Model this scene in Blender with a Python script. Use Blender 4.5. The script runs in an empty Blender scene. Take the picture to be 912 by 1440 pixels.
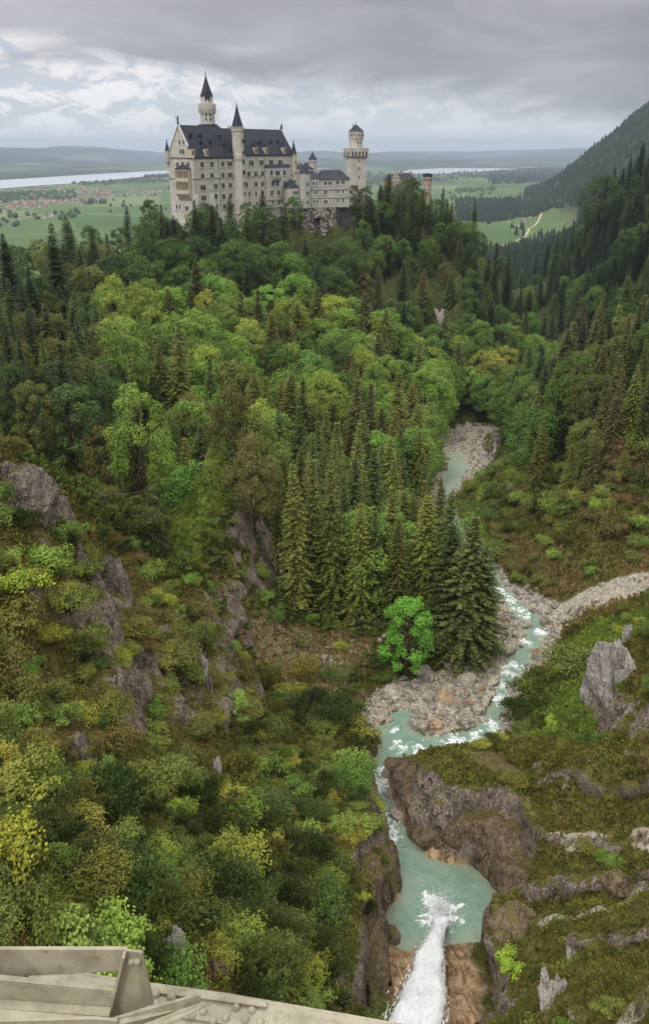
import bpy, math, random
import numpy as np
from mathutils import Vector, Matrix

SC = bpy.context.scene
COL = SC.collection
RND = random.Random(7)
NR = np.random.default_rng(7)
PI = math.pi

# ------------------------------------------------------------------ camera model (used only to estimate where things stand)
F = 1200.0
PITCH = math.radians(23.03)
SP, CP_ = math.sin(PITCH), math.cos(PITCH)

def ray(px, py):
    cy = 720.0 - py
    return np.array([px - 456.0, cy * SP + F * CP_, cy * CP_ - F * SP])

def U(px, py, z):
    d = ray(px, py)
    return d * (z / d[2])

def UY(px, py, y):
    d = ray(px, py)
    return d * (y / d[1])

def proj(p):
    x, y, z = p
    c = y * CP_ - z * SP
    return 456 + F * x / c, 720 - F * (y * SP + z * CP_) / c

# ------------------------------------------------------------------ noise
def _h(ix, iy, iz, seed):
    with np.errstate(over='ignore'):
        n = (ix.astype(np.uint32) * np.uint32(374761393) + iy.astype(np.uint32) * np.uint32(668265263)
             + iz.astype(np.uint32) * np.uint32(2246822519) + np.uint32((seed * 3266489917) & 0xffffffff))
        n = (n ^ (n >> np.uint32(13))) * np.uint32(1274126177)
        n = (n ^ (n >> np.uint32(15))) * np.uint32(2654435761)
        n = n ^ (n >> np.uint32(16))
    return (n & np.uint32(0xffffff)).astype(np.float64) / float(0xffffff)

def vnoise(x, y, z, seed=0):
    x, y, z = np.broadcast_arrays(np.asarray(x, float), np.asarray(y, float), np.asarray(z, float))
    fx, fy, fz = np.floor(x), np.floor(y), np.floor(z)
    ix, iy, iz = fx.astype(np.int64), fy.astype(np.int64), fz.astype(np.int64)
    tx, ty, tz = x - fx, y - fy, z - fz
    sx, sy, sz = [t * t * t * (t * (t * 6 - 15) + 10) for t in (tx, ty, tz)]
    r = 0
    for a in (0, 1):
        wa = sx if a else 1 - sx
        for b in (0, 1):
            wb = sy if b else 1 - sy
            for c in (0, 1):
                wc = sz if c else 1 - sz
                r = r + wa * wb * wc * _h(ix + a, iy + b, iz + c, seed)
    return r * 2 - 1

def fbm(x, y, z, octv=4, seed=0, gain=.5):
    r, a, f = 0, 1, 1.0
    for k in range(octv):
        r = r + a * vnoise(np.asarray(x) * f, np.asarray(y) * f, np.asarray(z) * f, seed + k)
        a *= gain
        f *= 2.03
    return r

def ridged(x, y, z, octv=4, seed=0):
    r, a, f = 0, 1, 1.0
    for k in range(octv):
        r = r + a * (1 - 2 * np.abs(vnoise(np.asarray(x) * f, np.asarray(y) * f, np.asarray(z) * f, seed + k)))
        a *= .5
        f *= 2.1
    return r

def sstep(a, b, x):
    t = np.clip((np.asarray(x, float) - a) / (b - a), 0, 1)
    return t * t * (3 - 2 * t)

# ------------------------------------------------------------------ geometry of polygons
def poly_dist(poly, X, Y):
    """signed distance to polygon: negative inside"""
    P = np.asarray(poly, float)[:, :2]
    d2 = np.full(X.shape, 1e18)
    ins = np.zeros(X.shape, bool)
    n = len(P)
    for i in range(n):
        ax, ay = P[i]
        bx, by = P[(i + 1) % n]
        ex, ey = bx - ax, by - ay
        t = np.clip(((X - ax) * ex + (Y - ay) * ey) / max(ex * ex + ey * ey, 1e-12), 0, 1)
        dx, dy = X - ax - t * ex, Y - ay - t * ey
        d2 = np.minimum(d2, dx * dx + dy * dy)
        c = ((ay > Y) != (by > Y))
        with np.errstate(divide='ignore', invalid='ignore'):
            ins ^= c & (X < (bx - ax) * (Y - ay) / (by - ay + 1e-15) + ax)
    d = np.sqrt(d2)
    return np.where(ins, -d, d)

def line_info(pts, X, Y):
    """distance to polyline (world xyz) and interpolated z"""
    P = np.asarray(pts, float)
    best = np.full(X.shape, 1e18)
    z = np.zeros(X.shape)
    s = np.zeros(X.shape)
    acc = 0.0
    for i in range(len(P) - 1):
        a, b = P[i], P[i + 1]
        e = b - a
        L2 = e[0] ** 2 + e[1] ** 2
        t = np.clip(((X - a[0]) * e[0] + (Y - a[1]) * e[1]) / L2, 0, 1)
        d2 = (X - a[0] - t * e[0]) ** 2 + (Y - a[1] - t * e[1]) ** 2
        m = d2 < best
        best = np.where(m, d2, best)
        z = np.where(m, a[2] + t * e[2], z)
        s = np.where(m, acc + t * math.sqrt(L2), s)
        acc += math.sqrt(L2)
    return np.sqrt(best), z, s

# ------------------------------------------------------------------ mesh making
def mk_mesh(name, V, Fq, mats=(), smooth=False, attrs=None, mat_idx=None):
    """V (N,3); Fq: array (M,3|4) or list of arrays/lists"""
    me = bpy.data.meshes.new(name)
    V = np.asarray(V, np.float32)
    if isinstance(Fq, np.ndarray):
        groups = [Fq]
    elif len(Fq) and isinstance(Fq[0], np.ndarray) and Fq[0].ndim == 2:
        groups = [g for g in Fq if len(g)]
    else:
        groups = None
    if groups is not None:
        loops = np.concatenate([g.ravel() for g in groups]).astype(np.int32)
        tot = np.concatenate([np.full(len(g), g.shape[1]) for g in groups]).astype(np.int32)
    else:
        loops = np.array([i for f in Fq for i in f], np.int32)
        tot = np.array([len(f) for f in Fq], np.int32)
    me.vertices.add(len(V))
    me.vertices.foreach_set('co', V.ravel())
    me.loops.add(len(loops))
    me.loops.foreach_set('vertex_index', loops)
    me.polygons.add(len(tot))
    start = np.concatenate([[0], np.cumsum(tot)[:-1]]).astype(np.int32)
    me.polygons.foreach_set('loop_start', start)
    me.polygons.foreach_set('loop_total', tot)
    if mat_idx is not None:
        me.polygons.foreach_set('material_index', np.asarray(mat_idx, np.int32))
    me.polygons.foreach_set('use_smooth', np.full(len(tot), bool(smooth)))
    for m in mats:
        me.materials.append(m)
    for k, a in (attrs or {}).items():
        a = np.asarray(a, np.float32)
        dom = 'POINT' if len(a) == len(V) else 'FACE'
        at = me.attributes.new(k, 'FLOAT', dom)
        at.data.foreach_set('value', a)
    me.update(calc_edges=True)
    me.validate()
    return me

def add_ob(name, me, parent=None, loc=(0, 0, 0), rot=(0, 0, 0), scale=None):
    o = bpy.data.objects.new(name, me)
    COL.objects.link(o)
    if parent is not None:
        o.parent = parent
    o.location = loc
    o.rotation_euler = rot
    if scale is not None:
        o.scale = scale if hasattr(scale, '__len__') else (scale,) * 3
    return o

def thing(o, label, cat, group=None):
    o['label'] = label
    o['category'] = cat
    if group:
        o['group'] = group
    return o

def empty(name, label, cat, loc=(0, 0, 0), rot=(0, 0, 0), group=None, scale=None):
    o = add_ob(name, None, None, loc, rot, scale)
    o.empty_display_size = .5
    return thing(o, label, cat, group)

class MB:
    """collects shapes into ONE mesh"""
    def __init__(s):
        s.v, s.f, s.m = [], [], []
        s.mi = 0
    def add(s, vs, fs):
        b = len(s.v)
        s.v.extend([tuple(map(float, v)) for v in vs])
        s.f.extend([[b + i for i in f] for f in fs])
        s.m.extend([s.mi] * len(fs))
        return s
    def box(s, x0, x1, y0, y1, z0, z1, M=None):
        vs = [(x0, y0, z0), (x1, y0, z0), (x1, y1, z0), (x0, y1, z0), (x0, y0, z1), (x1, y0, z1), (x1, y1, z1), (x0, y1, z1)]
        if M is not None:
            vs = [M @ Vector(v) for v in vs]
        return s.add(vs, [[3, 2, 1, 0], [4, 5, 6, 7], [0, 1, 5, 4], [1, 2, 6, 5], [2, 3, 7, 6], [3, 0, 4, 7]])
    def prism(s, base, z0, z1, top=None, cap=True):
        """base polygon list of (x,y) ccw; optional different top polygon"""
        n = len(base)
        top = top or base
        vs = [(p[0], p[1], z0) for p in base] + [(p[0], p[1], z1) for p in top]
        fs = [[i, (i + 1) % n, n + (i + 1) % n, n + i] for i in range(n)]
        if cap:
            fs += [list(range(n))[::-1], list(range(n, 2 * n))]
        return s.add(vs, fs)
    def rings(s, cx, cy, prof, n=16, a0=0.0, sx=1, sy=1):
        """lathe: prof list of (r,z)"""
        vs, fs = [], []
        for r, z in prof:
            for k in range(n):
                a = a0 + 2 * PI * k / n
                vs.append((cx + r * math.cos(a) * sx, cy + r * math.sin(a) * sy, z))
        for j in range(len(prof) - 1):
            for k in range(n):
                k2 = (k + 1) % n
                fs.append([j * n + k, j * n + k2, (j + 1) * n + k2, (j + 1) * n + k])
        fs.append(list(range(n))[::-1])
        fs.append([(len(prof) - 1) * n + k for k in range(n)])
        return s.add(vs, fs)
    def tube(s, pts, rad, n=6):
        pts = [Vector(p) for p in pts]
        vs, fs = [], []
        for i, p in enumerate(pts):
            d = (pts[min(i + 1, len(pts) - 1)] - pts[max(i - 1, 0)]).normalized()
            a = d.orthogonal().normalized()
            b = d.cross(a)
            r = rad[i] if hasattr(rad, '__len__') else rad
            for k in range(n):
                t = 2 * PI * k / n
                vs.append(p + a * (r * math.cos(t)) + b * (r * math.sin(t)))
        for j in range(len(pts) - 1):
            for k in range(n):
                k2 = (k + 1) % n
                fs.append([j * n + k, j * n + k2, (j + 1) * n + k2, (j + 1) * n + k])
        fs.append(list(range(n))[::-1])
        fs.append([(len(pts) - 1) * n + k for k in range(n)])
        return s.add(vs, fs)
    def mesh(s, name, mats, smooth=False):
        me = mk_mesh(name, np.array(s.v), s.f, mats, smooth, None, s.m)
        return me
    def build(s, name, mats, parent=None, smooth=False, **k):
        if not isinstance(mats, (list, tuple)):
            mats = [mats]
        return add_ob(name, s.mesh(name, mats, smooth), parent, **k)

# ------------------------------------------------------------------ node helper
def lin(r, g, b):
    def c(u):
        u /= 255.0
        return u / 12.92 if u <= .04045 else ((u + .055) / 1.055) ** 2.4
    return (c(r), c(g), c(b), 1)

class NT:
    def __init__(s, mat):
        mat.use_nodes = True
        s.t = mat.node_tree
        s.t.nodes.clear()
    def n(s, typ, **kw):
        nd = s.t.nodes.new(typ)
        ins = kw.pop('ins', {})
        for k, v in kw.items():
            setattr(nd, k, v)
        for k, v in ins.items():
            s.set(nd.inputs[k], v)
        return nd
    def set(s, inp, v):
        if hasattr(v, 'is_output') or isinstance(v, bpy.types.NodeSocket):
            s.t.links.new(v, inp)
        elif isinstance(v, (tuple, list)) and inp.type == 'RGBA' and len(v) == 3:
            inp.default_value = (*v, 1)
        else:
            inp.default_value = v
    def math(s, op, a, b=0.0, c=0.0, clamp=False):
        nd = s.n('ShaderNodeMath', operation=op, use_clamp=clamp)
        s.set(nd.inputs[0], a)
        s.set(nd.inputs[1], b)
        s.set(nd.inputs[2], c)
        return nd.outputs[0]
    def mix(s, fac, a, b, blend='MIX'):
        nd = s.n('ShaderNodeMix', data_type='RGBA', blend_type=blend)
        s.set(nd.inputs['Factor'], fac)
        s.set(nd.inputs[6], a)
        s.set(nd.inputs[7], b)
        return nd.outputs[2]
    def mapr(s, v, a, b, c=0.0, d=1.0, typ='SMOOTHSTEP'):
        nd = s.n('ShaderNodeMapRange', interpolation_type=typ)
        s.set(nd.inputs[0], v)
        for i, q in enumerate((a, b, c, d)):
            s.set(nd.inputs[i + 1], q)
        return nd.outputs[0]
    def noise(s, vec, scale, detail=4, rough=.55, out=0, dist=0.0):
        nd = s.n('ShaderNodeTexNoise')
        if vec is not None:
            s.set(nd.inputs['Vector'], vec)
        nd.inputs['Scale'].default_value = scale
        nd.inputs['Detail'].default_value = detail
        nd.inputs['Roughness'].default_value = rough
        nd.inputs['Distortion'].default_value = dist
        return nd.outputs[out]
    def voro(s, vec, scale, feature='F1', out=0, rand=1.0):
        nd = s.n('ShaderNodeTexVoronoi', feature=feature)
        if vec is not None:
            s.set(nd.inputs['Vector'], vec)
        nd.inputs['Scale'].default_value = scale
        nd.inputs['Randomness'].default_value = rand
        return nd.outputs[out]
    def attr(s, name, out='Fac'):
        return s.n('ShaderNodeAttribute', attribute_name=name).outputs[out]
    def fract(s, P, scale, width=.016, zs=.38):
        n = s.noise(s.mapping(P, (1, 1, zs)), scale, 3.5, .6, 0, .6)
        v = s.math('ABSOLUTE', s.math('SUBTRACT', n, .5))
        k = s.mapr(s.noise(P, scale * .6, 2, .5), .40, .62)
        return s.math('MULTIPLY', s.mapr(v, 0.0, width, 1, 0), k)
    def pos(s):
        return s.n('ShaderNodeNewGeometry').outputs['Position']
    def mapping(s, vec, scale=(1, 1, 1), rot=(0, 0, 0)):
        nd = s.n('ShaderNodeMapping')
        s.set(nd.inputs['Vector'], vec)
        nd.inputs['Scale'].default_value = scale
        nd.inputs['Rotation'].default_value = rot
        return nd.outputs[0]
    def bump(s, h, strength=.5, dist=.1):
        nd = s.n('ShaderNodeBump')
        s.set(nd.inputs['Height'], h)
        nd.inputs['Strength'].default_value = strength
        nd.inputs['Distance'].default_value = dist
        return nd.outputs[0]
    def out(s, bsdf, vol=None):
        o = s.n('ShaderNodeOutputMaterial')
        if bsdf is not None:
            s.t.links.new(bsdf, o.inputs['Surface'])
        if vol is not None:
            s.t.links.new(vol, o.inputs['Volume'])
    def pbsdf(s, col, rough=.8, normal=None, spec=.3, metal=0.0, **kw):
        nd = s.n('ShaderNodeBsdfPrincipled')
        s.set(nd.inputs['Base Color'], col)
        s.set(nd.inputs['Roughness'], rough)
        s.set(nd.inputs['Specular IOR Level'], spec)
        s.set(nd.inputs['Metallic'], metal)
        if normal is not None:
            s.set(nd.inputs['Normal'], normal)
        return nd.outputs[0]

def new_mat(name):
    return NT(bpy.data.materials.new(name)), bpy.data.materials[-1] if False else None

def material(name, build):
    m = bpy.data.materials.new(name)
    build(NT(m))
    return m

def m_plain(name, col, rough=.8, var=.25, scale=1.5, bump=.0, spec=.3, metal=0.0):
    def b(t):
        p = t.n('ShaderNodeTexCoord').outputs['Object']
        nz = t.noise(p, scale, 6, .6)
        k = t.mapr(nz, .3, .7, 1 - var, 1 + var, 'LINEAR')
        c = t.n('ShaderNodeVectorMath', operation='SCALE')
        c.inputs[0].default_value = col[:3]
        t.set(c.inputs['Scale'], k)
        nrm = t.bump(t.noise(p, scale * 4, 5, .6), bump, .05) if bump else None
        t.out(t.pbsdf(c.outputs[0], rough, nrm, spec, metal))
    return material(name, b)
# ================================================================== TERRAIN
CPW = []   # world control points
for q in [
    # left slope of the gorge
    (0, 1330, -36), (100, 1330, -40), (250, 1350, -48), (400, 1300, -62), (500, 1240, -78), (500, 1120, -80), (350, 1150, -72),
    (150, 1180, -52), (0, 1200, -42), (200, 1000, -62), (350, 1000, -80), (0, 1000, -48), (0, 800, -42), (100, 760, -46), (0, 660, -37),
    (250, 800, -62), (450, 990, -89), (350, 900, -82), (430, 870, -86), (300, 740, -75), (380, 780, -79), (520, 1420, -72), (440, 1420, -60),
    # right side
    (690, 1060, -83), (620, 1066, -82), (575, 1076, -86), (800, 1050, -77), (912, 1040, -71), (850, 1012, -85), (885, 875, -71), (750, 980, -89),
    (912, 1200, -71), (912, 1400, -62), (750, 1200, -79), (750, 1300, -78), (700, 1400, -75), (620, 1430, -77), (830, 1140, -75), (830, 1320, -71),
    (820, 870, -87), (912, 830, -78), (912, 800, -80), (770, 855, -95), (900, 720, -72), (750, 720, -90), (800, 660, -80), (690, 680, -101),
    (880, 560, -60), (912, 500, -50), (770, 930, -93), (940, 940, -66), (500, 880, -88), (560, 890, -89), (640, 900, -93),
]:
    CPW.append(U(*q))
CPW += [np.array(p, float) for p in [
    (-130, 350, -60), (-150, 450, -75), (-200, 600, -150), (-300, 900, -190), (-66, 167, -50), (-107, 284, -56),
    (-60, 395, -38), (-70, 415, -36), (-20, 450, -36), (20, 475, -37), (60, 520, -40), (80, 560, -48), (-40, 375, -50), (-90, 390, -48),
    (-30, 320, -72), (-20, 260, -85), (-15, 210, -84), (-25, 170, -76), (-40, 220, -78), (-60, 260, -70), (-80, 220, -56), (-60, 180, -56),
    (-45, 140, -53), (-100, 330, -60), (30, 240, -98), (35, 300, -101), (20, 300, -92), (30, 350, -92), (0, 400, -58), (0, 350, -76), (-15, 430, -44), (15, 440, -46),
    (68, 490, -46), (94, 480, -70), (117, 470, -98), (140, 480, -116), (60, 420, -68), (36, 430, -61), (61, 400, -76), (45, 345, -99),
    (110, 300, -62), (120, 260, -45), (80, 280, -84), (90, 340, -94), (110, 400, -102), (140, 420, -88), (160, 380, -55),
    (169, 528, -78), (200, 600, -55), (230, 690, -32), (260, 640, -18), (300, 600, 5), (200, 450, -35), (150, 300, -20), (150, 200, 0),
    (120, 120, -10), (100, 80, -20), (80, 40, -30), (70, 20, -35), (60, 70, -45), (62, 105, -58), (80, 160, -66),
    (85, 380, -108), (110, 430, -112), (150, 560, -124), (200, 800, -142), (250, 1100, -157), (420, 2250, -186), (300, 1500, -176),
    (220, 900, -145), (330, 1100, -112), (300, 850, -80), (420, 1300, -95), (560, 2300, -184), (640, 2500, -184), (720, 2500, -150), (820, 2600, -60), (930, 2600, 15), (904, 3400, -78), (1040, 3400, 35), (1165, 3400, 138), (1500, 3400, 330),
    (760, 3300, -186), (850, 3650, -160), (900, 4300, -190), (480, 1700, -174), (620, 1750, -125), (720, 1700, -30), (1050, 2000, 150), (400, 2600, -190), (700, 3000, -188), (0, 4500, -195), (1000, 4700, -194), (-1500, 4500, -195), (1800, 4700, -120),
    (0, 700, -150), (-150, 520, -100), (0, 560, -75), (100, 700, -125), (0, 900, -188), (200, 1500, -185), (0, 1500, -190), (-500, 1500, -192),
    (-300, 300, -40), (-150, 200, -25), (-120, 120, -15), (-80, 80, -18), (-60, 50, -18), (-50, 20, -16), (-250, 420, -80), (-1000, 3000, -194), (0, 3000, -194),
    (-46, 112, -34), (-52, 122, -40), (8, 22, -64), (40, 25, -52), (-20, 20, -30),
]]
CPW = np.array(CPW)

def warp(x, y):
    yy = np.maximum(y, 20.0)
    return np.clip(x / (yy + 40.0), -2.2, 2.2) * 1.6, np.log(yy + 40.0)

_a, _b = warp(CPW[:, 0], CPW[:, 1])
_C2 = .03 ** 2
_D = np.sqrt((_a[:, None] - _a[None]) ** 2 + (_b[:, None] - _b[None]) ** 2 + _C2)
_Wt = np.linalg.solve(_D + np.eye(len(_a)) * 1e-3, CPW[:, 2] - CPW[:, 2].mean())

def z_base(X, Y):
    sh = X.shape
    a, b = warp(X.ravel(), Y.ravel())
    out = np.empty(a.shape)
    for i in range(0, len(a), 40000):
        s = slice(i, i + 40000)
        out[s] = np.sqrt((a[s, None] - _a[None]) ** 2 + (b[s, None] - _b[None]) ** 2 + _C2) @ _Wt
    return (out + CPW[:, 2].mean()).reshape(sh)

# --- stream
CL = [U(*q) for q in [(605, 1345, -90), (610, 1270, -90), (590, 1205, -90), (563, 1172, -90.1), (545, 1150, -90.8), (533, 1108, -92), (541, 1060, -92.5), (600, 1042, -93),
                      (655, 1040, -93.5), (694, 1018, -94), (704, 975, -94.8), (730, 925, -95.6), (752, 886, -96.4), (727, 852, -97.2),
                      (698, 822, -98), (672, 770, -99.5), (612, 708, -101.5), (636, 662, -103), (655, 620, -103.6)]]
CL += [np.array(p, float) for p in [(70, 350, -105), (85, 380, -109), (110, 430, -114), (150, 560, -126), (200, 800, -144), (250, 1100, -158)]]
POOL = [U(a, b, -90) for a, b in [(547, 1190), (553, 1172), (563, 1165), (575, 1166), (586, 1192), (600, 1206), (630, 1215), (662, 1219), (690, 1238), (702, 1268), (694, 1300),
                                  (674, 1322), (628, 1327), (592, 1330), (560, 1326), (540, 1302), (546, 1282), (562, 1262), (561, 1242), (546, 1216)]]
def upoly(pts):
    return [U(*p) for p in pts]
W2 = upoly([(545, 1190, -90.1), (536, 1155, -90.6), (524, 1115, -91.8), (520, 1090, -92.1), (528, 1074, -92.4), (542, 1082, -92.3), (546, 1105, -91.9), (551, 1135, -91.1), (562, 1160, -90.3), (580, 1185, -90)])
W3 = upoly([(524, 1088, -92.3), (530, 1040, -92.7), (546, 1000, -93), (582, 996, -93), (576, 1024, -93), (600, 1036, -93), (640, 1030, -93.3), (680, 1012, -94),
            (690, 985, -94.5), (700, 958, -95), (716, 926, -95.6), (738, 895, -96.2), (730, 872, -96.8), (712, 852, -97.3), (692, 830, -97.8), (668, 780, -99.2), (606, 712, -101.4), (620, 680, -102.6), (632, 640, -103.3),
            (652, 636, -103.4), (660, 655, -103.2), (648, 678, -102.6), (622, 702, -101.8), (690, 770, -99.4), (706, 822, -98), (728, 842, -97.4), (760, 868, -96.7), (768, 890, -96.3), (752, 918, -95.7), (734, 948, -95.1),
            (715, 985, -94.5), (704, 1024, -94), (694, 1044, -93.6), (620, 1056, -93), (570, 1070, -92.7), (540, 1082, -92.4)])
BED = upoly([(524, 1085, -92), (505, 1030, -92.4), (512, 985, -92.8), (560, 958, -93.2), (640, 935, -94), (686, 890, -95.8), (690, 850, -97), (680, 815, -98), (650, 770, -99.5),
             (596, 712, -101.3), (622, 650, -103), (622, 612, -103.6), (655, 598, -104), (704, 603, -104), (694, 645, -103.3), (662, 680, -102.5),
             (630, 712, -101.5), (680, 775, -99.4), (718, 822, -97.9), (775, 850, -97), (792, 885, -96.4), (770, 930, -95.6), (728, 975, -94.8), (708, 1045, -93.5), (625, 1062, -93), (560, 1078, -92.4)])
SCREE = upoly([(735, 825, -97), (775, 832, -93), (850, 805, -86), (930, 790, -79), (940, 808, -78), (860, 835, -86), (800, 862, -93), (770, 872, -96)])
SCAR = upoly([(285, 850, -76), (330, 868, -80), (430, 880, -86), (500, 885, -88), (560, 900, -90), (520, 950, -91.5), (500, 1000, -92), (430, 985, -89), (380, 960, -85), (330, 930, -82)])
TRACK = [U(*q) for q in [(262, 728, -73), (300, 742, -75), (345, 752, -76), (380, 768, -78), (384, 800, -80)]]
SLAB = upoly([(528, 1345, -86), (560, 1322, -90), (600, 1330, -90), (640, 1328, -90), (668, 1325, -89), (672, 1370, -84), (690, 1445, -76), (520, 1445, -74)])
BANK = upoly([(660, 700, -100), (640, 690, -102), (690, 650, -102), (745, 650, -95), (770, 670, -90), (735, 700, -93), (690, 720, -98)])
MEAD = upoly([(225, 760, -68), (262, 745, -73), (300, 760, -76), (330, 790, -78), (300, 830, -76), (240, 800, -66)])
MEAD2 = upoly([(760, 900, -92), (830, 860, -87), (912, 830, -78), (940, 880, -74), (860, 905, -80), (780, 940, -92)])
HOLL = upoly([(720, 1005, -90), (790, 930, -90), (830, 950, -86), (850, 1010, -85), (800, 1035, -84), (735, 1035, -88)])
LEDGES = [([U(*q)[:2] for q in [(700, 1228, -79), (780, 1218, -76), (860, 1214, -73), (960, 1200, -69)]], 2.6), ([U(*q)[:2] for q in [(690, 1172, -80), (760, 1165, -77.5), (860, 1170, -73), (960, 1170, -70)]], 1.2),
          ([U(*q)[:2] for q in [(720, 1108, -80), (800, 1100, -77), (960, 1105, -70)]], 1.3), ([U(*q)[:2] for q in [(700, 1330, -77), (800, 1325, -73), (960, 1330, -66)]], 1.5)]
BARE = [(40, 442, 0), (20, 425, 0), (25, 405, 0), (45, 395, 0), (66, 392, 0), (70, 412, 0), (58, 435, 0)]

def plain_z(X, Y):
    z = -195 + .5 * fbm(X / 900, Y / 900, 0 * X, 2, 5)
    far = sstep(9000, 12500, Y)
    left = sstep(2500, -1500, X / np.maximum(Y, 1) * 13000 + 0)
    hl = (118 + 125 * fbm(X / 2600, Y / 5000, 0 * X + 3, 4, 11)) * sstep(9800, 13800, Y) * left * (1 - .25 * sstep(14000, 30000, Y))
    hr = (95 + 70 * fbm(X / 3500, Y / 5200, 0 * X + 9, 4, 15)) * sstep(11000, 19000, Y) * (1 - left)
    rr = 90 * np.exp(-((X - .30 * Y) / (.10 * np.maximum(Y, 1))) ** 2) * sstep(13000, 20000, Y)
    roll = 16 * fbm(X / 900, Y / 1400, 0 * X + 1, 3, 21) * far
    return z + np.maximum(hl, 0) + np.maximum(hr, 0) + rr + roll

def terrain_z(X, Y, masks=None):
    X = np.asarray(X, float)
    Y = np.asarray(Y, float)
    z = z_base(X, Y)
    z = np.clip(z, -196, 215)
    r = np.hypot(X, np.maximum(Y, 0))
    amp = np.clip(r / 90.0, .5, 5) * sstep(-185, -150, z)
    flat = np.ones(X.shape)
    for P, wd in ((SCREE, 6), (MEAD, 6)):
        flat = np.minimum(flat, .35 + .65 * sstep(0, wd, poly_dist(P, X, Y)))
    z = z + amp * flat * (1.5 * fbm(X / 17, Y / 17, z / 25, 3, 31) + .55 * ridged(X / 5.5, Y / 5.5, z / 8, 3, 41))
    w = sstep(4100, 5300, Y)
    z = z * (1 - w) + plain_z(X, Y) * w
    # stream bed and its banks
    tus = (X > 12) & (X < 75) & (Y > 30) & (Y < 140)
    z = z + np.where(tus, .45 * fbm(X / 2.6, Y / 2.6, 0 * X, 3, 55) + .5 * ridged(X / 7, Y / 7, 0 * X, 2, 57), 0)
    for pts_, hh in LEDGES:
        q_ = np.array(pts_)
        dn = np.interp(X, q_[:, 0], q_[:, 1]) - Y + .9 * fbm(X / 3.0, Y / 3.0, 0 * X, 3, 59)
        ends = sstep(q_[0, 0] - 1, q_[0, 0] + 3, X) * sstep(70, 60, X)
        z = z - hh * ends * sstep(0, .9, dn) * (1 - sstep(2.5, 9, dn)) * (Y > 30) * (Y < 140)
    near = (Y > 30) & (Y < 420) & (np.abs(X - 30) < 90)
    if near.any():
        xn, yn, zn = X[near], Y[near], z[near]
        _, zw, s = line_info(CL, xn, yn)
        gorge = sstep(112, 100, yn)
        jag = .7 * fbm(xn / 3.2, yn / 3.2, 0 * xn, 3, 51)
        db = poly_dist(BED, xn, yn) + jag
        d2 = np.minimum(poly_dist(POOL, xn, yn), poly_dist(W2, xn, yn)) + .5 * jag
        dw = np.minimum(poly_dist(W3, xn, yn) + .8 * jag, d2)
        # walls of rounded rock beside pool, gentle banks by the gravel flats
        slope_b = .85
        bank = zw + .35 + .3 * fbm(xn / 1.3, yn / 1.3, 0 * xn, 3, 61) + np.maximum(db, 0) * slope_b
        zb = np.minimum(zn, bank)
        zb = np.where(db < 0, np.where(zn < bank - 3, bank, np.minimum(zn, bank)), zb)
        zb = np.where(db < 1.0, bank, zb)
        wall = zw - .35 + 1.0 * np.clip(d2, 0, 1.0) + np.maximum(d2 - .6, 0) * 3.2
        slab = poly_dist(SLAB, xn, yn)
        wall = np.where(slab < 1.5, zw - .1 + np.maximum(d2, 0) * .62, wall)
        zg = np.minimum(zn, wall)
        zc = zb * (1 - gorge) + zg * gorge
        zc = np.where(d2 < 4, np.minimum(zc, zg * np.where(d2 < 4, 1, 1)), zc)
        wat = zw - .55 - .25 * np.clip(-dw, 0, 3)
        zc = np.where(dw < 0, np.minimum(zc, wat), zc)
        z = z.copy()
        z[near] = zc
    return z

def axis(lo, hi, d0, d1, step, g_lo, g_hi):
    a = list(np.arange(d0, d1 + 1e-6, step))
    s, x, up = step, d1, []
    while x < hi:
        s *= 1 + g_hi
        x += s
        up.append(x)
    s, x, dn = step, d0, []
    while x > lo:
        s *= 1 + g_lo
        x -= s
        dn.append(x)
    return np.array(dn[::-1] + a + up)

XA = axis(-18000, 18000, -16, 40, .4, .025, .025)
YA = axis(-400, 31000, 46, 128, .4, .05, .021)
GX, GY = np.meshgrid(XA, YA)
GZ = terrain_z(GX, GY)

# fast height lookup on the grid
def ground(x, y):
    x = np.atleast_1d(np.asarray(x, float))
    y = np.atleast_1d(np.asarray(y, float))
    i = np.clip(np.searchsorted(XA, x) - 1, 0, len(XA) - 2)
    j = np.clip(np.searchsorted(YA, y) - 1, 0, len(YA) - 2)
    tx = np.clip((x - XA[i]) / (XA[i + 1] - XA[i]), 0, 1)
    ty = np.clip((y - YA[j]) / (YA[j + 1] - YA[j]), 0, 1)
    return (GZ[j, i] * (1 - tx) * (1 - ty) + GZ[j, i + 1] * tx * (1 - ty) + GZ[j + 1, i] * (1 - tx) * ty + GZ[j + 1, i + 1] * tx * ty)

def g1(x, y):
    return float(ground(x, y)[0])

def hit(px, py, tmin=25.0, tmax=6000.0):
    """first point of the ground seen through a pixel"""
    d = ray(px, py)
    d = d / np.linalg.norm(d)
    t = np.geomspace(tmin, tmax, 900)
    P = d[None] * t[:, None]
    below = P[:, 2] < ground(P[:, 0], P[:, 1])
    k = np.argmax(below)
    if not below[k]:
        return None
    if k == 0:
        return P[0]
    a, b = t[k - 1], t[k]
    for _ in range(12):
        m = (a + b) / 2
        p = d * m
        if p[2] < g1(p[0], p[1]):
            b = m
        else:
            a = m
    return d * b

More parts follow.
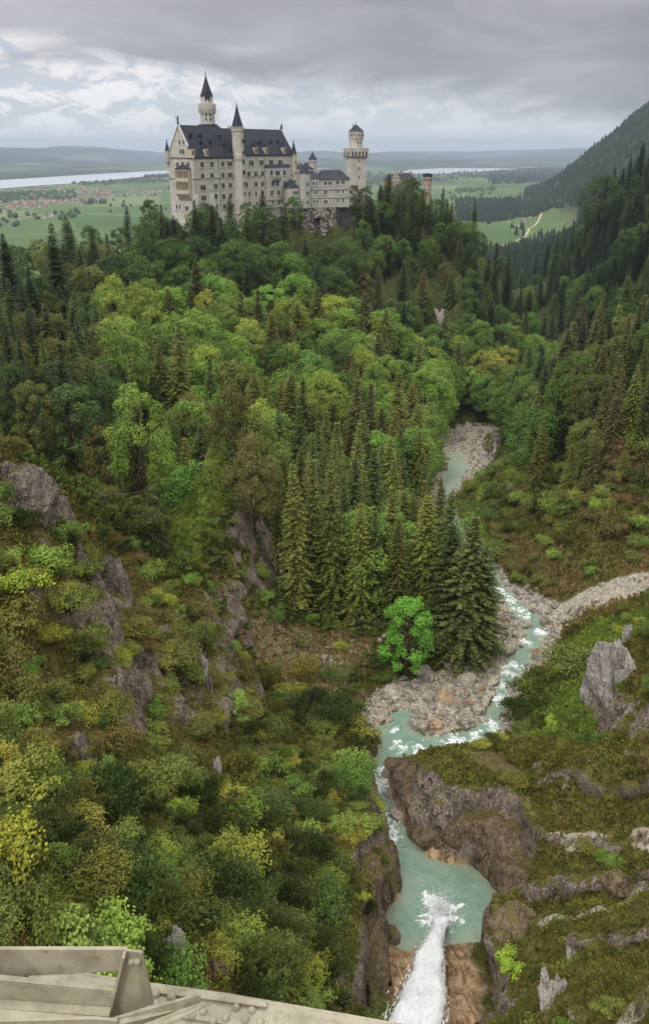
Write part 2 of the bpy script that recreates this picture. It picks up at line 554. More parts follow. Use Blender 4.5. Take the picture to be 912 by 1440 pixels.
# masks
zx = np.gradient(GZ, axis=1) / np.gradient(GX, axis=1)
zy = np.gradient(GZ, axis=0) / np.gradient(GY, axis=0)
SLOPE = np.hypot(zx, zy)
def fields(X, Y):
    m = {}
    zero = np.zeros(X.shape)
    near = (Y > 25) & (Y < 520) & (np.abs(X) < 140)
    def dist(P):
        d = np.full(X.shape, 99.0)
        d[near] = poly_dist(P, X[near], Y[near])
        return d
    return dist
dist = fields(GX, GY)
nzz = fbm(GX / 6, GY / 6, GZ / 6, 4, 71)
d_pool = np.minimum(dist(POOL), dist(W2))
d_bed = dist(BED)
d_scree = dist(SCREE)
d_scar = dist(SCAR)
d_slab = dist(SLAB)
_dt, _, _ = line_info(TRACK, GX, GY)
_d2, _, _ = line_info([U(*q) for q in [(690, 1166, -79), (760, 1158, -77), (830, 1160, -74), (930, 1166, -70)]], GX, GY)
_d3, _, _ = line_info([U(*q) for q in [(836, 1128, -75), (850, 1150, -74.5)]], GX, GY)
_d4, _, _ = line_info([U(*q) for q in [(720, 1302, -78), (800, 1278, -74), (930, 1250, -70)]], GX, GY)
_d5, _, _ = line_info([U(*q) for q in [(880, 1440, -62), (930, 1380, -62)]], GX, GY)
gorge_m = sstep(9, 4, d_pool + 1.5 * nzz) * (GY < 112)
A_rock = np.clip(sstep(1.25, 2.1, SLOPE + .5 * nzz) * (GY < 330) + gorge_m * sstep(.7, 1.5, SLOPE + .3 * nzz), 0, 1)
A_rock = np.maximum(A_rock, sstep(1.5, -1.5, d_slab + nzz))
A_gravel = np.maximum.reduce([sstep(.8, -.5, d_bed + .6 * nzz), sstep(.8, -.8, d_scree + .8 * nzz), .42 * sstep(2, -3, d_scar + 2.2 * nzz), sstep(1.9, .9, _dt + .5 * nzz), .8 * sstep(1.1, .1, _d2 + .9 * nzz), .7 * sstep(1.8, .2, _d3 + 1.2 * nzz), .62 * sstep(2.0, .2, _d4 + 1.4 * nzz), .62 * sstep(1.2, .2, _d5 + 1.2 * nzz)])
A_tan = np.maximum(sstep(1.3, .2, d_pool + .4 * nzz) * (GZ < -87.0), sstep(1, -1.5, d_slab + .6 * nzz))
A_grass = np.maximum.reduce([sstep(3, -2, dist(BANK) + 2 * nzz), sstep(3, -2, dist(MEAD) + 2 * nzz), .8 * sstep(4, -3, dist(MEAD2) + 3 * nzz), sstep(3, -2, dist(HOLL) + 2 * nzz)])
A_field = np.maximum(sstep(-172, -180, GZ + 2.0 * fbm(GX / 60, GY / 60, GZ * 0, 2, 81)) * (GY > 600), sstep(3400, 4200, GY))
A_dry = np.clip(.5 + .9 * fbm(GX / 9, GY / 9, GZ / 9, 3, 91) + .25 * (GX < 2), 0, 1)
A_dry = A_dry * np.where((GX > 11) & (GY < 138), .38, 1.0) * np.where(GX <= 11, .66, 1.0) * np.where((GY > 141) & (GX < 40), .35, 1.0) * np.where(GY > 240, .4, 1.0)
A_dry = np.maximum(A_dry, .9 * sstep(3, -2, d_scar + 2 * nzz))
A_dry = np.maximum(A_dry, .25 * sstep(6, -6, dist(BARE) + 5 * nzz))
A_field = np.maximum(A_field, (GY > 1900) * (GY < 4300) * sstep(.55, .3, SLOPE) * sstep(-150, -158, GZ))
A_hill = sstep(9500, 12000, GY)

A_wood = (1 - A_field) * (1 - A_gravel) * (1 - A_grass) * sstep(139, 150, GY) * np.where((GX > 36) & (GX < 72) & (GY < 235), .25, 1.0)
# rock relief: push steep gorge walls sideways along their normal
Nn = np.stack([-zx, -zy, np.ones_like(zx)], -1)
Nn /= np.linalg.norm(Nn, axis=-1, keepdims=True)
wr = A_rock * (GY < 140) * (GY > 20) * (np.abs(GX) < 60) * np.where(dist(SLAB) < 1, .35, 1.0)
bul = 1.5 * fbm(GX / 5, GY / 5, GZ / 4, 2, 101) + .9 * (.5 - np.abs(vnoise(GX / 2.6, GY / 2.6, GZ / 5, 103))) + .3 * ridged(GX / 1.2, GY / 1.2, GZ / 2, 2, 105)
keep = sstep(-.2, 1.6, d_pool)
dsp = (wr * keep * bul)[..., None] * Nn
PX, PY, PZ = GX + dsp[..., 0], GY + dsp[..., 1], GZ + dsp[..., 2]

nyy, nxx = GX.shape
idx = np.arange(nyy * nxx).reshape(nyy, nxx)
quads = np.stack([idx[:-1, :-1], idx[:-1, 1:], idx[1:, 1:], idx[1:, :-1]], -1).reshape(-1, 4)

def b_ground(t):
    P = t.pos()
    rock, grav, tan, grass, field, dry, hill = [t.attr(k) for k in ('a_rock', 'a_gravel', 'a_tan', 'a_grass', 'a_field', 'a_dry', 'a_hill')]
    n1 = t.noise(P, .55, 6, .65)
    n2 = t.noise(P, 3.2, 6, .7)
    n3 = t.noise(P, .09, 4, .55)
    nf = t.noise(P, 9.0, 4, .7)
    moss = t.mix(t.mapr(n1, .35, .65), lin(74, 76, 34), lin(108, 102, 52))
    moss = t.mix(t.mapr(n2, .45, .7, 0, .7), moss, lin(44, 46, 22))
    dryc = t.mix(t.mapr(n2, .35, .68), lin(96, 82, 50), lin(136, 118, 76))
    c = t.mix(t.math('MULTIPLY', dry, t.mapr(n1, .38, .62), clamp=True), moss, dryc)
    c = t.mix(t.math('MULTIPLY', t.attr('a_wood'), .8), c, t.mix(n2, lin(44, 52, 26), lin(66, 76, 36)))
    gr = t.mix(t.mapr(n1, .3, .7), lin(74, 96, 34), lin(112, 124, 56))
    gr = t.mix(t.mapr(n2, .5, .72, 0, .6), gr, lin(60, 74, 30))
    c = t.mix(grass, c, gr)
    # gravel
    vs = t.voro(P, 2.1, out=1)
    vd = t.voro(P, 2.1, 'DISTANCE_TO_EDGE')
    gv = t.mix(t.n('ShaderNodeSeparateColor', ins={0: vs}).outputs[0], lin(142, 134, 120), lin(202, 195, 181))
    gv = t.mix(t.mapr(vd, .0, .09, 1, 0), gv, lin(96, 86, 72))
    gv = t.mix(t.mapr(n1, .42, .7, 0, .75), gv, lin(164, 148, 126))
    c = t.mix(t.mapr(t.math('ADD', grav, t.math('MULTIPLY', t.math('SUBTRACT', n2, .5), .9)), .35, .65), c, gv)
    # rock
    Ps = t.mapping(P, (1, 1, .45))
    crack = t.math('MAXIMUM', t.fract(P, .30, .02, .30), t.math('MULTIPLY', t.fract(P, 1.1, .03, .5), .7))
    rk = t.mix(t.mapr(n1, .3, .7), lin(88, 76, 65), lin(138, 122, 108))
    rk = t.mix(t.mapr(n2, .42, .68, 0, .9), rk, lin(172, 160, 148))
    rk = t.mix(t.mapr(n3, .5, .62, 0, .6), rk, lin(74, 60, 46))
    rk = t.mix(t.math('MULTIPLY', crack, .8), rk, lin(44, 36, 30))
    tn = t.mix(t.mapr(t.noise(t.mapping(P, (1.6, .34, .34), (0, 0, -.2)), 1.0, 5, .6), .35, .65), lin(138, 106, 74), lin(206, 176, 138))
    rk = t.mix(t.math('MULTIPLY', tan, t.mapr(n1, .15, .4)), rk, tn)
    # moss growing on ledges of the rock
    nz_ = t.n('ShaderNodeSeparateXYZ', ins={0: t.n('ShaderNodeNewGeometry').outputs['Normal']}).outputs[2]
    ledge = t.math('MULTIPLY', t.mapr(t.math('ADD', nz_, t.math('MULTIPLY', t.math('SUBTRACT', n1, .5), 1.2)), .62, .82), t.math('SUBTRACT', 1.0, tan))
    rk = t.mix(ledge, rk, moss)
    c = t.mix(t.mapr(t.math('ADD', rock, t.math('MULTIPLY', t.math('SUBTRACT', n2, .5), .6)), .35, .6), c, rk)
    # valley meadows and far country
    Pm = t.mapping(P, (1, .55, 0), (0, 0, .5))
    vf = t.voro(Pm, .0042, out=1)
    fr = t.n('ShaderNodeSeparateColor', ins={0: vf})
    fc = t.mix(fr.outputs[0], lin(66, 92, 44), lin(92, 112, 62))
    fc = t.mix(t.mapr(fr.outputs[1], .72, .8), fc, lin(116, 126, 80))
    fc = t.mix(t.mapr(t.noise(P, .02, 4, .6), .3, .75, 0, .5), fc, lin(62, 88, 42))
    wood = t.mapr(t.noise(t.mapping(P, (1, .6, 0)), .00075, 5, .6), .46, .50)
    yy = t.n('ShaderNodeSeparateXYZ', ins={0: P}).outputs[1]
    wood = t.math('MULTIPLY', wood, t.mapr(yy, 5200, 6500))
    fc = t.mix(wood, fc, t.mix(t.noise(P, .01, 3, .6), lin(34, 52, 36), lin(50, 70, 44)))
    hillc = t.mix(t.mapr(t.noise(t.mapping(P, (1, .5, 0)), .0011, 5, .62), .54, .60), lin(36, 54, 38), lin(84, 106, 66))
    fc = t.mix(hill, fc, hillc)
    c = t.mix(field, c, fc)
    hgt = t.math('ADD', t.math('MULTIPLY', n2, .6), t.math('ADD', t.math('MULTIPLY', nf, .25), t.math('MULTIPLY', t.math('MULTIPLY', crack, rock), -1.2)))
    bm = t.bump(hgt, .9, .35)
    t.out(t.pbsdf(c, .92, bm, .15))
M_GROUND = material('alpine_ground', b_ground)
me = mk_mesh('ground', np.stack([PX, PY, PZ], -1).reshape(-1, 3), quads, [M_GROUND], True,
             {'a_rock': A_rock.ravel(), 'a_gravel': A_gravel.ravel(), 'a_tan': A_tan.ravel(), 'a_grass': A_grass.ravel(),
              'a_field': A_field.ravel(), 'a_dry': A_dry.ravel(), 'a_hill': A_hill.ravel(), 'a_wood': A_wood.ravel()})
o = add_ob('ground', me)
o['kind'] = 'structure'
# ================================================================== CASTLE
def m_wall(name, c1, c2, streak=.55, rough=.9, scale=.35):
    def b(t):
        P = t.n('ShaderNodeTexCoord').outputs['Object']
        n = t.noise(P, scale, 6, .65)
        s = t.noise(t.mapping(P, (1.1, 1.1, .10)), 1.0, 6, .65)
        f = t.noise(P, 4.0, 4, .7)
        c = t.mix(t.mapr(n, .3, .7), c1, c2)
        c = t.mix(t.mapr(s, .5, .78, 0, streak), c, tuple(x * .5 for x in c1[:3]) + (1,))
        c = t.mix(t.mapr(f, .45, .8, 0, .35), c, tuple(x * .7 for x in c1[:3]) + (1,))
        t.out(t.pbsdf(c, rough, t.bump(f, .3, .05), .2))
    return material(name, b)
def m_roof(name, c1, c2):
    def b(t):
        P = t.n('ShaderNodeTexCoord').outputs['Object']
        w = t.n('ShaderNodeTexWave', wave_type='BANDS', bands_direction='Z', ins={'Vector': P, 'Scale': .55, 'Distortion': .4})
        n = t.noise(P, .6, 5, .7)
        c = t.mix(t.mapr(n, .3, .7), c1, c2)
        t.out(t.pbsdf(c, .68, t.bump(w.outputs[1], .25, .05), .35))
    return material(name, b)
M_LIME = m_wall('pale_limestone', lin(170, 165, 157), lin(200, 194, 185))
M_GREY = m_wall('grey_limestone', lin(158, 154, 150), lin(190, 186, 180))
M_TAN = m_wall('sandstone_trim', lin(176, 164, 146), lin(200, 190, 172), .4)
M_BRICK = m_wall('warm_brick', lin(152, 134, 118), lin(178, 159, 141), .4)
M_SLATE = m_roof('dark_slate', lin(30, 33, 44), lin(47, 50, 63))
M_PANE = m_plain('dark_window_glass', lin(34, 36, 42), .15, .3, 2, 0, .5)
M_FRAME = m_wall('window_stone', lin(196, 192, 186), lin(212, 208, 202), .2)
M_BRONZE = m_plain('bronze', lin(52, 58, 54), .6, .3, 3)
def b_rust(t):
    P = t.n('ShaderNodeTexCoord').outputs['Object']
    v = t.voro(t.mapping(P, (1, 1, 1.3)), .8, out=1)
    e = t.voro(t.mapping(P, (1, 1, 1.3)), .8, 'DISTANCE_TO_EDGE')
    s = t.n('ShaderNodeSeparateColor', ins={0: v}).outputs[0]
    c = t.mix(t.mapr(s, .25, .75), lin(78, 72, 68), lin(160, 152, 143))
    c = t.mix(t.mapr(t.noise(P, .2, 4, .6), .4, .65, 0, .6), c, lin(70, 64, 60))
    c = t.mix(t.mapr(e, 0, .06, .7, 0), c, lin(50, 46, 44))
    t.out(t.pbsdf(c, .95, t.bump(e, .8, .2), .1))
M_RUST = material('rusticated_stone', b_rust)

def frame_of(ox, oy, ux, uy):
    L = math.hypot(ux, uy)
    ux, uy = ux / L, uy / L
    return dict(O=(ox, oy), u=(ux, uy), v=(-uy, ux), a=math.atan2(uy, ux))

def face_hit(fr, px, py, v=0.0, zb=0.0):
    """pixel -> (u, z-zb) on the plane v of a building frame"""
    d = ray(px, py)
    vx, vy = fr['v']
    t = (fr['O'][0] * vx + fr['O'][1] * vy + v) / (d[0] * vx + d[1] * vy)
    p = d * t
    return (p[0] - fr['O'][0]) * fr['u'][0] + (p[1] - fr['O'][1]) * fr['u'][1], p[2] - zb

def arch_pts(x0, x1, z0, z1, n=5):
    r = (x1 - x0) / 2
    pts = [(x0, z0), (x1, z0), (x1, z1 - r)]
    for k in range(1, n):
        a = PI * k / n
        pts.append(((x0 + x1) / 2 + r * math.cos(a), z1 - r + r * math.sin(a)))
    pts.append((x0, z1 - r))
    return pts

_wcache = {}
def window_meshes(n, w, h, arch=True):
    key = (n, w, h, arch)
    if key in _wcache:
        return _wcache[key]
    tot = n * w + (n - 1) * .22
    pane, fr = MB(), MB()
    for k in range(n):
        x0 = -tot / 2 + k * (w + .22)
        pts = arch_pts(x0, x0 + w, 0, h) if arch else [(x0, 0), (x0 + w, 0), (x0 + w, h), (x0, h)]
        m = len(pts)
        vs = [(p[0], -.07, p[1]) for p in pts] + [(p[0], .02, p[1]) for p in pts]
        pane.add(vs, [list(range(m))] + [[i, i + m, (i + 1) % m + m, (i + 1) % m] for i in range(m)])
    fr.box(-tot / 2 - .28, tot / 2 + .28, -.045, .03, -.05, h + .25)
    fr.box(-tot / 2 - .4, tot / 2 + .4, -.22, .03, -.3, -.052)
    if arch:
        fr.box(-tot / 2 - .36, tot / 2 + .36, -.12, .03, h + .252, h + .45)
    r = (pane.mesh('window', [M_PANE]), fr.mesh('window_frame', [M_FRAME]))
    _wcache[key] = r
    return r

def put_window(parent, u, v, z, n=1, w=.85, h=2.1, rot=0.0, arch=True, frame=True):
    pm, fm = window_meshes(n, w, h, arch)
    o = add_ob('window', pm, parent, (u, v, z), (0, 0, rot))
    if frame:
        add_ob('window_frame', fm, o)
    return o

def spire(mb, cx, cy, r, z0, z1, n=8, flare=1.18, fin=2.0):
    mb.rings(cx, cy, [(r * flare, z0), (r, z0 + (z1 - z0) * .10), (r * .55, z0 + (z1 - z0) * .48), (.09, z1)], n)
    mb.rings(cx, cy, [(.07, z1 - .3), (.28, z1 + fin * .2), (.06, z1 + fin * .35), (.05, z1 + fin)], 6)

def merlons(mb, cx, cy, r, z0, z1, n, w=.55, t=.4, rot=0.0):
    for k in range(n):
        a = rot + 2 * PI * k / n
        M = Matrix.Translation((cx, cy, 0)) @ Matrix.Rotation(a, 4, 'Z')
        mb.box(r - t, r, -w, w, z0, z1, M)

# ---------------------------------------------------------------- palace
PF = frame_of(-57, 400, 40.7, 60)
ZB = -36.0
def Z(z):
    return z - ZB
palace = empty('castle_palace', 'long white castle palace with steep slate roof, slim round tower and gabled end', 'castle',
               (-57, 400, ZB), (0, 0, PF['a']))
LZ = lambda X, Y: (X / 4.56 + 225, Y / 4.56 + 90)
def fac(X, Y, v=0.0):
    return face_hit(PF, *LZ(X, Y), v=v, zb=ZB)
PL = fac(858, 700)[0]
PW = 14.6
e0, e1 = Z(-3.1), Z(-2.3)
um = fac(470, 600)[0]
body = MB()
def gable_block(u0, u1, ze, zr, mb, z0=0.0, ins=.25):
    # walls with gabled ends
    vs = []
    for u in (u0, u1):
        vs += [(u, 0, z0), (u, PW, z0), (u, PW, ze), (u, PW / 2, zr - ins), (u, 0, ze)]
    mb.add(vs, [[4, 3, 2, 1, 0], [5, 6, 7, 8, 9], [0, 5, 9, 4], [1, 2, 7, 6], [0, 1, 6, 5]])
gable_block(0, um, e0, Z(9.3), body)
gable_block(um + .01, PL, e1, Z(8.5), body)
# splayed foot of the wall
body.add([(-1.6, -1.8, 0), (um, -1.8, 0), (um, -.02, 9.5), (-.02, -.02, 9.5), (-1.6, PW + 1.5, 0), (-.02, PW, 9.5)],
         [[0, 1, 2, 3], [0, 3, 5, 4], [1, 2, 2, 1][:3]])
wall = body.build('wall', M_LIME, palace)
bt = MB()
for uu, wd in ((.6, 2.4), (fac(165, 900)[0] if False else 6.5, 0), (fac(332, 900)[0], 2.6)):
    if wd:
        bt.add([(uu - wd, -3.2, 0), (uu + wd, -3.2, 0), (uu + wd * .5, -.4, 17), (uu - wd * .5, -.4, 17), (uu - wd, 0, 0), (uu + wd, 0, 0), (uu + wd * .5, 0, 17.6), (uu - wd * .5, 0, 17.6)],
               [[0, 1, 2, 3], [1, 5, 6, 2], [4, 0, 3, 7], [3, 2, 6, 7]])
        b_ = bt.build('buttress', M_LIME, palace)
        bt = MB()
# string courses
sc = MB()
for (X0, X1, Y0, Y1) in ((218, 860, 741, 712),):
    z = fac(X0, Y0)[1]
    sc.box(-.15, PL + .1, -.16, .02, z, z + .35)
sc.box(-.25, um, -.3, -.02, e0 - .7, e0 - .1)
sc.box(um, PL, -.3, -.02, e1 - .7, e1 - .1)
sc.box(-.25, -.02, -.2, PW, e0 - .7, e0 - .1)
sc.box(-.2, -.02, 0, PW, fac(218, 741)[1], fac(218, 741)[1] + .35)
for X in (380, 672):
    u = fac(X, 700)[0]
    sc.box(u - .1, u + .1, -.14, .02, 4, e0 - .75)
sc.build('string_course', m_plain('weathered_ledge', lin(120, 112, 106), .9), palace)
# roofs
def roof_mesh(u0, u1, ze, zr, lo=.45, up=.0):
    mb = MB()
    sl = (zr - ze) / (PW / 2)
    vs = []
    for u in (u0, u1):
        vs += [(u, -lo, ze - lo * sl * .55), (u, PW / 2, zr), (u, PW + lo, ze - lo * sl * .55), (u, PW + lo, ze - lo * sl * .55 + .35), (u, PW / 2, zr + .4), (u, -lo, ze - lo * sl * .55 + .35)]
    mb.add(vs, [[5, 4, 10, 11], [4, 3, 9, 10], [0, 6, 7, 1], [1, 7, 8, 2], [0, 5, 11, 6], [2, 8, 9, 3], [0, 1, 4, 5], [1, 2, 3, 4], [6, 11, 10, 7], [7, 10, 9, 8]])
    return mb
rf1 = roof_mesh(.35, um - .05, e0, Z(9.3)).build('roof', M_SLATE, palace)
rf2 = roof_mesh(um + .1, PL - .35, e1, Z(8.5)).build('roof', M_SLATE, palace)
# raised gable copings
for u, ze, zr in ((0, e0, Z(9.3)), (PL, e1, Z(8.5))):
    cp = MB()
    sl = (zr - ze) / (PW / 2)
    for s in (0, 1):
        v0, v1 = (-.5, PW / 2) if s == 0 else (PW + .5, PW / 2)
        cp.add([(u - .35, v0, ze), (u + .36, v0, ze), (u + .36, v1, zr + .9), (u - .35, v1, zr + .9), (u - .35, v0, ze - .7), (u + .36, v0, ze - .7), (u + .36, v1, zr + .2), (u - .35, v1, zr + .2)],
               [[0, 1, 2, 3], [7, 6, 5, 4], [0, 3, 7, 4], [1, 5, 6, 2], [0, 4, 5, 1], [2, 6, 7, 3]])
    cp.build('gable_coping', M_FRAME, palace)
# stone dormers standing on the eaves
def roof_v(z, ze, zr):
    return (z - ze) / ((zr - ze) / (PW / 2))
for X, rf in ((210, rf1), (297, rf1), (613, rf2), (678, rf2), (795, rf2)):
    u = fac(X, 560)[0]
    ze = e0 if rf is rf1 else e1
    d = MB()
    d.box(u - 1.05, u + 1.05, -.25, 3.4, ze - .3, ze + 3.3)
    d.mi = 1
    d.rings(u, .9, [(1.75, ze + 3.302), (.08, ze + 6.4)], 4, PI / 4)
    d.rings(u, .9, [(.05, ze + 6.2), (.16, ze + 6.9), (.04, ze + 8.0)], 5)
    d.mi = 2
    d.box(u - .4, u + .4, -.30, -.2, ze + .8, ze + 2.5)
    d.build('dormer', [M_TAN, M_SLATE, M_PANE], rf)
for X, Y, rf in ((262, 507, rf1), (323, 505, rf1), (215, 463, rf1), (277, 463, rf1), (400, 465, rf1), (405, 520, rf1), (540, 500, rf2), (712, 503, rf2), (640, 505, rf2), (760, 500, rf2)):
    ze, zr = (e0, Z(9.3)) if rf is rf1 else (e1, Z(8.5))
    u, z = fac(X, Y, 2.6)
    v = roof_v(z, ze, zr)
    d = MB()
    d.box(u - .7, u + .7, v - .9, v + 1.2, z - .8, z + .5)
    d.add([(u - .9, v - 1.05, z + .5), (u + .9, v - 1.05, z + .5), (u, v - 1.05, z + 1.5), (u - .9, v + 1.5, z + .5), (u + .9, v + 1.5, z + .5), (u, v + 1.5, z + 1.5)],
          [[0, 1, 2], [0, 2, 5, 3], [1, 4, 5, 2], [3, 5, 4], [0, 3, 4, 1]])
    d.mi = 1
    d.box(u - .45, u + .45, v - .94, v - .88, z - .6, z + .35)
    d.build('dormer', [M_SLATE, M_PANE], rf)
for X, Y in ((470, 415), (560, 430)):
    u, z = fac(X, Y, 7.0)
    c = MB().box(u - .6, u + .6, 8.5, 9.9, z - 3, z + 1.2)
    c.build('chimney', M_LIME, rf1 if X < 500 else rf2)
# facade windows
ROWS = [(645, [(270, 645, 2), (331, 643, 2), (402, 641, 2), (447, 640, 3), (585, 635, 3), (649, 633, 3), (711, 631, 3), (770, 631, 3)]),
        (715, [(273, 719, 2), (333, 716, 2), (403, 713, 2), (449, 713, 3), (569, 706, 2), (613, 705, 2), (656, 703, 2), (714, 699, 2), (753, 700, 3), (797, 698, 2)]),
        (780, [(276, 793, 3), (357, 784, 2), (405, 780, 2), (450, 778, 2), (549, 773, 3), (614, 770, 2), (656, 769, 2), (722, 768, 2), (752, 767, 2), (799, 765, 2)]),
        (840, [(279, 860, 3), (358, 850, 2), (408, 850, 2), (452, 845, 2), (573, 834, 1), (616, 832, 1), (659, 830, 1), (716, 827, 2), (759, 825, 2), (799, 824, 2)]),
        (900, [(365, 918, 1), (413, 915, 2), (457, 912, 3), (576, 897, 1), (618, 897, 1), (661, 892, 1), (720, 891, 1), (762, 890, 1), (805, 887, 1)])]
RIS0, RIS1 = fac(675, 800)[0], fac(828, 800)[0]
RISV = -.9
for yb, row in ROWS:
    for X, Y, n in row:
        v = 0.0
        if X > 676 and yb > 650 and yb < 850:
            v = RISV
        u, z = fac(X, Y, v)
        put_window(palace, u, v, z - 1.1, n, .95 if n > 1 else 1.1, 2.3)
# projecting bay with its own small roof
rb = MB()
zt = fac(750, 662)[1]
zlow = fac(750, 868)[1]
rb.box(RIS0, RIS1, RISV, -.03, zlow, zt)
rb.build('bay', M_LIME, palace)
rr = MB()
rr.add([(RIS0 - .3, RISV - .3, zt), (RIS1 + .3, RISV - .3, zt), (RIS1 + .3, 0, zt + 1.3), (RIS0 - .3, 0, zt + 1.3), (RIS0 - .3, 0, zt - .01), (RIS1 + .3, 0, zt - .01)],
       [[0, 1, 2, 3], [0, 3, 4], [1, 5, 2], [0, 4, 5, 1]])
rr.build('bay_roof', M_SLATE, palace)
bl = MB()
ub, zb_ = fac(740, 748, RISV)
bl.box(ub - 3.4, ub + 3.4, RISV - 1.1, RISV, zb_, zb_ + .25)
for k in range(9):
    bl.box(ub - 3.4 + k * .82, ub - 3.2 + k * .82, RISV - 1.1, RISV - .95, zb_ + .25, zb_ + 1.1)
bl.box(ub - 3.4, ub + 3.4, RISV - 1.12, RISV - .93, zb_ + 1.1, zb_ + 1.25)
bl.build('balcony', m_plain('dark_balcony_stone', lin(92, 84, 80), .9), palace)
# terrace below the right half
tr = MB()
t0, tz = fac(548, 925)
t1, _ = fac(826, 915)
tr.box(t0, t1, -4.2, -.03, 0, tz - .4)
tr.box(t0 - .3, t1 + .3, -4.6, -.03, tz - .4, tz)
for k in range(int((t1 - t0) / 1.2)):
    tr.box(t0 + k * 1.2, t0 + k * 1.2 + .35, -4.5, -4.2, tz, tz + .9)
tr.box(t0 - .2, t1 + .2, -4.55, -4.15, tz + .9, tz + 1.15)
tr.build('terrace', M_GREY, palace)
# front stair turret
tu = fac(500, 700)[0]
tv = -.6
z_c = Z(8.85)
ts = MB()
ts.rings(tu, tv, [(3.6, 0), (3.1, 10), (2.95, e0 - 2)], 8, PI / 8)
ts.rings(tu, tv, [(2.95, e0 - 2), (3.3, e0 - 1.0), (3.3, e0 + .9), (2.75, e0 + 1.0), (2.75, z_c - 1.8), (3.1, z_c - 1.1), (3.1, z_c - .1)], 8, PI / 8)
merlons(ts, tu, tv, 3.1, z_c - .1, z_c + .6, 12, .45, .35)
tur = ts.build('turret', M_LIME, palace)
sp = MB()
spire(sp, tu, tv, 2.5, z_c + .05, z_c + 9.5, 8, 1.1, 2.2)
sp.build('spire', M_SLATE, tur)
for X, Y, n, h in ((507, 628, 1, 1.6), (507, 697, 2, 1.9), (510, 767, 1, 1.6), (511, 831, 1, 1.6), (514, 900, 1, 1.6), (498, 492, 2, 1.5), (505, 572, 1, 1.8)):
    u, z = fac(X, Y, tv - 2.8)
    put_window(tur, tu, tv - 3.16 if z > 10 else tv - 3.3, z - .8, n, .7, h, frame=False)
# main tower behind the ridge
mu, mv = 29.5, 16.2
def zm(Y):
    return Z(10.6 + (388 - Y) * .0640)
mt = MB()
mt.rings(mu, mv, [(3.35, 0), (3.3, zm(322)), (4.0, zm(287)), (4.05, zm(262)), (3.7, zm(261)), (3.7, zm(275)), (2.75, zm(275.2)), (2.75, zm(205))], 20)
merlons(mt, mu, mv, 4.05, zm(262), zm(253), 16, .45, .32)
for k in range(16):
    a = 2 * PI * k / 16
    mt.box(3.3, 4.0, -.2, .2, zm(318), zm(290), Matrix.Translation((mu, mv, 0)) @ Matrix.Rotation(a, 4, 'Z'))
tower = mt.build('tower', M_LIME, palace)
sp = MB()
spire(sp, mu, mv, 2.75, zm(207), zm(72), 12, 1.12, 3.6)
sp.rings(mu - 1.6, mv - 1.4, [(1.0, zm(225)), (1.0, zm(180)), (1.15, zm(179)), (.06, zm(135))], 8)
sp.build('spire', M_SLATE, tower)
for dz, r in ((365, 3.33), (335, 3.33), (240, 2.78), (225, 2.78)):
    for a in (-2.0, -2.6):
        put_window(tower, mu + math.cos(a) * r, mv + math.sin(a) * r, zm(dz), 1, .6, 1.3, a + PI / 2, frame=False)
pl_ = MB().rings(mu, mv, [(4.6, zm(420)), (4.6, zm(389)), (3.4, zm(388))], 12)
pl_.build('tower_base', M_SLATE, palace)
# corner turrets
for (u, v, r, zlo, zc, zt_, X) in ((-.3, PW - .2, 1.05, Z(-5), Z(-.5), Z(3.4), 0), (PL, 0, 1.45, fac(845, 745)[1], e1 + .2, e1 + 6.2, 1)):
    c = MB()
    c.rings(u, v, [(.25, zlo - 1.8), (r, zlo), (r, zc - .4), (r * 1.12, zc - .2), (r * 1.12, zc)], 10)
    ct = c.build('corner_turret', M_TAN if X else M_GREY, palace)
    s2 = MB()
    spire(s2, u, v, r * .95, zc, zt_, 8, 1.2, 1.4)
    s2.build('spire', M_SLATE, ct)
    if X:
        for Yw in (630, 697):
            _, z = fac(840, Yw, -1)
            put_window(ct, u - .35, v - 1.42, z - .8, 1, .5, 1.5, -.2, frame=False)
# gable-end loggia (two storeys of arches) on plane u=0
GF = dict(O=PF['O'], u=(PF['v'][0], PF['v'][1]), v=(-PF['u'][0], -PF['u'][1]), a=0)
def gab(X, Y, off=0.0):
    return face_hit(GF, *LZ(X, Y), v=-0.0 + off, zb=ZB)
vA, vB = gab(183, 780, 2.0)[0], gab(100, 780, 2.0)[0]
zL0, zL1, zL2 = gab(140, 868, 2.0)[1], gab(140, 750, 2.0)[1], gab(140, 683, 2.0)[1]
lg = MB()
lg.box(-2.0, -.02, vA, vB, zL0 + 2.2, zL0 + 2.9)
lg.add([(-2.0, vA, zL0 + 2.2), (-2.0, vB, zL0 + 2.2), (-.02, vB, zL0 - .6), (-.02, vA, zL0 - .6), (-.02, vA, zL0 + 2.2), (-.02, vB, zL0 + 2.2)], [[0, 3, 2, 1], [0, 4, 3], [1, 2, 5]])
lg.box(-2.02, -.02, vA, vB, zL1 - .3, zL1 + 1.1)
lg.box(-2.0, -.02, vA, vB, zL0 + 2.9, zL0 + 3.8)
lg.box(-2.02, -.02, vA, vB, zL2 - .2, zL2 + .5)
nA = 6
for k in range(nA + 1):
    v = vA + (vB - vA) * k / nA
    for z0, z1 in ((zL0 + 3.8, zL1 - .3), (zL1 + 1.1, zL2 - .2)):
        lg.box(-1.98, -1.6, v - .18, v + .18, z0, z1)
for v in (vA + .15, vB - .15):
    for z0, z1 in ((zL0 + 3.8, zL1 - .3), (zL1 + 1.1, zL2 - .2)):
        lg.box(-1.9, -.02, v - .15, v + .15, z0, z1)
log = lg.build('loggia', M_TAN, palace)
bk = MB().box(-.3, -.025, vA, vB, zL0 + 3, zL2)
bk.build('loggia_shade_wall', m_plain('painted_loggia_shade', lin(92, 76, 64), .9), log)  # back wall coloured dark to paint the shade inside the arches
lr = MB()
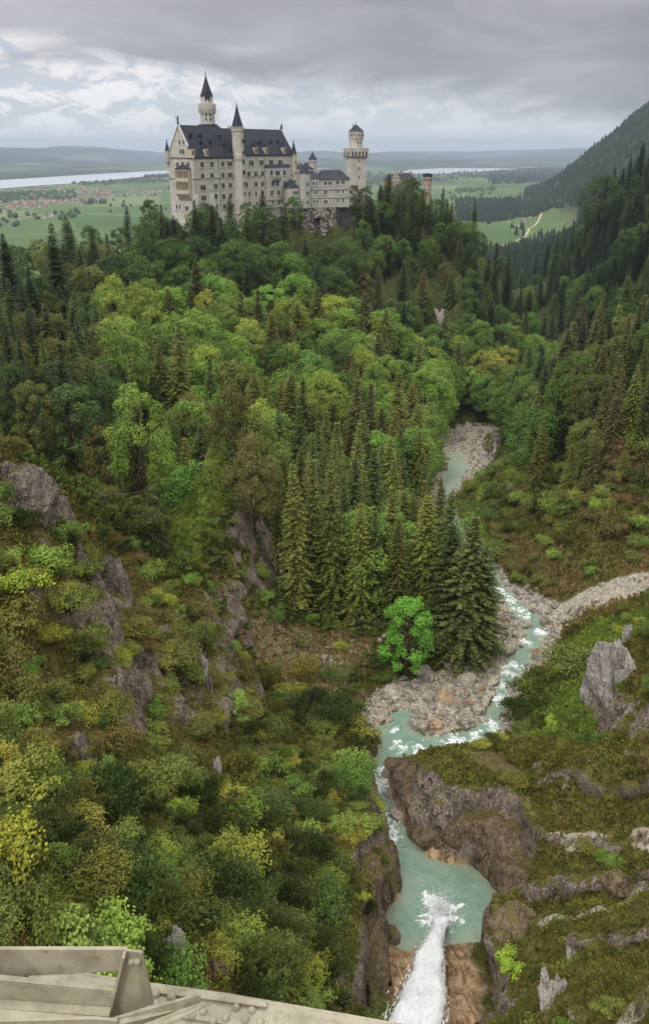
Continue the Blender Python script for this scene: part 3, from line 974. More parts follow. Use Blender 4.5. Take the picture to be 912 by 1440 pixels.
lr.add([(-2.3, vA - .3, zL2 + .5), (-2.3, vB + .3, zL2 + .5), (-.02, vB + .3, zL2 + .5), (-.02, vA - .3, zL2 + .5), (-.1, (vA + vB) / 2 - 1.5, zL2 + 2.2), (-.1, (vA + vB) / 2 + 1.5, zL2 + 2.2)],
       [[1, 0, 4, 5], [0, 3, 4], [1, 5, 2], [0, 1, 2, 3], [2, 5, 4, 3]])
lr.build('loggia_roof', M_SLATE, log)
for X, Y, n in ((112, 645, 2), (146, 642, 2), (180, 644, 2), (140, 560, 3), (197, 720, 1), (197, 790, 1), (198, 855, 1), (108, 915, 1), (128, 915, 1), (172, 925, 2), (125, 500, 1), (150, 500, 1)):
    v, z = gab(X, Y)
    put_window(palace, 0, v, z - 1, n, .8, 2.0, -PI / 2)
# statues on the gables
def figure(u, v, z, lance=True):
    m = MB()
    m.box(u - .35, u + .35, v - .35, v + .35, z, z + .6)
    m.rings(u, v, [(.34, z + .6), (.4, z + 1.2), (.3, z + 1.75), (.42, z + 2.4), (.36, z + 2.75), (.13, z + 2.85), (.2, z + 3.0), (.2, z + 3.2), (.05, z + 3.4)], 8)
    m.tube([(u, v + .4, z + 2.6), (u - .2, v + .75, z + 2.0), (u - .3, v + .7, z + 2.4)], [.13, .1, .08])
    m.tube([(u, v - .4, z + 2.6), (u - .25, v - .7, z + 2.9), (u - .3, v - .75, z + 3.5)], [.13, .1, .08])
    if lance:
        m.tube([(u - .3, v + .72, z + .6), (u - .3, v + .74, z + 4.2)], .05)
    return m
figure(0, PW / 2, Z(9.9)).build('statue', M_BRONZE, palace)
ln = MB()
lz = Z(9.2)
ln.box(PL - .9, PL + .5, PW / 2 - .35, PW / 2 + .35, lz, lz + .4)
ln.tube([(PL - .7, PW / 2, lz + .5), (PL - .2, PW / 2, lz + 1.2), (PL + .15, PW / 2, lz + 1.9)], [.42, .42, .3], 8)
ln.tube([(PL + .1, PW / 2, lz + 1.8), (PL + .45, PW / 2, lz + 2.1), (PL + .7, PW / 2, lz + 2.0)], [.34, .36, .16], 8)
ln.tube([(PL + .2, PW / 2 - .2, lz + 1.4), (PL + .4, PW / 2 - .2, lz + .4)], [.15, .12], 6)
ln.tube([(PL + .2, PW / 2 + .2, lz + 1.4), (PL + .4, PW / 2 + .2, lz + .4)], [.15, .12], 6)
ln.build('lion_statue', M_BRONZE, palace)

# ---------------------------------------------------------------- ladies' wing in front of the courtyard
KF = frame_of(-12, 448, 24.8, 9)
KB = -46.0
L2 = lambda X, Y: (X / 3.8 + 390, Y / 3.8 + 160)
def kf(X, Y, v=0.0):
    return face_hit(KF, *L2(X, Y), v=v, zb=KB)
wing = empty('castle_wing', 'grey castle wing of three storeys on a rough rock base, right of palace', 'castle wing', (-12, 448, KB), (0, 0, KF['a']))
k0, k1, k2 = kf(182, 420)[0], kf(232, 420)[0], kf(384, 420)[0]
zbase = kf(250, 500)[1]
zev = kf(300, 350)[1]
wb = MB()
wb.box(k0, k1, .8, 12, zbase, zev + .3)
wb.box(k1 + .01, k2, 0, 12, zbase, zev)
wb.build('wall', M_GREY, wing)
def hip(mb, u0, u1, v0, v1, z0, h, o=.5, ridge=.35):
    mb.add([(u0 - o, v0 - o, z0), (u1 + o, v0 - o, z0), (u1 + o, v1 + o, z0), (u0 - o, v1 + o, z0),
            (u0 + (u1 - u0) * ridge * .5, (v0 + v1) / 2, z0 + h), (u1 - (u1 - u0) * ridge * .5, (v0 + v1) / 2, z0 + h)],
           [[0, 1, 5, 4], [1, 2, 5], [2, 3, 4, 5], [3, 0, 4], [0, 3, 2, 1]])
    return mb
hip(MB(), k1, k2, 0, 12, zev, 4.2).build('roof', M_SLATE, wing)
hip(MB(), k0, k1, .8, 12, zev + .3, 3.9, .3, .9).build('roof', M_SLATE, wing)
# corner tower of the wing
hx = kf(150, 420)[0]
ht = MB()
hz1 = kf(150, 318, -1)[1]
ht.rings(hx, 1.2, [(3.15, zbase - .2), (3.05, hz1)], 8, PI / 8)
htw = ht.build('corner_tower', M_GREY, wing)
hr_ = MB()
spire(hr_, hx, 1.2, 3.0, hz1, hz1 + 4.0, 8, 1.12, 1.0)
hr_.build('tower_roof', M_SLATE, htw)
for Y in (375, 425, 473):
    _, z = kf(155, Y, -1.8)
    put_window(htw, hx + .4, -1.75, z - .8, 1, .7, 1.7, .1, frame=False)
# low block towards the palace
b0, b1 = kf(55, 450)[0], kf(116, 450)[0]
lz1 = kf(85, 395)[1]
lb = MB().box(b0, b1, .5, 8, zbase - .3, lz1)
lbo = lb.build('low_block', M_GREY, wing)
hip(MB(), b0, b1, .5, 8, lz1, 4.0, .3, .95).build('block_roof', M_SLATE, lbo)
for X, Y, n in ((95, 422, 3), (95, 473, 3)):
    u, z = kf(X, Y, .5)
    put_window(wing, u, .5, z - .9, n, .7, 1.8)
for X, Y, n in ((193, 372, 1), (210, 372, 1), (197, 420, 1), (210, 420, 1), (196, 468, 1), (210, 468, 1), (256, 370, 2), (280, 370, 2), (321, 367, 2), (349, 365, 2), (256, 420, 2), (322, 415, 1), (350, 413, 1), (257, 470, 2), (321, 462, 1), (350, 460, 1)):
    v = 0 if X > 232 else .8
    u, z = kf(X, Y, v)
    put_window(wing, u, v, z - .9, n, .75, 1.8)
st = MB()
for Y in (408, 452):
    z = kf(300, Y)[1]
    st.box(k1 - .05, k2 + .1, -.15, .02, z, z + .3)
    st.box(k0, k1 - .06, .65, .82, z, z + .3)
st.build('string_course', m_plain('grey_ledge', lin(118, 112, 108), .9), wing)
# rough base
rbm = MB()
w0, w1 = kf(122, 550)[0], kf(312, 550)[0]
ux0, ux1 = kf(190, 600)[0], kf(226, 600)[0]
ztop_n = kf(208, 556)[1]
for a, b in ((w0, ux0), (ux1, w1)):
    rbm.add([(a - .3, -2.2, -16), (b + .3 * 0, -2.2, -16), (b, -.5, zbase + .01), (a, -.5, zbase + .01), (a - .3, 9, -16), (b, 9, -16), (b, 9, zbase + .01), (a, 9, zbase + .01)],
            [[0, 1, 2, 3], [1, 5, 6, 2], [4, 0, 3, 7], [3, 2, 6, 7]])
rbm.add([(ux0, -.9, ztop_n), (ux1, -.9, ztop_n), (ux1, -.48, zbase), (ux0, -.48, zbase), (ux0, 2, ztop_n), (ux1, 2, ztop_n)], [[0, 1, 2, 3], [0, 4, 5, 1]])
rbm.add([(ux0, 1.6, -16), (ux1, 1.6, -16), (ux1, 1.6, ztop_n), (ux0, 1.6, ztop_n)], [[0, 1, 2, 3]])
rbm.add([(b0 - 6, -.3, -16), (w0, -.3, -16), (w0, .2, zbase), (b0 - 6, .2, zbase), (b0 - 6, 6, -16), (b0 - 6, 6, zbase)], [[0, 1, 2, 3], [4, 0, 3, 5]])
rbm.build('rock_base', M_RUST, wing)
# dark cliff the wing stands on
cl = MB()
c1 = kf(405, 550)[0]
cl.add([(w1, -1.2, -16), (c1 + 4, 1.5, -16), (c1, 3, zbase - 1), (w1, .2, zbase - .05), (c1 + 2, 11, zbase - 1.5), (w1, 11, zbase - .05)], [[0, 1, 2, 3], [3, 2, 4, 5]])
cl.build('cliff_footing', m_wall('dark_crag', lin(58, 54, 54), lin(84, 78, 74), .8), wing)

# ---------------------------------------------------------------- knights' house behind the court
kx, ky = -6.2, 484.0
KH = -40.0
kh = empty('castle_house', 'small round turret and pale gabled house with dark roofs behind the grey castle wing', 'castle house', (kx, ky, KH), (0, 0, .35))
def zk(Y, y=484):
    d = ray(*L2(200, Y))
    return d[2] / d[1] * y - KH
m = MB()
m.rings(0, 0, [(2.1, 0), (2.0, zk(262)), (2.25, zk(255)), (2.25, zk(242))], 14)
ro = m.build('round_turret', M_GREY, kh)
m = MB()
spire(m, 0, 0, 2.2, zk(243), zk(204), 12, 1.1, .8)
m.build('turret_roof', M_SLATE, ro)
m = MB().box(-9, -.5, -2, 7, 0, zk(292))
m.build('wall', M_LIME, kh)
hip(MB(), -9, -.5, -2, 7, zk(292), zk(262) - zk(292), .4, .2).build('roof', M_SLATE, kh)
m = MB()
for u in (-8, -5.5):
    m.box(u, u + 1, 1, 2, zk(285), zk(258))
    m.build('chimney', M_LIME, kh)
    m = MB()

# ---------------------------------------------------------------- square tower with gallery
qx, qy = 17.1, 505.0
QB = -44.0
sq = empty('castle_tower', 'tall square white castle tower with arched gallery and round top under a low cone roof', 'tower', (qx, qy, QB), (0, 0, math.radians(20)))
def zq(Y):
    d = ray(*L2(418, Y))
    return d[2] / d[1] * qy - QB
s = MB()
h = 4.4
s.prism([(-h, -h), (h, -h), (h, h), (-h, h)], 0, zq(232))
H = 5.35
s.prism([(-h, -h), (h, -h), (h, h), (-h, h)], zq(236), zq(227), [(-H, -H), (H, -H), (H, H), (-H, H)])
s.prism([(-H, -H), (H, -H), (H, H), (-H, H)], zq(227), zq(190))
for k in range(6):
    a = -H + .25 + k * (2 * H - .9) / 5
    for (x0, x1, y0, y1) in ((a, a + .4, -H - .12, -H + .3), (-H - .02, -H + .3, a, a + .5), (H - .3, H + .02, a, a + .5)):
        s.box(x0, x1, y0, y1, zq(227), zq(183))
s.box(-H - .12, H + .12, -H - .12, H + .12, zq(188), zq(183))
so_ = s.build('shaft', M_LIME, sq)
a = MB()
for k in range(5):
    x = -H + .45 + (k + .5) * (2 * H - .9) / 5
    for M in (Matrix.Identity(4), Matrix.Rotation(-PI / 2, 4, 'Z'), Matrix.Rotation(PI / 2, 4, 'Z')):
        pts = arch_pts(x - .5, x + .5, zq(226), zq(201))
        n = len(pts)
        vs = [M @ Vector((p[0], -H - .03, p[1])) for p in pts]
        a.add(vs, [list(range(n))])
a.build('gallery_arches', m_plain('painted_arch_shade', lin(70, 66, 66), .9), so_)  # flat dark panels stand in for the shade within the gallery arches
r = MB()
r.rings(0, 0, [(3.75, zq(189)), (3.7, zq(142)), (4.1, zq(130)), (4.1, zq(97))], 20)
merlons(r, 0, 0, 4.1, zq(97), zq(92), 14, .5, .3)
ro = r.build('round_top', M_LIME, sq)
c = MB()
c.rings(0, 0, [(4.25, zq(97)), (3.9, zq(90)), (.1, zq(56))], 20)
c.rings(0, 0, [(.08, zq(57)), (.22, zq(50)), (.05, zq(43))], 6)
c.rings(-1.9, -.6, [(.35, zq(90)), (.35, zq(62)), (.5, zq(61)), (.05, zq(54))], 8)
c.build('cone_roof', M_SLATE, ro)
for k in range(9):
    an = -PI + .15 + k * .36
    put_window(ro, 4.1 * math.cos(an), 4.1 * math.sin(an), zq(122), 1, .55, 1.5, an + PI / 2, frame=False)
for Y, xx in ((160, -.6), (160, 1.2)):
    put_window(ro, xx, -3.72, zq(160), 1, .5, 1.3, 0, frame=False)
for Y in (260, 300, 345):
    put_window(so_, .3, -h, zq(Y), 1, .55, 1.4, 0, frame=False)

# ---------------------------------------------------------------- gatehouse
GX0, GY0 = 43.5, 556.0
GB = -46.0
gh = empty('castle_gatehouse', 'reddish sandstone castle gatehouse with stepped gable showing between treetops', 'gatehouse', (GX0, GY0, GB), (0, 0, .25))
def zg_(Y, y=556):
    d = ray(*L2(640, Y))
    return d[2] / d[1] * y - GB
m = MB()
m.box(-3, 3, 0, 16, 0, zg_(362))
for k in range(5):
    m.box(-3 + k * .6, 3 - k * .6, 0, .8, zg_(362) + k * 1.05, zg_(362) + (k + 1) * 1.05 + .01)
m.box(3.01, 13, 3, 14, 0, zg_(356))
m.build('wall', M_BRICK, gh)
m = MB()
m.add([(-3.3, .8, zg_(362)), (3.3, .8, zg_(362)), (0, .8, zg_(322)), (-3.3, 16.3, zg_(362)), (3.3, 16.3, zg_(362)), (0, 16.3, zg_(322))], [[0, 2, 5, 3], [1, 4, 5, 2], [3, 5, 4], [0, 1, 2]])
m.build('roof', M_SLATE, gh)
hip(MB(), 3.4, 13, 3, 14, zg_(356), zg_(318) - zg_(356), .4, .3).build('roof', M_SLATE, gh)
for x, Y in ((-.9, 350), (.9, 350), (-1, 372), (1, 372), (-1, 400), (1, 400)):
    put_window(gh, x, 0, zg_(Y), 1, .6, 1.5)
m = MB()
for x in (5, 11.5):
    m.box(x, x + 1, 7, 8.2, zg_(345), zg_(308))
    m.build('chimney', M_BRICK, gh)
    m = MB()
gt = empty('gate_tower', 'round reddish tower with dark battlements beside the gatehouse, right end of the castle', 'tower', (62.9, 560, GB), (0, 0, 0))
m = MB()
m.rings(0, 0, [(2.55, 0), (2.5, zg_(358)), (2.9, zg_(350)), (2.9, zg_(338))], 16)
m.build('shaft', M_BRICK, gt)
m = MB()
m.rings(0, 0, [(2.95, zg_(338)), (2.95, zg_(330)), (2.2, zg_(329.8)), (1.6, zg_(318))], 16)
merlons(m, 0, 0, 2.95, zg_(330), zg_(322), 9, .5, .4)
m.build('battlement', M_SLATE, gt)
for an in (-1.4, -2.1):
    put_window(gt, 2.52 * math.cos(an), 2.52 * math.sin(an), zg_(415), 1, .6, 2.0, an + PI / 2)
# low curtain wall between tower and gatehouse
cw = MB().box(0, 26, 0, 1, 0, 8.5)
cwo = cw.build('curtain_wall', M_GREY, None, loc=(20, 528, -42), rot=(0, 0, .75))
thing(cwo, 'low grey curtain wall behind treetops between square tower and gatehouse', 'wall')
# ================================================================== VEGETATION
def unit(a):
    return a / np.maximum(np.linalg.norm(a, axis=-1, keepdims=True), 1e-9)

class Leaves:
    """many small faces gathered in one mesh"""
    def __init__(s):
        s.q, s.lv = [], []
    def quads(s, c, d, n, l, w, lv, kite=True, bend=0.0):
        """c base points (N,3); d direction; n approx normal; l, w sizes"""
        d = unit(d)
        side = unit(np.cross(d, n))
        l = np.asarray(l)[:, None] * np.ones((len(c), 1))
        w = np.asarray(w)[:, None] * np.ones((len(c), 1))
        down = np.array([0, 0, -1.0]) * bend
        if kite:
            a = c
            b = c + d * l * .45 + side * w * .5
            e = c + d * l + down * l
            f = c + d * l * .45 - side * w * .5
        else:
            a = c - side * w * .5
            b = c + side * w * .5
            e = b + d * l + down * l
            f = a + d * l + down * l
        s.q.append(np.stack([a, b, e, f], 1))
        s.lv.append(np.asarray(lv) * np.ones(len(c)))
    def mesh(s, name, mat):
        Q = np.concatenate(s.q)
        lv = np.concatenate(s.lv)
        V = Q.reshape(-1, 3)
        Fq = np.arange(len(V)).reshape(-1, 4)
        return mk_mesh(name, V, Fq, [mat], False, {'lv': lv})

def b_leaf(t, trans=.28, spread=.55, hue=.35):
    col = t.n('ShaderNodeObjectInfo').outputs['Color']
    lv = t.attr('lv')
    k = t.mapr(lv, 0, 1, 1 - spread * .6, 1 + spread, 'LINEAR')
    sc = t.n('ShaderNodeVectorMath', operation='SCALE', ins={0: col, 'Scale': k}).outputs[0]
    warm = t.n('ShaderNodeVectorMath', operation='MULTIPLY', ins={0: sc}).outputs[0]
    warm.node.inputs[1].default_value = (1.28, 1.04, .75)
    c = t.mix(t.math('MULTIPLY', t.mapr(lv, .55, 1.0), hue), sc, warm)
    d = t.n('ShaderNodeBsdfPrincipled', ins={'Base Color': c, 'Roughness': .62, 'Specular IOR Level': .22})
    tr = t.n('ShaderNodeBsdfTranslucent', ins={'Color': c})
    m = t.n('ShaderNodeMixShader', ins={0: trans, 1: d.outputs[0], 2: tr.outputs[0]})
    t.out(m.outputs[0])
M_LEAF = material('broad_leaves', lambda t: b_leaf(t, .30, .60, .45))
M_NEEDLE = material('needles', lambda t: b_leaf(t, .15, .65, .2))
def b_bark(t):
    P = t.n('ShaderNodeTexCoord').outputs['Object']
    n = t.noise(t.mapping(P, (3, 3, .6)), 1.5, 5, .6)
    t.out(t.pbsdf(t.mix(t.mapr(n, .3, .7), lin(58, 48, 40), lin(112, 98, 84)), .95, t.bump(n, .5, .05), .1))
M_BARK = material('bark', b_bark)

def spruce_meshes(seed, H=26.0, R=3.7, clear=.06, dens=1.0, power=.8):
    r = np.random.default_rng(seed)
    L = Leaves()
    z = clear * H
    while z < H * .985:
        f = 1 - z / H
        Rz = R * f ** power * (1.0 if z > .2 * H else .75 + .25 * z / (.2 * H))
        nb = int(r.integers(6, 9))
        ph0 = r.random() * 6.28
        for k in range(nb):
            if r.random() < .07:
                continue
            ph = ph0 + 6.283 * k / nb + r.normal(0, .18)
            l = max(.3, Rz * r.uniform(.70, 1.15))
            pitch = math.radians(r.normal(28 - 55 * f ** .6, 7))
            m = max(2, int(l / .30 * dens))
            s = (np.arange(m) + r.random(m)) / m
            rr = l * s * math.cos(pitch)
            zz = z + l * s * math.sin(pitch) - .22 * l * s ** 2 * (f > .15) + .30 * l * np.maximum(s - .72, 0)
            out = np.array([math.cos(ph), math.sin(ph), 0])
            lat = np.array([-math.sin(ph), math.cos(ph), 0])
            base = out[None] * rr[:, None]
            base[:, 2] = zz
            tl = (.32 + .55 * (1 - s) * min(1, l / 2.5)) * r.uniform(.8, 1.25, m)
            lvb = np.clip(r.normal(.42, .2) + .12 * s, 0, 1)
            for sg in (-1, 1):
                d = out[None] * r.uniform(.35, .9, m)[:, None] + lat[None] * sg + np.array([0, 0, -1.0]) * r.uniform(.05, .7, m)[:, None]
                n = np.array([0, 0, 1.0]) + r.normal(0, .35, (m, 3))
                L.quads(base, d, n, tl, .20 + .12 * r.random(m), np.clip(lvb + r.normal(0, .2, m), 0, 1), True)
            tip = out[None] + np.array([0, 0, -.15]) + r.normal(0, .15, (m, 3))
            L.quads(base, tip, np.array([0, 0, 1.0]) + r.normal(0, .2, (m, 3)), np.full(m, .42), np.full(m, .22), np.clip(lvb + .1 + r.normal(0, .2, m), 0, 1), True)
        z += r.uniform(.42, .66) * (H / 26) * (.55 + .45 * f) / dens ** .3
    top = np.tile(np.array([[0, 0, H * .975]]), (6, 1))
    L.quads(top, np.array([[.2, 0, 1], [-.2, 0, 1], [0, .2, 1], [0, -.2, 1], [.1, .1, 1], [-.1, -.1, 1.]]), np.array([[1., 0, 0]] * 6) + .1, np.full(6, .7), np.full(6, .2), .5)
    t = MB().tube([(0, 0, -.6), (0, 0, H * .3), (0, 0, H * .7), (0, 0, H * .98)], [.30, .22, .12, .02], 7)
    return L.mesh('crown', M_NEEDLE), t.mesh('trunk', [M_BARK], True)

def beech_meshes(seed, H=20.0, R=4.6, nl=17, n_leaf=520, leaf=.46, low=.22):
    r = np.random.default_rng(seed)
    L = Leaves()
    t = MB()
    lean = r.normal(0, .5, 2)
    top = Vector((lean[0], lean[1], H * .72))
    t.tube([(0, 0, -.6), (lean[0] * .3, lean[1] * .3, H * .3), top], [.34, .24, .08], 7)
    cents = []
    zc_, hz_ = H * (.5 + low / 2), H * (1 - low) / 2
    for k in range(nl):
        u = 1 - (k + .5) / nl * 1.72
        ph = k * 2.39996 + r.normal(0, .25)
        q = math.sqrt(max(0, 1 - u * u)) * (1.0 if u < .2 else 1.05)
        rj = r.uniform(.62, .92)
        c = np.array([lean[0] + R * q * rj * math.cos(ph), lean[1] + R * q * rj * math.sin(ph), zc_ + hz_ * (u * .86) + r.normal(0, .35)])
        cents.append((c, R * r.uniform(.17, .44)))
    cen = np.array([lean[0], lean[1], zc_ - hz_ * .2])
    for c, lr in cents:
        m = int(n_leaf * (lr / (.32 * R)) ** 2)
        v = unit(r.normal(size=(m, 3)))
        ou = unit(c - cen + np.array([0, 0, .6]))
        fl = (v @ ou) < -.25
        v[fl] *= -1
        nz = vnoise(v[:, 0] * 2.4 + seed, v[:, 1] * 2.4 + c[0], v[:, 2] * 2.4 + c[2], seed % 97)
        rad = lr * (.70 + .42 * nz + .28 * r.random(m))
        P = c[None] + v * rad[:, None]
        n = unit(v + np.array([0, 0, .5]) + r.normal(0, .55, (m, 3)))
        d = np.cross(n, r.normal(size=(m, 3)))
        d[:, 2] -= .25
        lv = np.clip(.45 + .22 * nz + r.normal(0, .2, m) + .1 * r.normal(), 0, 1)
        L.quads(P, d, n, leaf * r.uniform(.6, 1.4, m), leaf * r.uniform(.55, 1.0, m), lv, True)
        z0 = max(H * .15, c[2] - lr * 1.2 - math.hypot(c[0], c[1]) * .6)
        mid = (c + np.array([0, 0, z0])) / 2 + r.normal(0, .3, 3)
        t.tube([(lean[0] * z0 / H, lean[1] * z0 / H, z0), mid, c], [.11, .08, .03], 5)
    return L.mesh('crown', M_LEAF), t.mesh('trunk', [M_BARK], True)

def bush_meshes(seed, R=1.5, leaf=.19, nl=8, n_leaf=190, needle=False):
    r = np.random.default_rng(seed)
    L = Leaves()
    t = MB()
    for k in range(nl):
        a, rad = r.random() * 6.283, R * .98 * math.sqrt(r.random())
        lr = R * r.uniform(.20, .52)
        c = np.array([rad * math.cos(a), rad * math.sin(a), R * (.35 + .75 * r.random() * (1 - rad / R * .6))])
        m = int(n_leaf * (lr / (.42 * R)) ** 2)
        v = unit(r.normal(size=(m, 3)))
        v[:, 2] = np.where(v[:, 2] < -.4, -v[:, 2], v[:, 2])
        nz = vnoise(v[:, 0] * 2.5 + seed, v[:, 1] * 2.5 + k, v[:, 2] * 2.5, seed % 89)
        P = c[None] + v * (lr * (.62 + .55 * nz + .42 * r.random(m)))[:, None] * np.array([1, 1, .85])
        lv = np.clip(.45 + .25 * nz + r.normal(0, .18, m) + .12 * r.normal(), 0, 1)
        if needle:
            d = unit(v + np.array([0, 0, .7]) + r.normal(0, .4, (m, 3)))
            n = np.cross(d, r.normal(size=(m, 3)))
            L.quads(P, d, n, leaf * 1.7 * r.uniform(.7, 1.3, m), leaf * .55 * r.uniform(.7, 1.2, m), lv, True)
            L.quads(P, d + r.normal(0, .5, (m, 3)), np.cross(d, r.normal(size=(m, 3))), leaf * 1.5 * r.uniform(.7, 1.3, m), leaf * .5 * r.uniform(.7, 1.2, m), np.clip(lv - .1, 0, 1), True)
        else:
            n = unit(v + np.array([0, 0, .5]) + r.normal(0, .5, (m, 3)))
            L.quads(P, np.cross(n, r.normal(size=(m, 3))), n, leaf * r.uniform(.7, 1.3, m), leaf * r.uniform(.6, 1.0, m), lv, True)
        t.tube([(0, 0, -.5), c * np.array([.4, .4, .4]) + r.normal(0, .05, 3), c], [.06, .045, .015], 5)
    return L.mesh('foliage', M_NEEDLE if needle else M_LEAF), t.mesh('stem', [M_BARK], True)

SPR = [spruce_meshes(101, 26, 4.3), spruce_meshes(102, 26, 5.0, .05, 1.05, .72), spruce_meshes(103, 26, 3.8, .10, 1.0, .85), spruce_meshes(104, 26, 4.6, .16, .9, .7), spruce_meshes(105, 26, 5.4, .03, 1.1, .85)]
BEE = [beech_meshes(201, 20, 5.4, 44, 300, .33, .12), beech_meshes(202, 20, 4.8, 40, 300, .32, .12), beech_meshes(203, 20, 6.2, 50, 310, .35, .12), beech_meshes(204, 20, 4.3, 34, 300, .32, .10), beech_meshes(205, 20, 5.6, 40, 300, .35, .2)]
BUS = [bush_meshes(301, 1.5, .125, 12, 300), bush_meshes(302, 1.5, .11, 14, 340), bush_meshes(303, 1.5, .14, 11, 240), bush_meshes(304, 1.5, .125, 15, 260)]
PIN = [bush_meshes(401, 1.5, .13, 13, 220, True), bush_meshes(402, 1.5, .12, 15, 240, True), bush_meshes(403, 1.5, .14, 11, 230, True)]

WORDS = dict(first='', )
LABELQ = []     # (object, base label, px, py): made unique at the end
ORD = ['first', 'second', 'third', 'fourth', 'fifth', 'sixth', 'seventh', 'eighth', 'ninth', 'tenth', 'eleventh', 'twelfth', 'thirteenth', 'fourteenth', 'fifteenth', 'sixteenth', 'seventeenth', 'eighteenth', 'nineteenth', 'twentieth']
def queue_label(o, base, world):
    px, py = proj(world)
    LABELQ.append((o, base, px, py))

def rank_words(i, n):
    if n == 1:
        return ''
    if n == 2:
        return ('left one', 'right one')[i]
    if i == 0:
        return 'leftmost'
    if i == n - 1:
        return 'rightmost'
    if n == 3:
        return 'middle one'
    return '%s from left' % ORD[i] if i < n / 2 else '%s from right' % ORD[n - 1 - i]

def flush_labels():
    by = {}
    for q in LABELQ:
        by.setdefault(q[1], []).append(q)
    for base, L in by.items():
        rows = max(1, math.ceil(len(L) / 9))
        L.sort(key=lambda q: q[3])
        cuts = [round(len(L) * k / rows) for k in range(rows + 1)]
        names = {1: [''], 2: ['upper row'], 3: ['top row']}.get(rows, ['top row'])
        names = {1: [''], 2: ['upper row', 'lower row'], 3: ['top row', 'middle row', 'bottom row']}.get(rows) or \
            ['%s row' % ORD[k] for k in range(rows)]
        for k in range(rows):
            part = sorted(L[cuts[k]:cuts[k + 1]], key=lambda q: q[2])
            for i, q in enumerate(part):
                tail = [w for w in (names[k], rank_words(i, len(part))) if w]
                q[0]['label'] = ', '.join([base] + tail)

def plant(kind, meshes, x, y, z, sc, rot, color, cat, group, base, far=False, hint_z=0.0, sxy=1.0, tilt=0.0):
    o = bpy.data.objects.new(kind, None)
    COL.objects.link(o)
    o.empty_display_size = .3
    o.location = (x, y, z)
    o.rotation_euler = (tilt * math.cos(rot * 3), tilt * math.sin(rot * 3), rot)
    q_ = 1.0 if cat == 'tree' else .78 + .5 * ((x * 7.3 + y * 3.1) % 1.0)
    o.scale = (sc * sxy * q_, sc * sxy / q_, sc)
    o['category'] = cat
    o['group'] = group
    names = ('crown', 'trunk') if cat == 'tree' else ('foliage', 'stem')
    for nm, me in zip(names, meshes):
        c = bpy.data.objects.new(nm, me)
        COL.objects.link(c)
        c.parent = o
        c.color = (*color, 1)
    queue_label(o, base, (x, y, z + hint_z))
    return o

def jit(col, r, v=.17, h=.045):
    k = 1 + r.normal(0, v)
    return tuple(max(.004, c * k * (1 + r.normal(0, h))) for c in col)

C3 = lambda r, g, b: lin(r, g, b)[:3]
PAL = dict(
    dark_spruce=C3(58, 72, 40), olive_spruce=C3(108, 112, 52), brown_spruce=C3(98, 98, 56), blue_spruce=C3(52, 66, 42), mid_spruce=C3(82, 96, 48),
    bright_beech=C3(116, 144, 62), mid_beech=C3(92, 119, 54), dark_beech=C3(70, 92, 45), yellow_beech=C3(144, 156, 68), olive_beech=C3(104, 108, 54), fresh_beech=C3(104, 150, 60))
CNAME = dict(dark_spruce='dark green spruce', olive_spruce='olive green spruce', brown_spruce='brownish spruce', blue_spruce='bluish spruce', mid_spruce='mid green spruce',
             bright_beech='bright green broadleaf', mid_beech='mid green broadleaf', dark_beech='dark green broadleaf', yellow_beech='yellowish broadleaf', olive_beech='olive broadleaf', fresh_beech='fresh green broadleaf')

def in_poly(poly, x, y):
    return float(poly_dist([(a, b) for a, b in poly], np.array([x], float), np.array([y], float))[0]) < 0
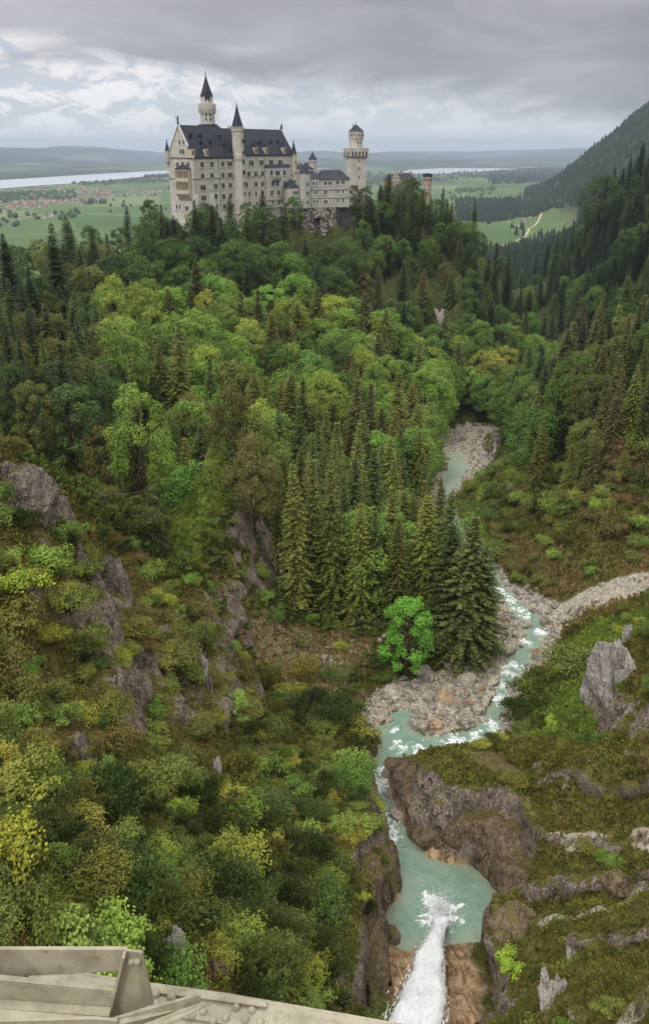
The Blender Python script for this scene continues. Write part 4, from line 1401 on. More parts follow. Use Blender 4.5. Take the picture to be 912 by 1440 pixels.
# what the photograph shows at a crown's place: (polygon, spruce share, spruce palette, beech palette, height factor, place words)
REG = [
    ([(500, 360), (650, 350), (660, 470), (560, 470), (500, 440)], .55, ['brown_spruce', 'mid_spruce', 'dark_spruce'], ['olive_beech', 'mid_beech'], .8, 'on the brown bank below square tower', .38),
    ([(480, 230), (660, 230), (790, 420), (790, 480), (640, 440), (600, 350), (480, 350)], .42, ['dark_spruce', 'dark_spruce', 'mid_spruce'], ['dark_beech', 'mid_beech'], .72, 'on the ridge right of castle', 1),
    ([(-60, 280), (130, 290), (150, 470), (170, 600), (90, 620), (-60, 580)], .42, ['dark_spruce', 'mid_spruce', 'dark_spruce'], ['dark_beech', 'olive_beech'], .85, 'in the dark wood at left', 1),
    ([(80, 280), (530, 280), (540, 345), (420, 350), (250, 350), (80, 360)], .30, ['dark_spruce', 'mid_spruce'], ['dark_beech', 'dark_beech', 'mid_beech'], .75, 'at the palace foot', 1),
    ([(80, 340), (530, 340), (620, 430), (560, 430), (330, 425), (120, 430)], .16, ['dark_spruce', 'mid_spruce'], ['dark_beech', 'mid_beech', 'mid_beech'], .85, 'on the slope below palace', 1),
    ([(120, 425), (560, 425), (660, 455), (720, 520), (720, 600), (590, 600), (440, 600), (330, 560), (160, 540)], .10, ['brown_spruce', 'olive_spruce'], ['bright_beech', 'bright_beech', 'bright_beech', 'mid_beech', 'yellow_beech'], 1.05, 'in the bright wood', .8),
    ([(590, 440), (760, 400), (830, 480), (790, 620), (700, 640), (650, 560)], .62, ['dark_spruce', 'mid_spruce', 'brown_spruce'], ['mid_beech', 'bright_beech'], .95, 'below the right ridge', 1),
    ([(150, 530), (340, 550), (440, 590), (640, 600), (720, 680), (720, 920), (380, 880), (280, 760), (170, 690)], .66, ['olive_spruce', 'olive_spruce', 'mid_spruce'], ['bright_beech', 'olive_beech', 'bright_beech'], 1.02, 'in the stand above the stream', .72),
    ([(-60, 560), (180, 560), (190, 700), (100, 720), (-60, 620)], .45, ['olive_spruce', 'mid_spruce'], ['olive_beech', 'olive_beech'], .62, 'behind the left outcrop', 1),
    ([(720, 420), (980, 430), (980, 720), (880, 720), (760, 660), (740, 540)], .84, ['brown_spruce', 'mid_spruce', 'olive_spruce', 'dark_spruce'], ['mid_beech', 'olive_beech'], .85, 'on the steep right bank', 1),
    ([(700, 200), (980, 180), (980, 480), (800, 500), (720, 420)], .62, ['blue_spruce', 'blue_spruce', 'dark_spruce'], ['dark_beech', 'dark_beech', 'mid_beech'], .9, 'on the shaded far right slope', 1),
]
r = np.random.default_rng(11)
cand = []
for yy_ in np.arange(128, 1250, 1.0):
    pass
def cand_grid(x0, x1, y0, y1, sp):
    xs = np.arange(x0, x1, sp)
    ys = np.arange(y0, y1, sp)
    A, B = np.meshgrid(xs, ys)
    return np.stack([A.ravel() + r.uniform(-.42, .42, A.size) * sp, B.ravel() + r.uniform(-.42, .42, A.size) * sp], 1)
pts = np.concatenate([cand_grid(-130, 110, 128, 330, 5.6), cand_grid(-200, 200, 330, 560, 7.2), cand_grid(40, 330, 560, 1150, 9.0)])
gz = ground(pts[:, 0], pts[:, 1])
ok = np.ones(len(pts), bool)
X_, Y_ = pts[:, 0], pts[:, 1]
ok &= poly_dist(BED, X_, Y_) > 3
ok &= poly_dist(SCREE, X_, Y_) > 3
ok &= poly_dist(SCAR, X_, Y_) > 1.5
ok &= poly_dist(MEAD, X_, Y_) > 1.5
ok &= poly_dist(BANK, X_, Y_) > 0
ok &= line_info(TRACK, X_, Y_)[0] > 2.5
ok &= gz > -176
ok &= ~((X_ < 12) & (Y_ < 141)) & ~((X_ >= 12) & (Y_ < 150))
ok &= ~((X_ > 38) & (X_ < 72) & (Y_ < 205) & (gz > -97))
# castle footprint and its terrace stay clear
def loc_uv(fr, x, y):
    return (x - fr['O'][0]) * fr['u'][0] + (y - fr['O'][1]) * fr['u'][1], (x - fr['O'][0]) * fr['v'][0] + (y - fr['O'][1]) * fr['v'][1]
pu, pv = loc_uv(PF, X_, Y_)
ok &= ~((pu > -4.5) & (pu < PL + 6) & (pv > -6.5) & (pv < 40))
wu, wv = loc_uv(KF, X_, Y_)
ok &= ~((wu > -8) & (wu < 34) & (wv > -5) & (wv < 45))
ok &= ~((np.abs(X_ - qx) < 9) & (np.abs(Y_ - qy) < 9))
ok &= ~((X_ > 36) & (X_ < 68) & (Y_ > 549) & (Y_ < 575))
ok &= ~((X_ > -75) & (X_ < 36) & (Y_ > 425) & (Y_ < 540) & (pv > 0))
pts, gz = pts[ok], gz[ok]
trees = []
for (x, y), z in zip(pts, gz):
    px0, _ = proj((x, y, z))
    if px0 < -45 or px0 > 955:
        continue
    px, py = proj((x, y, z + 13))
    for R_ in REG:
        if in_poly(R_[0], px, py):
            if r.random() < R_[6]:
                trees.append((x, y, z, R_))
            break
# explicit trees: (pixel of the top, distance y, kind, label)
EXPL = []
def tree_top(px, py, y, key, var, words, wide=1.0):
    d = ray(px, py)
    x, zt = d[0] / d[1] * y, d[2] / d[1] * y
    zb = g1(x, y)
    EXPL.append((x, y, zb, zt - zb, key, var, words, wide))
for q in [
    (418, 645, 151, 'olive_spruce', 0, 'tall slim olive spruce at the left front of the stand above the scree slope'),
    (446, 640, 154, 'olive_spruce', 2, 'tall olive spruce second from left in the front of the stream stand'),
    (470, 655, 152, 'olive_spruce', 0, 'broad olive spruce in the front row above the bare scar'),
    (506, 705, 151, 'olive_spruce', 3, 'olive spruce with bare lower trunk above the rock step'),
    (530, 712, 153, 'mid_spruce', 2, 'mid green spruce between the bare trunk and the bright bush'),
    (563, 728, 150, 'olive_spruce', 1, 'wide olive spruce just behind the bright green streamside tree'),
    (662, 722, 146, 'mid_spruce', 4, 'largest dark green spruce leaning over the stream on its left bank', 1.4),
    (642, 735, 150, 'mid_spruce', 1, 'dark spruce just left of the largest streamside spruce', 1.2),
    (682, 765, 149, 'mid_spruce', 1, 'dark spruce just right of the largest streamside spruce', 1.5),
    (604, 690, 157, 'olive_spruce', 1, 'olive spruce in the stand nearest the stream, behind the bright young tree', 1.2),
    (720, 655, 255, 'olive_beech', 1, 'olive leafy tree at the foot of the green bank', .9),
    (700, 700, 232, 'olive_beech', 3, 'small olive tree over the hidden reach of the stream', 1.2),
    (725, 715, 222, 'mid_spruce', 4, 'small spruce at the foot of the brown right bank', 1.3),
    (628, 690, 154, 'mid_spruce', 1, 'tall dark spruce left of the largest spruce by the stream'),
    (690, 830, 150, 'mid_spruce', 4, 'small spruce at the foot of the largest streamside spruce'),
    (388, 672, 158, 'olive_spruce', 2, 'slim olive spruce by the end of the forest track'),
    (322, 775, 141, 'olive_spruce', 4, 'short olive spruce alone at the edge of the bare scar'),
    (296, 752, 148, 'mid_spruce', 3, 'thin young spruce on the small meadow below the track'),
    (225, 480, 232, 'brown_spruce', 1, 'tall reddish brown spruce standing above the bright wood at left'),
    (366, 566, 220, 'yellow_beech', 1, 'tall yellowish tree rising out of the bright wood'),
    (500, 527, 235, 'brown_spruce', 0, 'brownish twin topped spruce left half in front of the bright wood'),
    (524, 534, 238, 'brown_spruce', 2, 'brownish twin topped spruce right half in front of the bright wood'),
    (560, 520, 245, 'olive_spruce', 0, 'olive spruce just right of the twin brown spruces'),
    (592, 566, 235, 'olive_spruce', 1, 'olive spruce left of the upper gravel bar'),
    (536, 622, 205, 'mid_spruce', 1, 'mid green spruce in the middle of the wood, left of the gravel bar'),
    (68, 312, 300, 'dark_spruce', 4, 'dark pointed spruce tallest on the left skyline'),
    (88, 300, 345, 'mid_spruce', 3, 'pointed spruce just right of the tallest left skyline spruce'),
    (10, 336, 260, 'dark_spruce', 1, 'dark spruce at the left edge of the skyline'),
    (755, 548, 245, 'olive_spruce', 0, 'yellow olive spruce in front of the right bank wood'),
    (775, 535, 262, 'brown_spruce', 2, 'brown slim spruce on the right bank wood'),
    (545, 246, 470, 'dark_spruce', 1, 'dark spruce tallest right of the square tower', 1.1),
    (582, 250, 480, 'dark_beech', 0, 'dark broad tree directly in front of the gatehouse'),
    (516, 262, 465, 'dark_beech', 1, 'rounded tree just right of the square tower foot'),
    (622, 262, 500, 'dark_spruce', 2, 'dark spruce right of the gate tower'),
    (560, 268, 470, 'dark_spruce', 0, 'dark spruce between the tallest ridge spruce and gatehouse'),
    (605, 275, 490, 'dark_spruce', 4, 'dark spruce in front of the gate tower foot'),
    (817, 498, 232, 'bright_beech', 0, 'single bright green dome shaped tree on the steep right bank'),
    (576, 836, 137, 'fresh_beech', 3, 'vivid green young tree on the stream bank below the tall spruces', 1.0),
    (352, 672, 176, 'bright_beech', 3, 'bright green slender tree beside the forest track'),
    (270, 655, 180, 'fresh_beech', 1, 'fresh green tree left of the forest track', 1.0),
    (688, 606, 292, 'olive_beech', 3, 'thin nearly bare tree at the right edge of the upper gravel bar', .7),
    (730, 598, 285, 'mid_beech', 0, 'green leafy tree right of the upper gravel bar'),
    (752, 610, 278, 'bright_beech', 1, 'bright leafy tree beside the green bank right of the gravel bar'),
    (312, 304, 378, 'dark_spruce', 1, 'dark spruce in front of the left half of the palace'),
    (346, 296, 384, 'mid_spruce', 4, 'pointed spruce in front of the middle of the palace'),
    (376, 290, 392, 'dark_beech', 1, 'dark rounded tree in front of the palace terrace'),
    (398, 300, 396, 'dark_spruce', 3, 'dark spruce under the palace terrace, beside the wing'),
    (238, 308, 384, 'dark_beech', 2, 'dark rounded tree left of the palace corner'),
    (802, 634, 208, 'olive_spruce', 1, 'olive spruce on the steep bank above the pale bush'),
    (840, 612, 202, 'brown_spruce', 4, 'brownish spruce on the steep bank above the scree track'),
    (878, 632, 196, 'olive_spruce', 1, 'broad olive spruce on the right bank near the pinkish outcrop'),
    (905, 650, 190, 'mid_spruce', 4, 'spruce at the right edge above the scree track'),
    (768, 652, 226, 'mid_spruce', 1, 'mid green spruce at the top of the green bank'),
    (862, 702, 184, 'olive_spruce', 4, 'small olive spruce on the bank just above the scree track'),
    (893, 588, 214, 'brown_spruce', 1, 'brownish spruce high on the steep right bank'),
    (742, 700, 212, 'olive_spruce', 4, 'small olive spruce over the hidden stream reach, right side'),
    (548, 258, 522, 'mid_beech', 0, 'green rounded tree in front of the gatehouse gable'),
    (573, 251, 528, 'dark_beech', 1, 'dark rounded tree hiding the right half of the gatehouse'),
    (536, 258, 515, 'dark_spruce', 4, 'dark spruce left of the gatehouse gable'),
    (590, 272, 525, 'mid_beech', 3, 'mid green tree between gatehouse and gate tower'),
    (852, 246, 640, 'dark_beech', 2, 'rounded dark tree on the skyline of the far right slope'),
]:
    tree_top(*q)
# visibility: rough front-to-back painting
mask = np.zeros((720, 456), bool)
OPENPT = [(632, 628), (702, 628), (652, 656), (678, 656), (645, 610), (665, 605), (690, 612), (640, 640), (665, 640), (688, 640), (640, 665), (660, 668), (270, 745), (290, 752), (310, 760), (255, 760), (280, 775), (385, 775), (370, 790),
          (690, 330), (740, 330), (780, 315), (715, 340), (440, 318), (450, 300), (430, 326), (466, 326), (480, 308), (250, 290), (60, 318), (150, 310), (20, 330)]
allt = []
for x, y, zb, Hh, key, var, words, wide in EXPL:
    allt.append((y, x, zb, Hh, key, var, words, wide, None))
for x, y, z, R_ in trees:
    if any((x - e[0]) ** 2 + (y - e[1]) ** 2 < 9 for e in EXPL):
        continue
    pt_ = proj((x, y, z + 24 * R_[4]))
    pb_ = proj((x, y, z))
    if any(abs(a - pb_[0]) < 7.0 * F / y and pt_[1] < b < pb_[1] for a, b in OPENPT):
        continue
    sp = r.random() < R_[1]
    key = R_[2][r.integers(len(R_[2]))] if sp else R_[3][r.integers(len(R_[3]))]
    Hh = (r.uniform(20, 30) if sp else r.uniform(17, 24)) * R_[4]
    allt.append((y, x, z, Hh, key, int(r.integers(5)), None, r.uniform(.9, 1.15), R_))
allt.sort(key=lambda q: q[0])
NT_ = [0, 0]
kept = []
for y, x, z, Hh, key, var, words, wide, R_ in allt:
    px, pt = proj((x, y, z + Hh))
    _, pb = proj((x, y, z + Hh * .1))
    wpx = (3.0 if 'spruce' in key else 4.5 * Hh / 20) * F / y
    j0, j1 = int(max(0, pt / 2)), int(min(719, pb / 2))
    i0, i1 = int(max(0, (px - wpx) / 2)), int(min(455, (px + wpx) / 2))
    if j1 <= j0 or i1 <= i0:
        continue
    sub = mask[j0:j1 + 1, i0:i1 + 1]
    jj = np.linspace(0, 1, j1 - j0 + 1)[:, None]
    ii = np.abs(np.linspace(-1, 1, i1 - i0 + 1))[None]
    shp = ii < (np.clip(jj * .95 + .08, 0, 1) if 'spruce' in key else np.sqrt(np.clip(1 - (2 * jj - .9) ** 2, .05, 1)))
    new = (shp & ~sub).sum()
    if words is None and new < max(6, .10 * shp.sum()):
        continue
    sub |= shp
    kept.append((y, x, z, Hh, key, var, words, wide, R_, new))
lim = {'spruce': 285, 'beech': 285}
for kk in lim:
    L = [q for q in kept if kk in q[4]]
    L.sort(key=lambda q: (q[6] is None, -q[9]))
    for y, x, z, Hh, key, var, words, wide, R_, new in L[:lim[kk]]:
        sp = kk == 'spruce'
        me = (SPR if sp else BEE)[var]
        sc = Hh / (26.0 if sp else 20.0)
        col = jit(PAL[key], r)
        big = 'tall' if Hh > (24 if sp else 18) else 'small' if Hh < (18 if sp else 14) else 'medium'
        base = words or '%s %s %s' % (big, CNAME[key], R_[5])
        plant('spruce_tree' if sp else 'broadleaf_tree', me, x, y, z - .3, sc, r.random() * 6.283, col, 'tree',
              'trees of the wood around the gorge', base, hint_z=Hh * .6, sxy=min(2.1, wide * ((1.0 + .55 * min(1.0, max(0, (y - 170) / 150.0))) if sp else (1.15 if y > 300 else 1.0)) * max(1.0, (.72 / sc) ** .5 if sc < .72 else 1.0)) , tilt=.03)
    print('TREES', kk, len(L))
# ================================================================== WATER
FOAM = [(U(*q[:3]), q[3]) for q in [
    (532, 1098, -92.1, 1.9), (524, 1085, -92.2, 1.2), (530, 1110, -92, 1.3), (541, 1158, -90.7, 1.6), (536, 1150, -90.8, 1.2), (548, 1182, -90.1, 1.4), (552, 1028, -92.8, .9), (560, 1050, -92.8, 1.0), (588, 1055, -92.9, 1.3),
    (640, 1046, -93.3, 1.8), (672, 1036, -93.6, 2.0), (690, 1022, -94, 1.6), (700, 982, -94.8, 1.6), (702, 962, -95, 1.7), (713, 945, -95.3, 1.6), (722, 938, -95.4, 1.3), (741, 903, -96, 1.2),
    (760, 890, -96.3, 1.4), (738, 868, -96.9, 1.3), (728, 858, -97.1, 1.5), (716, 846, -97.3, 1.6), (708, 836, -97.6, 1.5), (700, 828, -97.9, 1.5), (602, 710, -101.4, 1.6), (684, 800, -98.6, 1.4)]]
JET = [np.array(p) for p in [(4.6, 33, -57.5), (6.3, 42, -62), (8.2, 51, -68.6), (10.4, 61, -76.2), (12.9, 72, -84.6), (14.6, 79.3, -90)]]
def water_sheet():
    xs = np.arange(-2, 66, .36)
    ys = np.arange(72, 352, .36)
    X, Y = np.meshgrid(xs, ys)
    d1, d2, d3 = poly_dist(POOL, X, Y), poly_dist(W2, X, Y), poly_dist(W3, X, Y)
    dd = np.minimum(np.minimum(d1, d2), d3)
    _, zw, s = line_info(CL, X, Y)
    zw = np.where(d1 < 1.2, np.maximum(zw, -90.02), zw)
    foam = np.zeros(X.shape)
    nz = fbm(X / .8, Y / .8, 0 * X, 4, 111)
    for p, rr in FOAM:
        q = np.hypot((X - p[0]), (Y - p[1]) * .8) / (rr * 1.15)
        foam = np.maximum(foam, sstep(1.7, .1, q + .7 * nz) * .95)
    q = np.hypot((X - 14.8), (Y - 80.5) * .9)
    ang = np.arctan2(Y - 79.5, X - 14.7)
    star = 2.3 + 1.3 * vnoise(ang * 5, q * .4, 0 * q, 113) + .8 * vnoise(ang * 13, 0 * q, 0 * q, 115)
    foam = np.maximum(foam, sstep(star + 1.0, star - 1.0, q + .4 * nz))
    turb = np.clip(foam, 0, 1)
    Z = zw + .05 * fbm(X / 1.4, Y / 1.4, 0 * X, 3, 117) + turb * (.16 + .22 * np.abs(fbm(X / .7, Y / .7, 0 * X, 3, 119)))
    ny, nx = X.shape
    id_ = np.arange(ny * nx).reshape(ny, nx)
    k = dd < 1.3
    kk = k[:-1, :-1] & k[1:, :-1] & k[:-1, 1:] & k[1:, 1:]
    Q = np.stack([id_[:-1, :-1], id_[:-1, 1:], id_[1:, 1:], id_[1:, :-1]], -1)[kk]
    used = np.unique(Q)
    re = np.full(ny * nx, -1)
    re[used] = np.arange(len(used))
    V = np.stack([X.ravel(), Y.ravel(), Z.ravel()], 1)[used]
    shal = sstep(-2.2, -.1, dd).ravel()[used]
    grv = sstep(190, 240, Y).ravel()[used]
    return mk_mesh('stream', V, re[Q], [M_WATER], True, {'foam': foam.ravel()[used], 'shal': shal, 'far': grv})
def b_water(t):
    P = t.pos()
    foam, shal, far = t.attr('foam'), t.attr('shal'), t.attr('far')
    n = t.noise(P, 2.2, 5, .65, 0, .5)
    n2 = t.noise(P, .45, 6, .65, 0, 1.2)
    c = t.mix(t.mapr(n2, .3, .7), lin(104, 134, 116), lin(124, 150, 132))
    c = t.mix(t.math('MULTIPLY', shal, .55), c, lin(146, 150, 126))
    c = t.mix(t.math('MULTIPLY', far, .7), c, lin(158, 166, 146))
    f = t.mapr(t.math('ADD', foam, t.math('MULTIPLY', t.math('SUBTRACT', n, .5), 3.0)), .42, 1.15)
    f = t.math('MULTIPLY', f, t.mapr(foam, .02, .25))
    c = t.mix(f, c, (.83, .85, .85, 1))
    rough = t.math('ADD', t.math('MULTIPLY', f, .6), .16)
    bm = t.bump(t.math('ADD', t.noise(P, 1.7, 4, .6, 0, .6), t.math('MULTIPLY', t.noise(P, 6.0, 3, .6), .5)), .6, .2)
    t.out(t.pbsdf(c, rough, bm, .5))
M_WATER = material('glacial_water', b_water)
o = add_ob('stream_water', water_sheet())
o['kind'] = 'structure'

def ico(sub):
    me = bpy.data.meshes.new('t')
    import bmesh
    bm = bmesh.new()
    bmesh.ops.create_icosphere(bm, subdivisions=sub, radius=1)
    V = np.array([v.co[:] for v in bm.verts])
    Fq = np.array([[v.index for v in f.verts] for f in bm.faces])
    bm.free()
    bpy.data.meshes.remove(me)
    return V, Fq
ICO = {k: ico(k) for k in (1, 2, 3, 4, 5, 6)}
# ------------------------------------------------------------------ waterfall
def b_fall(t):
    lv = t.attr('lv')
    d = t.n('ShaderNodeBsdfDiffuse', ins={'Color': t.mix(lv, (.88, .90, .91, 1), (.97, .97, .97, 1))})
    tr = t.n('ShaderNodeBsdfTranslucent', ins={'Color': (.95, .96, .97, 1)})
    m = t.n('ShaderNodeMixShader', ins={0: .2, 1: d.outputs[0], 2: tr.outputs[0]})
    t.out(m.outputs[0])
M_FALL = material('falling_water', b_fall)
def jet_at(u):
    u = np.clip(u, 0, 1) * (len(JET) - 1)
    i = np.minimum(u.astype(int), len(JET) - 2)
    f = (u - i)[:, None]
    J = np.array(JET)
    T = np.gradient(J, axis=0)
    return J[i] * (1 - f) + J[i + 1] * f, unit(T[i] * (1 - f) + T[i + 1] * f)
def jet_r(u):
    return np.interp(u, [0, .2, .4, .6, .8, .92, 1], [3.0, 2.8, 2.5, 1.75, 1.05, .85, 1.5])
rw = np.random.default_rng(77)
L = Leaves()
n = 11000
u = rw.random(n) ** .9
c, T = jet_at(u)
off = rw.normal(0, .45, (n, 3))
off[:, 2] *= .5
off = np.clip(off, -.95, .95)
pos = c + off * jet_r(u)[:, None]
L.quads(pos, T + rw.normal(0, .06, (n, 3)), rw.normal(size=(n, 3)), rw.uniform(.4, 1.6, n) * (1.3 - .5 * u), rw.uniform(.03, .12, n) * (1.4 - .6 * u), np.clip(rw.normal(.55, .3, n), 0, 1), True, .05)
n = 300
u = rw.random(n) ** .85
c, T = jet_at(u)
off = np.clip(rw.normal(0, .40, (n, 3)), -1.05, 1.05)
pos = c + off * jet_r(u)[:, None] * np.array([1, .7, .5])
s_ = rw.uniform(.015, .045, n) * (1.5 - .7 * u)
L.quads(pos, rw.normal(size=(n, 3)), rw.normal(size=(n, 3)), s_ * 2, s_, rw.random(n), True)
# spray where the jet meets the pool
n = 4200
a = rw.random(n) * 6.283
q = np.abs(rw.normal(0, 1.35, n))
pos = np.stack([14.8 + q * np.cos(a), 80.6 + q * np.sin(a) * 1.15 + .3, -89.95 + np.abs(rw.normal(0, .75, n)) * np.exp(-q * .45)], 1)
s_ = rw.uniform(.025, .085, n)
L.quads(pos, np.stack([np.cos(a), np.sin(a), .8 + 0 * a], 1) + rw.normal(0, .5, (n, 3)), rw.normal(size=(n, 3)), s_ * 2.6, s_, rw.random(n), True)
wf = L.mesh('waterfall', M_FALL)
wo = add_ob('waterfall', wf)
thing(wo, 'white waterfall jet plunging into the turquoise pool below', 'waterfall')
core = MB()
us = np.linspace(0, .985, 40)
cs, Ts = jet_at(us)
vs, fs = [], []
K = 18
for i in range(40):
    a_ = np.array(Ts[i])
    s1 = unit(np.cross(a_, [0, 0, 1.0]))
    s2 = np.cross(s1, a_)
    for k in range(K):
        an = 6.283 * k / K
        rr = jet_r(us[i]) * .86 * (1 + .38 * float(fbm(np.array(math.cos(an) * 1.6), np.array(math.sin(an) * 1.6), np.array(us[i] * 9), 3, 121)))
        p = cs[i] + s1 * rr * math.cos(an) + s2 * rr * math.sin(an) * .6
        vs.append(p)
for i in range(39):
    for k in range(K):
        k2 = (k + 1) % K
        fs.append([i * K + k, i * K + k2, (i + 1) * K + k2, (i + 1) * K + k])
core.add(vs, fs)
cm = mk_mesh('falling_core', np.array(core.v), core.f, [M_FALL], True, {'lv': rw.uniform(.2, 1, len(core.v))})
add_ob('falling_core', cm, wo)
# fine spray hanging round the jet and over the place where it lands
def b_mist(t):
    v = t.n('ShaderNodeVolumePrincipled')
    v.inputs['Color'].default_value = (.98, .99, 1, 1)
    v.inputs['Density'].default_value = .07
    t.out(None, v.outputs[0])
M_MIST = material('spray_mist', b_mist)
vs = []
for i in range(40):
    a_ = np.array(Ts[i])
    s1 = unit(np.cross(a_, [0, 0, 1.0]))
    s2 = np.cross(s1, a_)
    for k in range(K):
        an = 6.283 * k / K
        rr = jet_r(us[i]) * 1.22 * (1 + .25 * float(fbm(np.array(math.cos(an)), np.array(math.sin(an)), np.array(us[i] * 6), 2, 123)))
        vs.append(cs[i] + s1 * rr * math.cos(an) + s2 * rr * math.sin(an) * .7)
mm = MB().add(vs, [f[::-1] for f in fs] + [list(range(K)), [39 * K + k for k in range(K)][::-1]])
V_, F_ = ICO[4]
V_ = V_ * (1 + .3 * fbm(V_[:, 0] * 1.5, V_[:, 1] * 1.5, V_[:, 2] * 1.5, 3, 125))[:, None] * np.array([2.6, 3.0, 1.3]) + np.array([14.7, 80.4, -89.3])
add_ob('mist', mk_mesh('mist', V_, F_, [M_MIST], True), wo)

# ================================================================== ROCKS
def b_rockmat(c1, c2, c3, lich=.4, crack_scale=.5):
    def b(t):
        P = t.n('ShaderNodeTexCoord').outputs['Object']
        rnd = t.n('ShaderNodeObjectInfo').outputs['Random']
        P = t.n('ShaderNodeVectorMath', operation='ADD', ins={0: P, 1: t.n('ShaderNodeCombineXYZ', ins={0: t.math('MULTIPLY', rnd, 50.0), 1: 0.0, 2: 0.0}).outputs[0]}).outputs[0]
        n1, n2 = t.noise(P, .7, 5, .65), t.noise(P, 3.5, 5, .7)
        cr = t.math('MAXIMUM', t.fract(P, crack_scale * .8, .02, .4), t.math('MULTIPLY', t.fract(P, crack_scale * 2.8, .03, .6), .7))
        c = t.mix(t.mapr(n1, .32, .68), c1, c2)
        c = t.mix(t.mapr(n2, .48, .75, 0, .75), c, c3)
        streak = t.noise(t.mapping(P, (1.8, 1.8, .22)), 1.0, 5, .65)
        c = t.mix(t.mapr(streak, .52, .72, 0, .6), c, tuple(v * .42 for v in c1[:3]) + (1,))
        c = t.mix(t.math('MULTIPLY', cr, .75), c, tuple(v * .35 for v in c1[:3]) + (1,))
        nz_ = t.n('ShaderNodeSeparateXYZ', ins={0: t.n('ShaderNodeNewGeometry').outputs['Normal']}).outputs[2]
        m = t.math('MULTIPLY', t.mapr(t.math('ADD', nz_, t.math('MULTIPLY', t.math('SUBTRACT', n1, .5), 1.4)), .70, .92), lich)
        c = t.mix(m, c, t.mix(n2, lin(66, 66, 30), lin(112, 100, 56)))
        k = t.mapr(rnd, 0, 1, .82, 1.15, 'LINEAR')
        c = t.n('ShaderNodeVectorMath', operation='SCALE', ins={0: c, 'Scale': k}).outputs[0]
        h = t.math('ADD', t.math('MULTIPLY', n2, .7), t.math('MULTIPLY', cr, -.9))
        t.out(t.pbsdf(c, .9, t.bump(h, .9, .25), .15))
    return b
M_PALE = material('pale_crag', b_rockmat(lin(136, 130, 124), lin(176, 169, 162), lin(206, 199, 192), .45))
M_DARK = material('weathered_crag', b_rockmat(lin(84, 76, 70), lin(126, 116, 106), lin(168, 158, 150), .95))
M_BROWN = material('brown_gorge_rock', b_rockmat(lin(94, 79, 63), lin(140, 121, 100), lin(164, 148, 128), .85, .45))
M_BOULD = material('stream_boulder', b_rockmat(lin(130, 122, 111), lin(176, 167, 153), lin(204, 197, 185), .12, .6))
M_WARM = material('warm_boulder', b_rockmat(lin(142, 116, 92), lin(174, 148, 122), lin(194, 174, 152), .08, .6))

def rock_mesh(name, seed, mat, dims=(1, 1, .7), sub=3, rough=.32, freq=1.1, facet=.5, strat=0.0):
    V, Fq = ICO[sub]
    V = V.copy()
    rr = np.random.default_rng(seed)
    # planes cut the ball into an angular block
    for k in range(9):
        nrm = unit(rr.normal(size=3))
        d = rr.uniform(.55, .9)
        ex = np.maximum(V @ nrm - d, 0)
        V -= ex[:, None] * nrm[None] * facet * 1.7
    s = seed * 3.7
    D = np.array(dims)
    Q = V * D
    sc = freq / (sum(dims) / 3)
    n = fbm(Q[:, 0] * sc + s, Q[:, 1] * sc, Q[:, 2] * sc * .6, 4, seed % 1000)
    rg = ridged(Q[:, 0] * sc * 1.7 + s, Q[:, 1] * sc * 1.7, Q[:, 2] * sc * .8, 3, seed % 997 + 5)
    V = V * (1 + rough * n + rough * .35 * rg)[:, None]
    if strat:
        V[:, 0] += strat * .12 * np.sin(V[:, 2] * 9 + 2 * n)
    return mk_mesh(name, V * D, Fq, [mat], sub >= 4 and facet < .3)

def crag_mesh(seed, mat, dims, sub=6):
    V, Fq = ICO[sub]
    V = V.copy()
    rr = np.random.default_rng(seed)
    for k in range(14):
        nrm = unit(rr.normal(size=3) * np.array([1, 1, .6]))
        d = rr.uniform(.45, .85)
        ex = np.maximum(V @ nrm - d, 0)
        V -= ex[:, None] * nrm[None] * .95
    D = np.array(dims)
    Q = V * D
    m = sum(dims) / 3
    s = seed * 3.7
    # ledges and vertical ribs
    n0 = fbm(Q[:, 0] / m * 1.1 + s, Q[:, 1] / m * 1.1, Q[:, 2] / m * .9, 3, seed % 1000)
    rib = ridged(Q[:, 0] / m * 3.4 + s, Q[:, 1] / m * 3.4, Q[:, 2] / m * 1.0, 3, seed % 997 + 5)
    chip = ridged(Q[:, 0] / m * 9 + s, Q[:, 1] / m * 9, Q[:, 2] / m * 5, 3, seed % 991 + 9)
    st = np.abs(((Q[:, 2] / m * 3.1 + .7 * n0) % 1.0) - .5) - .25
    k = 1 + .26 * n0 + .12 * rib + .045 * chip + .07 * st
    V = V * k[:, None]
    return mk_mesh('rock', V * D, Fq, [mat], False)

def outcrop(px, py, w, h, d, mat, seed, label, rot=None, sink=.25, y=None, lean=.5, name='rock_outcrop', sub=5, rough=.30, up=0.0, cat='rock'):
    p = hit(px, py) if y is None else UY(px, py, y)
    if p is None:
        return None
    r_ = np.random.default_rng(seed)
    big = max(w, h) > 3.5
    e = empty(name, label, cat, (p[0], p[1] + sink * d, p[2] + up), (-lean, 0, (seed * .7) % 1.0 - .5 if rot is None else rot))
    n = 4 if big else 2
    for k in range(n):
        f = (k - (n - 1) / 2) / n
        hh = h * r_.uniform(.72, 1.05) * (1 - .35 * abs(f))
        me = crag_mesh(seed * 10 + k, mat, (w * r_.uniform(.26, .36) * (1 if big else 1.25), d / 2 * r_.uniform(.7, 1.0), hh / 2 * 1.1), 5)
        add_ob('slab', me, e, (w * f * .62, r_.normal(0, .08) * d, (hh - h) * .3), (r_.normal(0, .08), r_.normal(0, .07), r_.normal(0, .3)))
    return e
outcrop(20, 705, 10.5, 8.5, 7, M_DARK, 501, 'large grey cliff outcrop with brown grass on top at the left edge', .35, .15, lean=.2)
outcrop(84, 730, 4.4, 7.0, 4, M_DARK, 502, 'pinkish grey rock face just right of the large left outcrop', .5, .1, lean=.2)
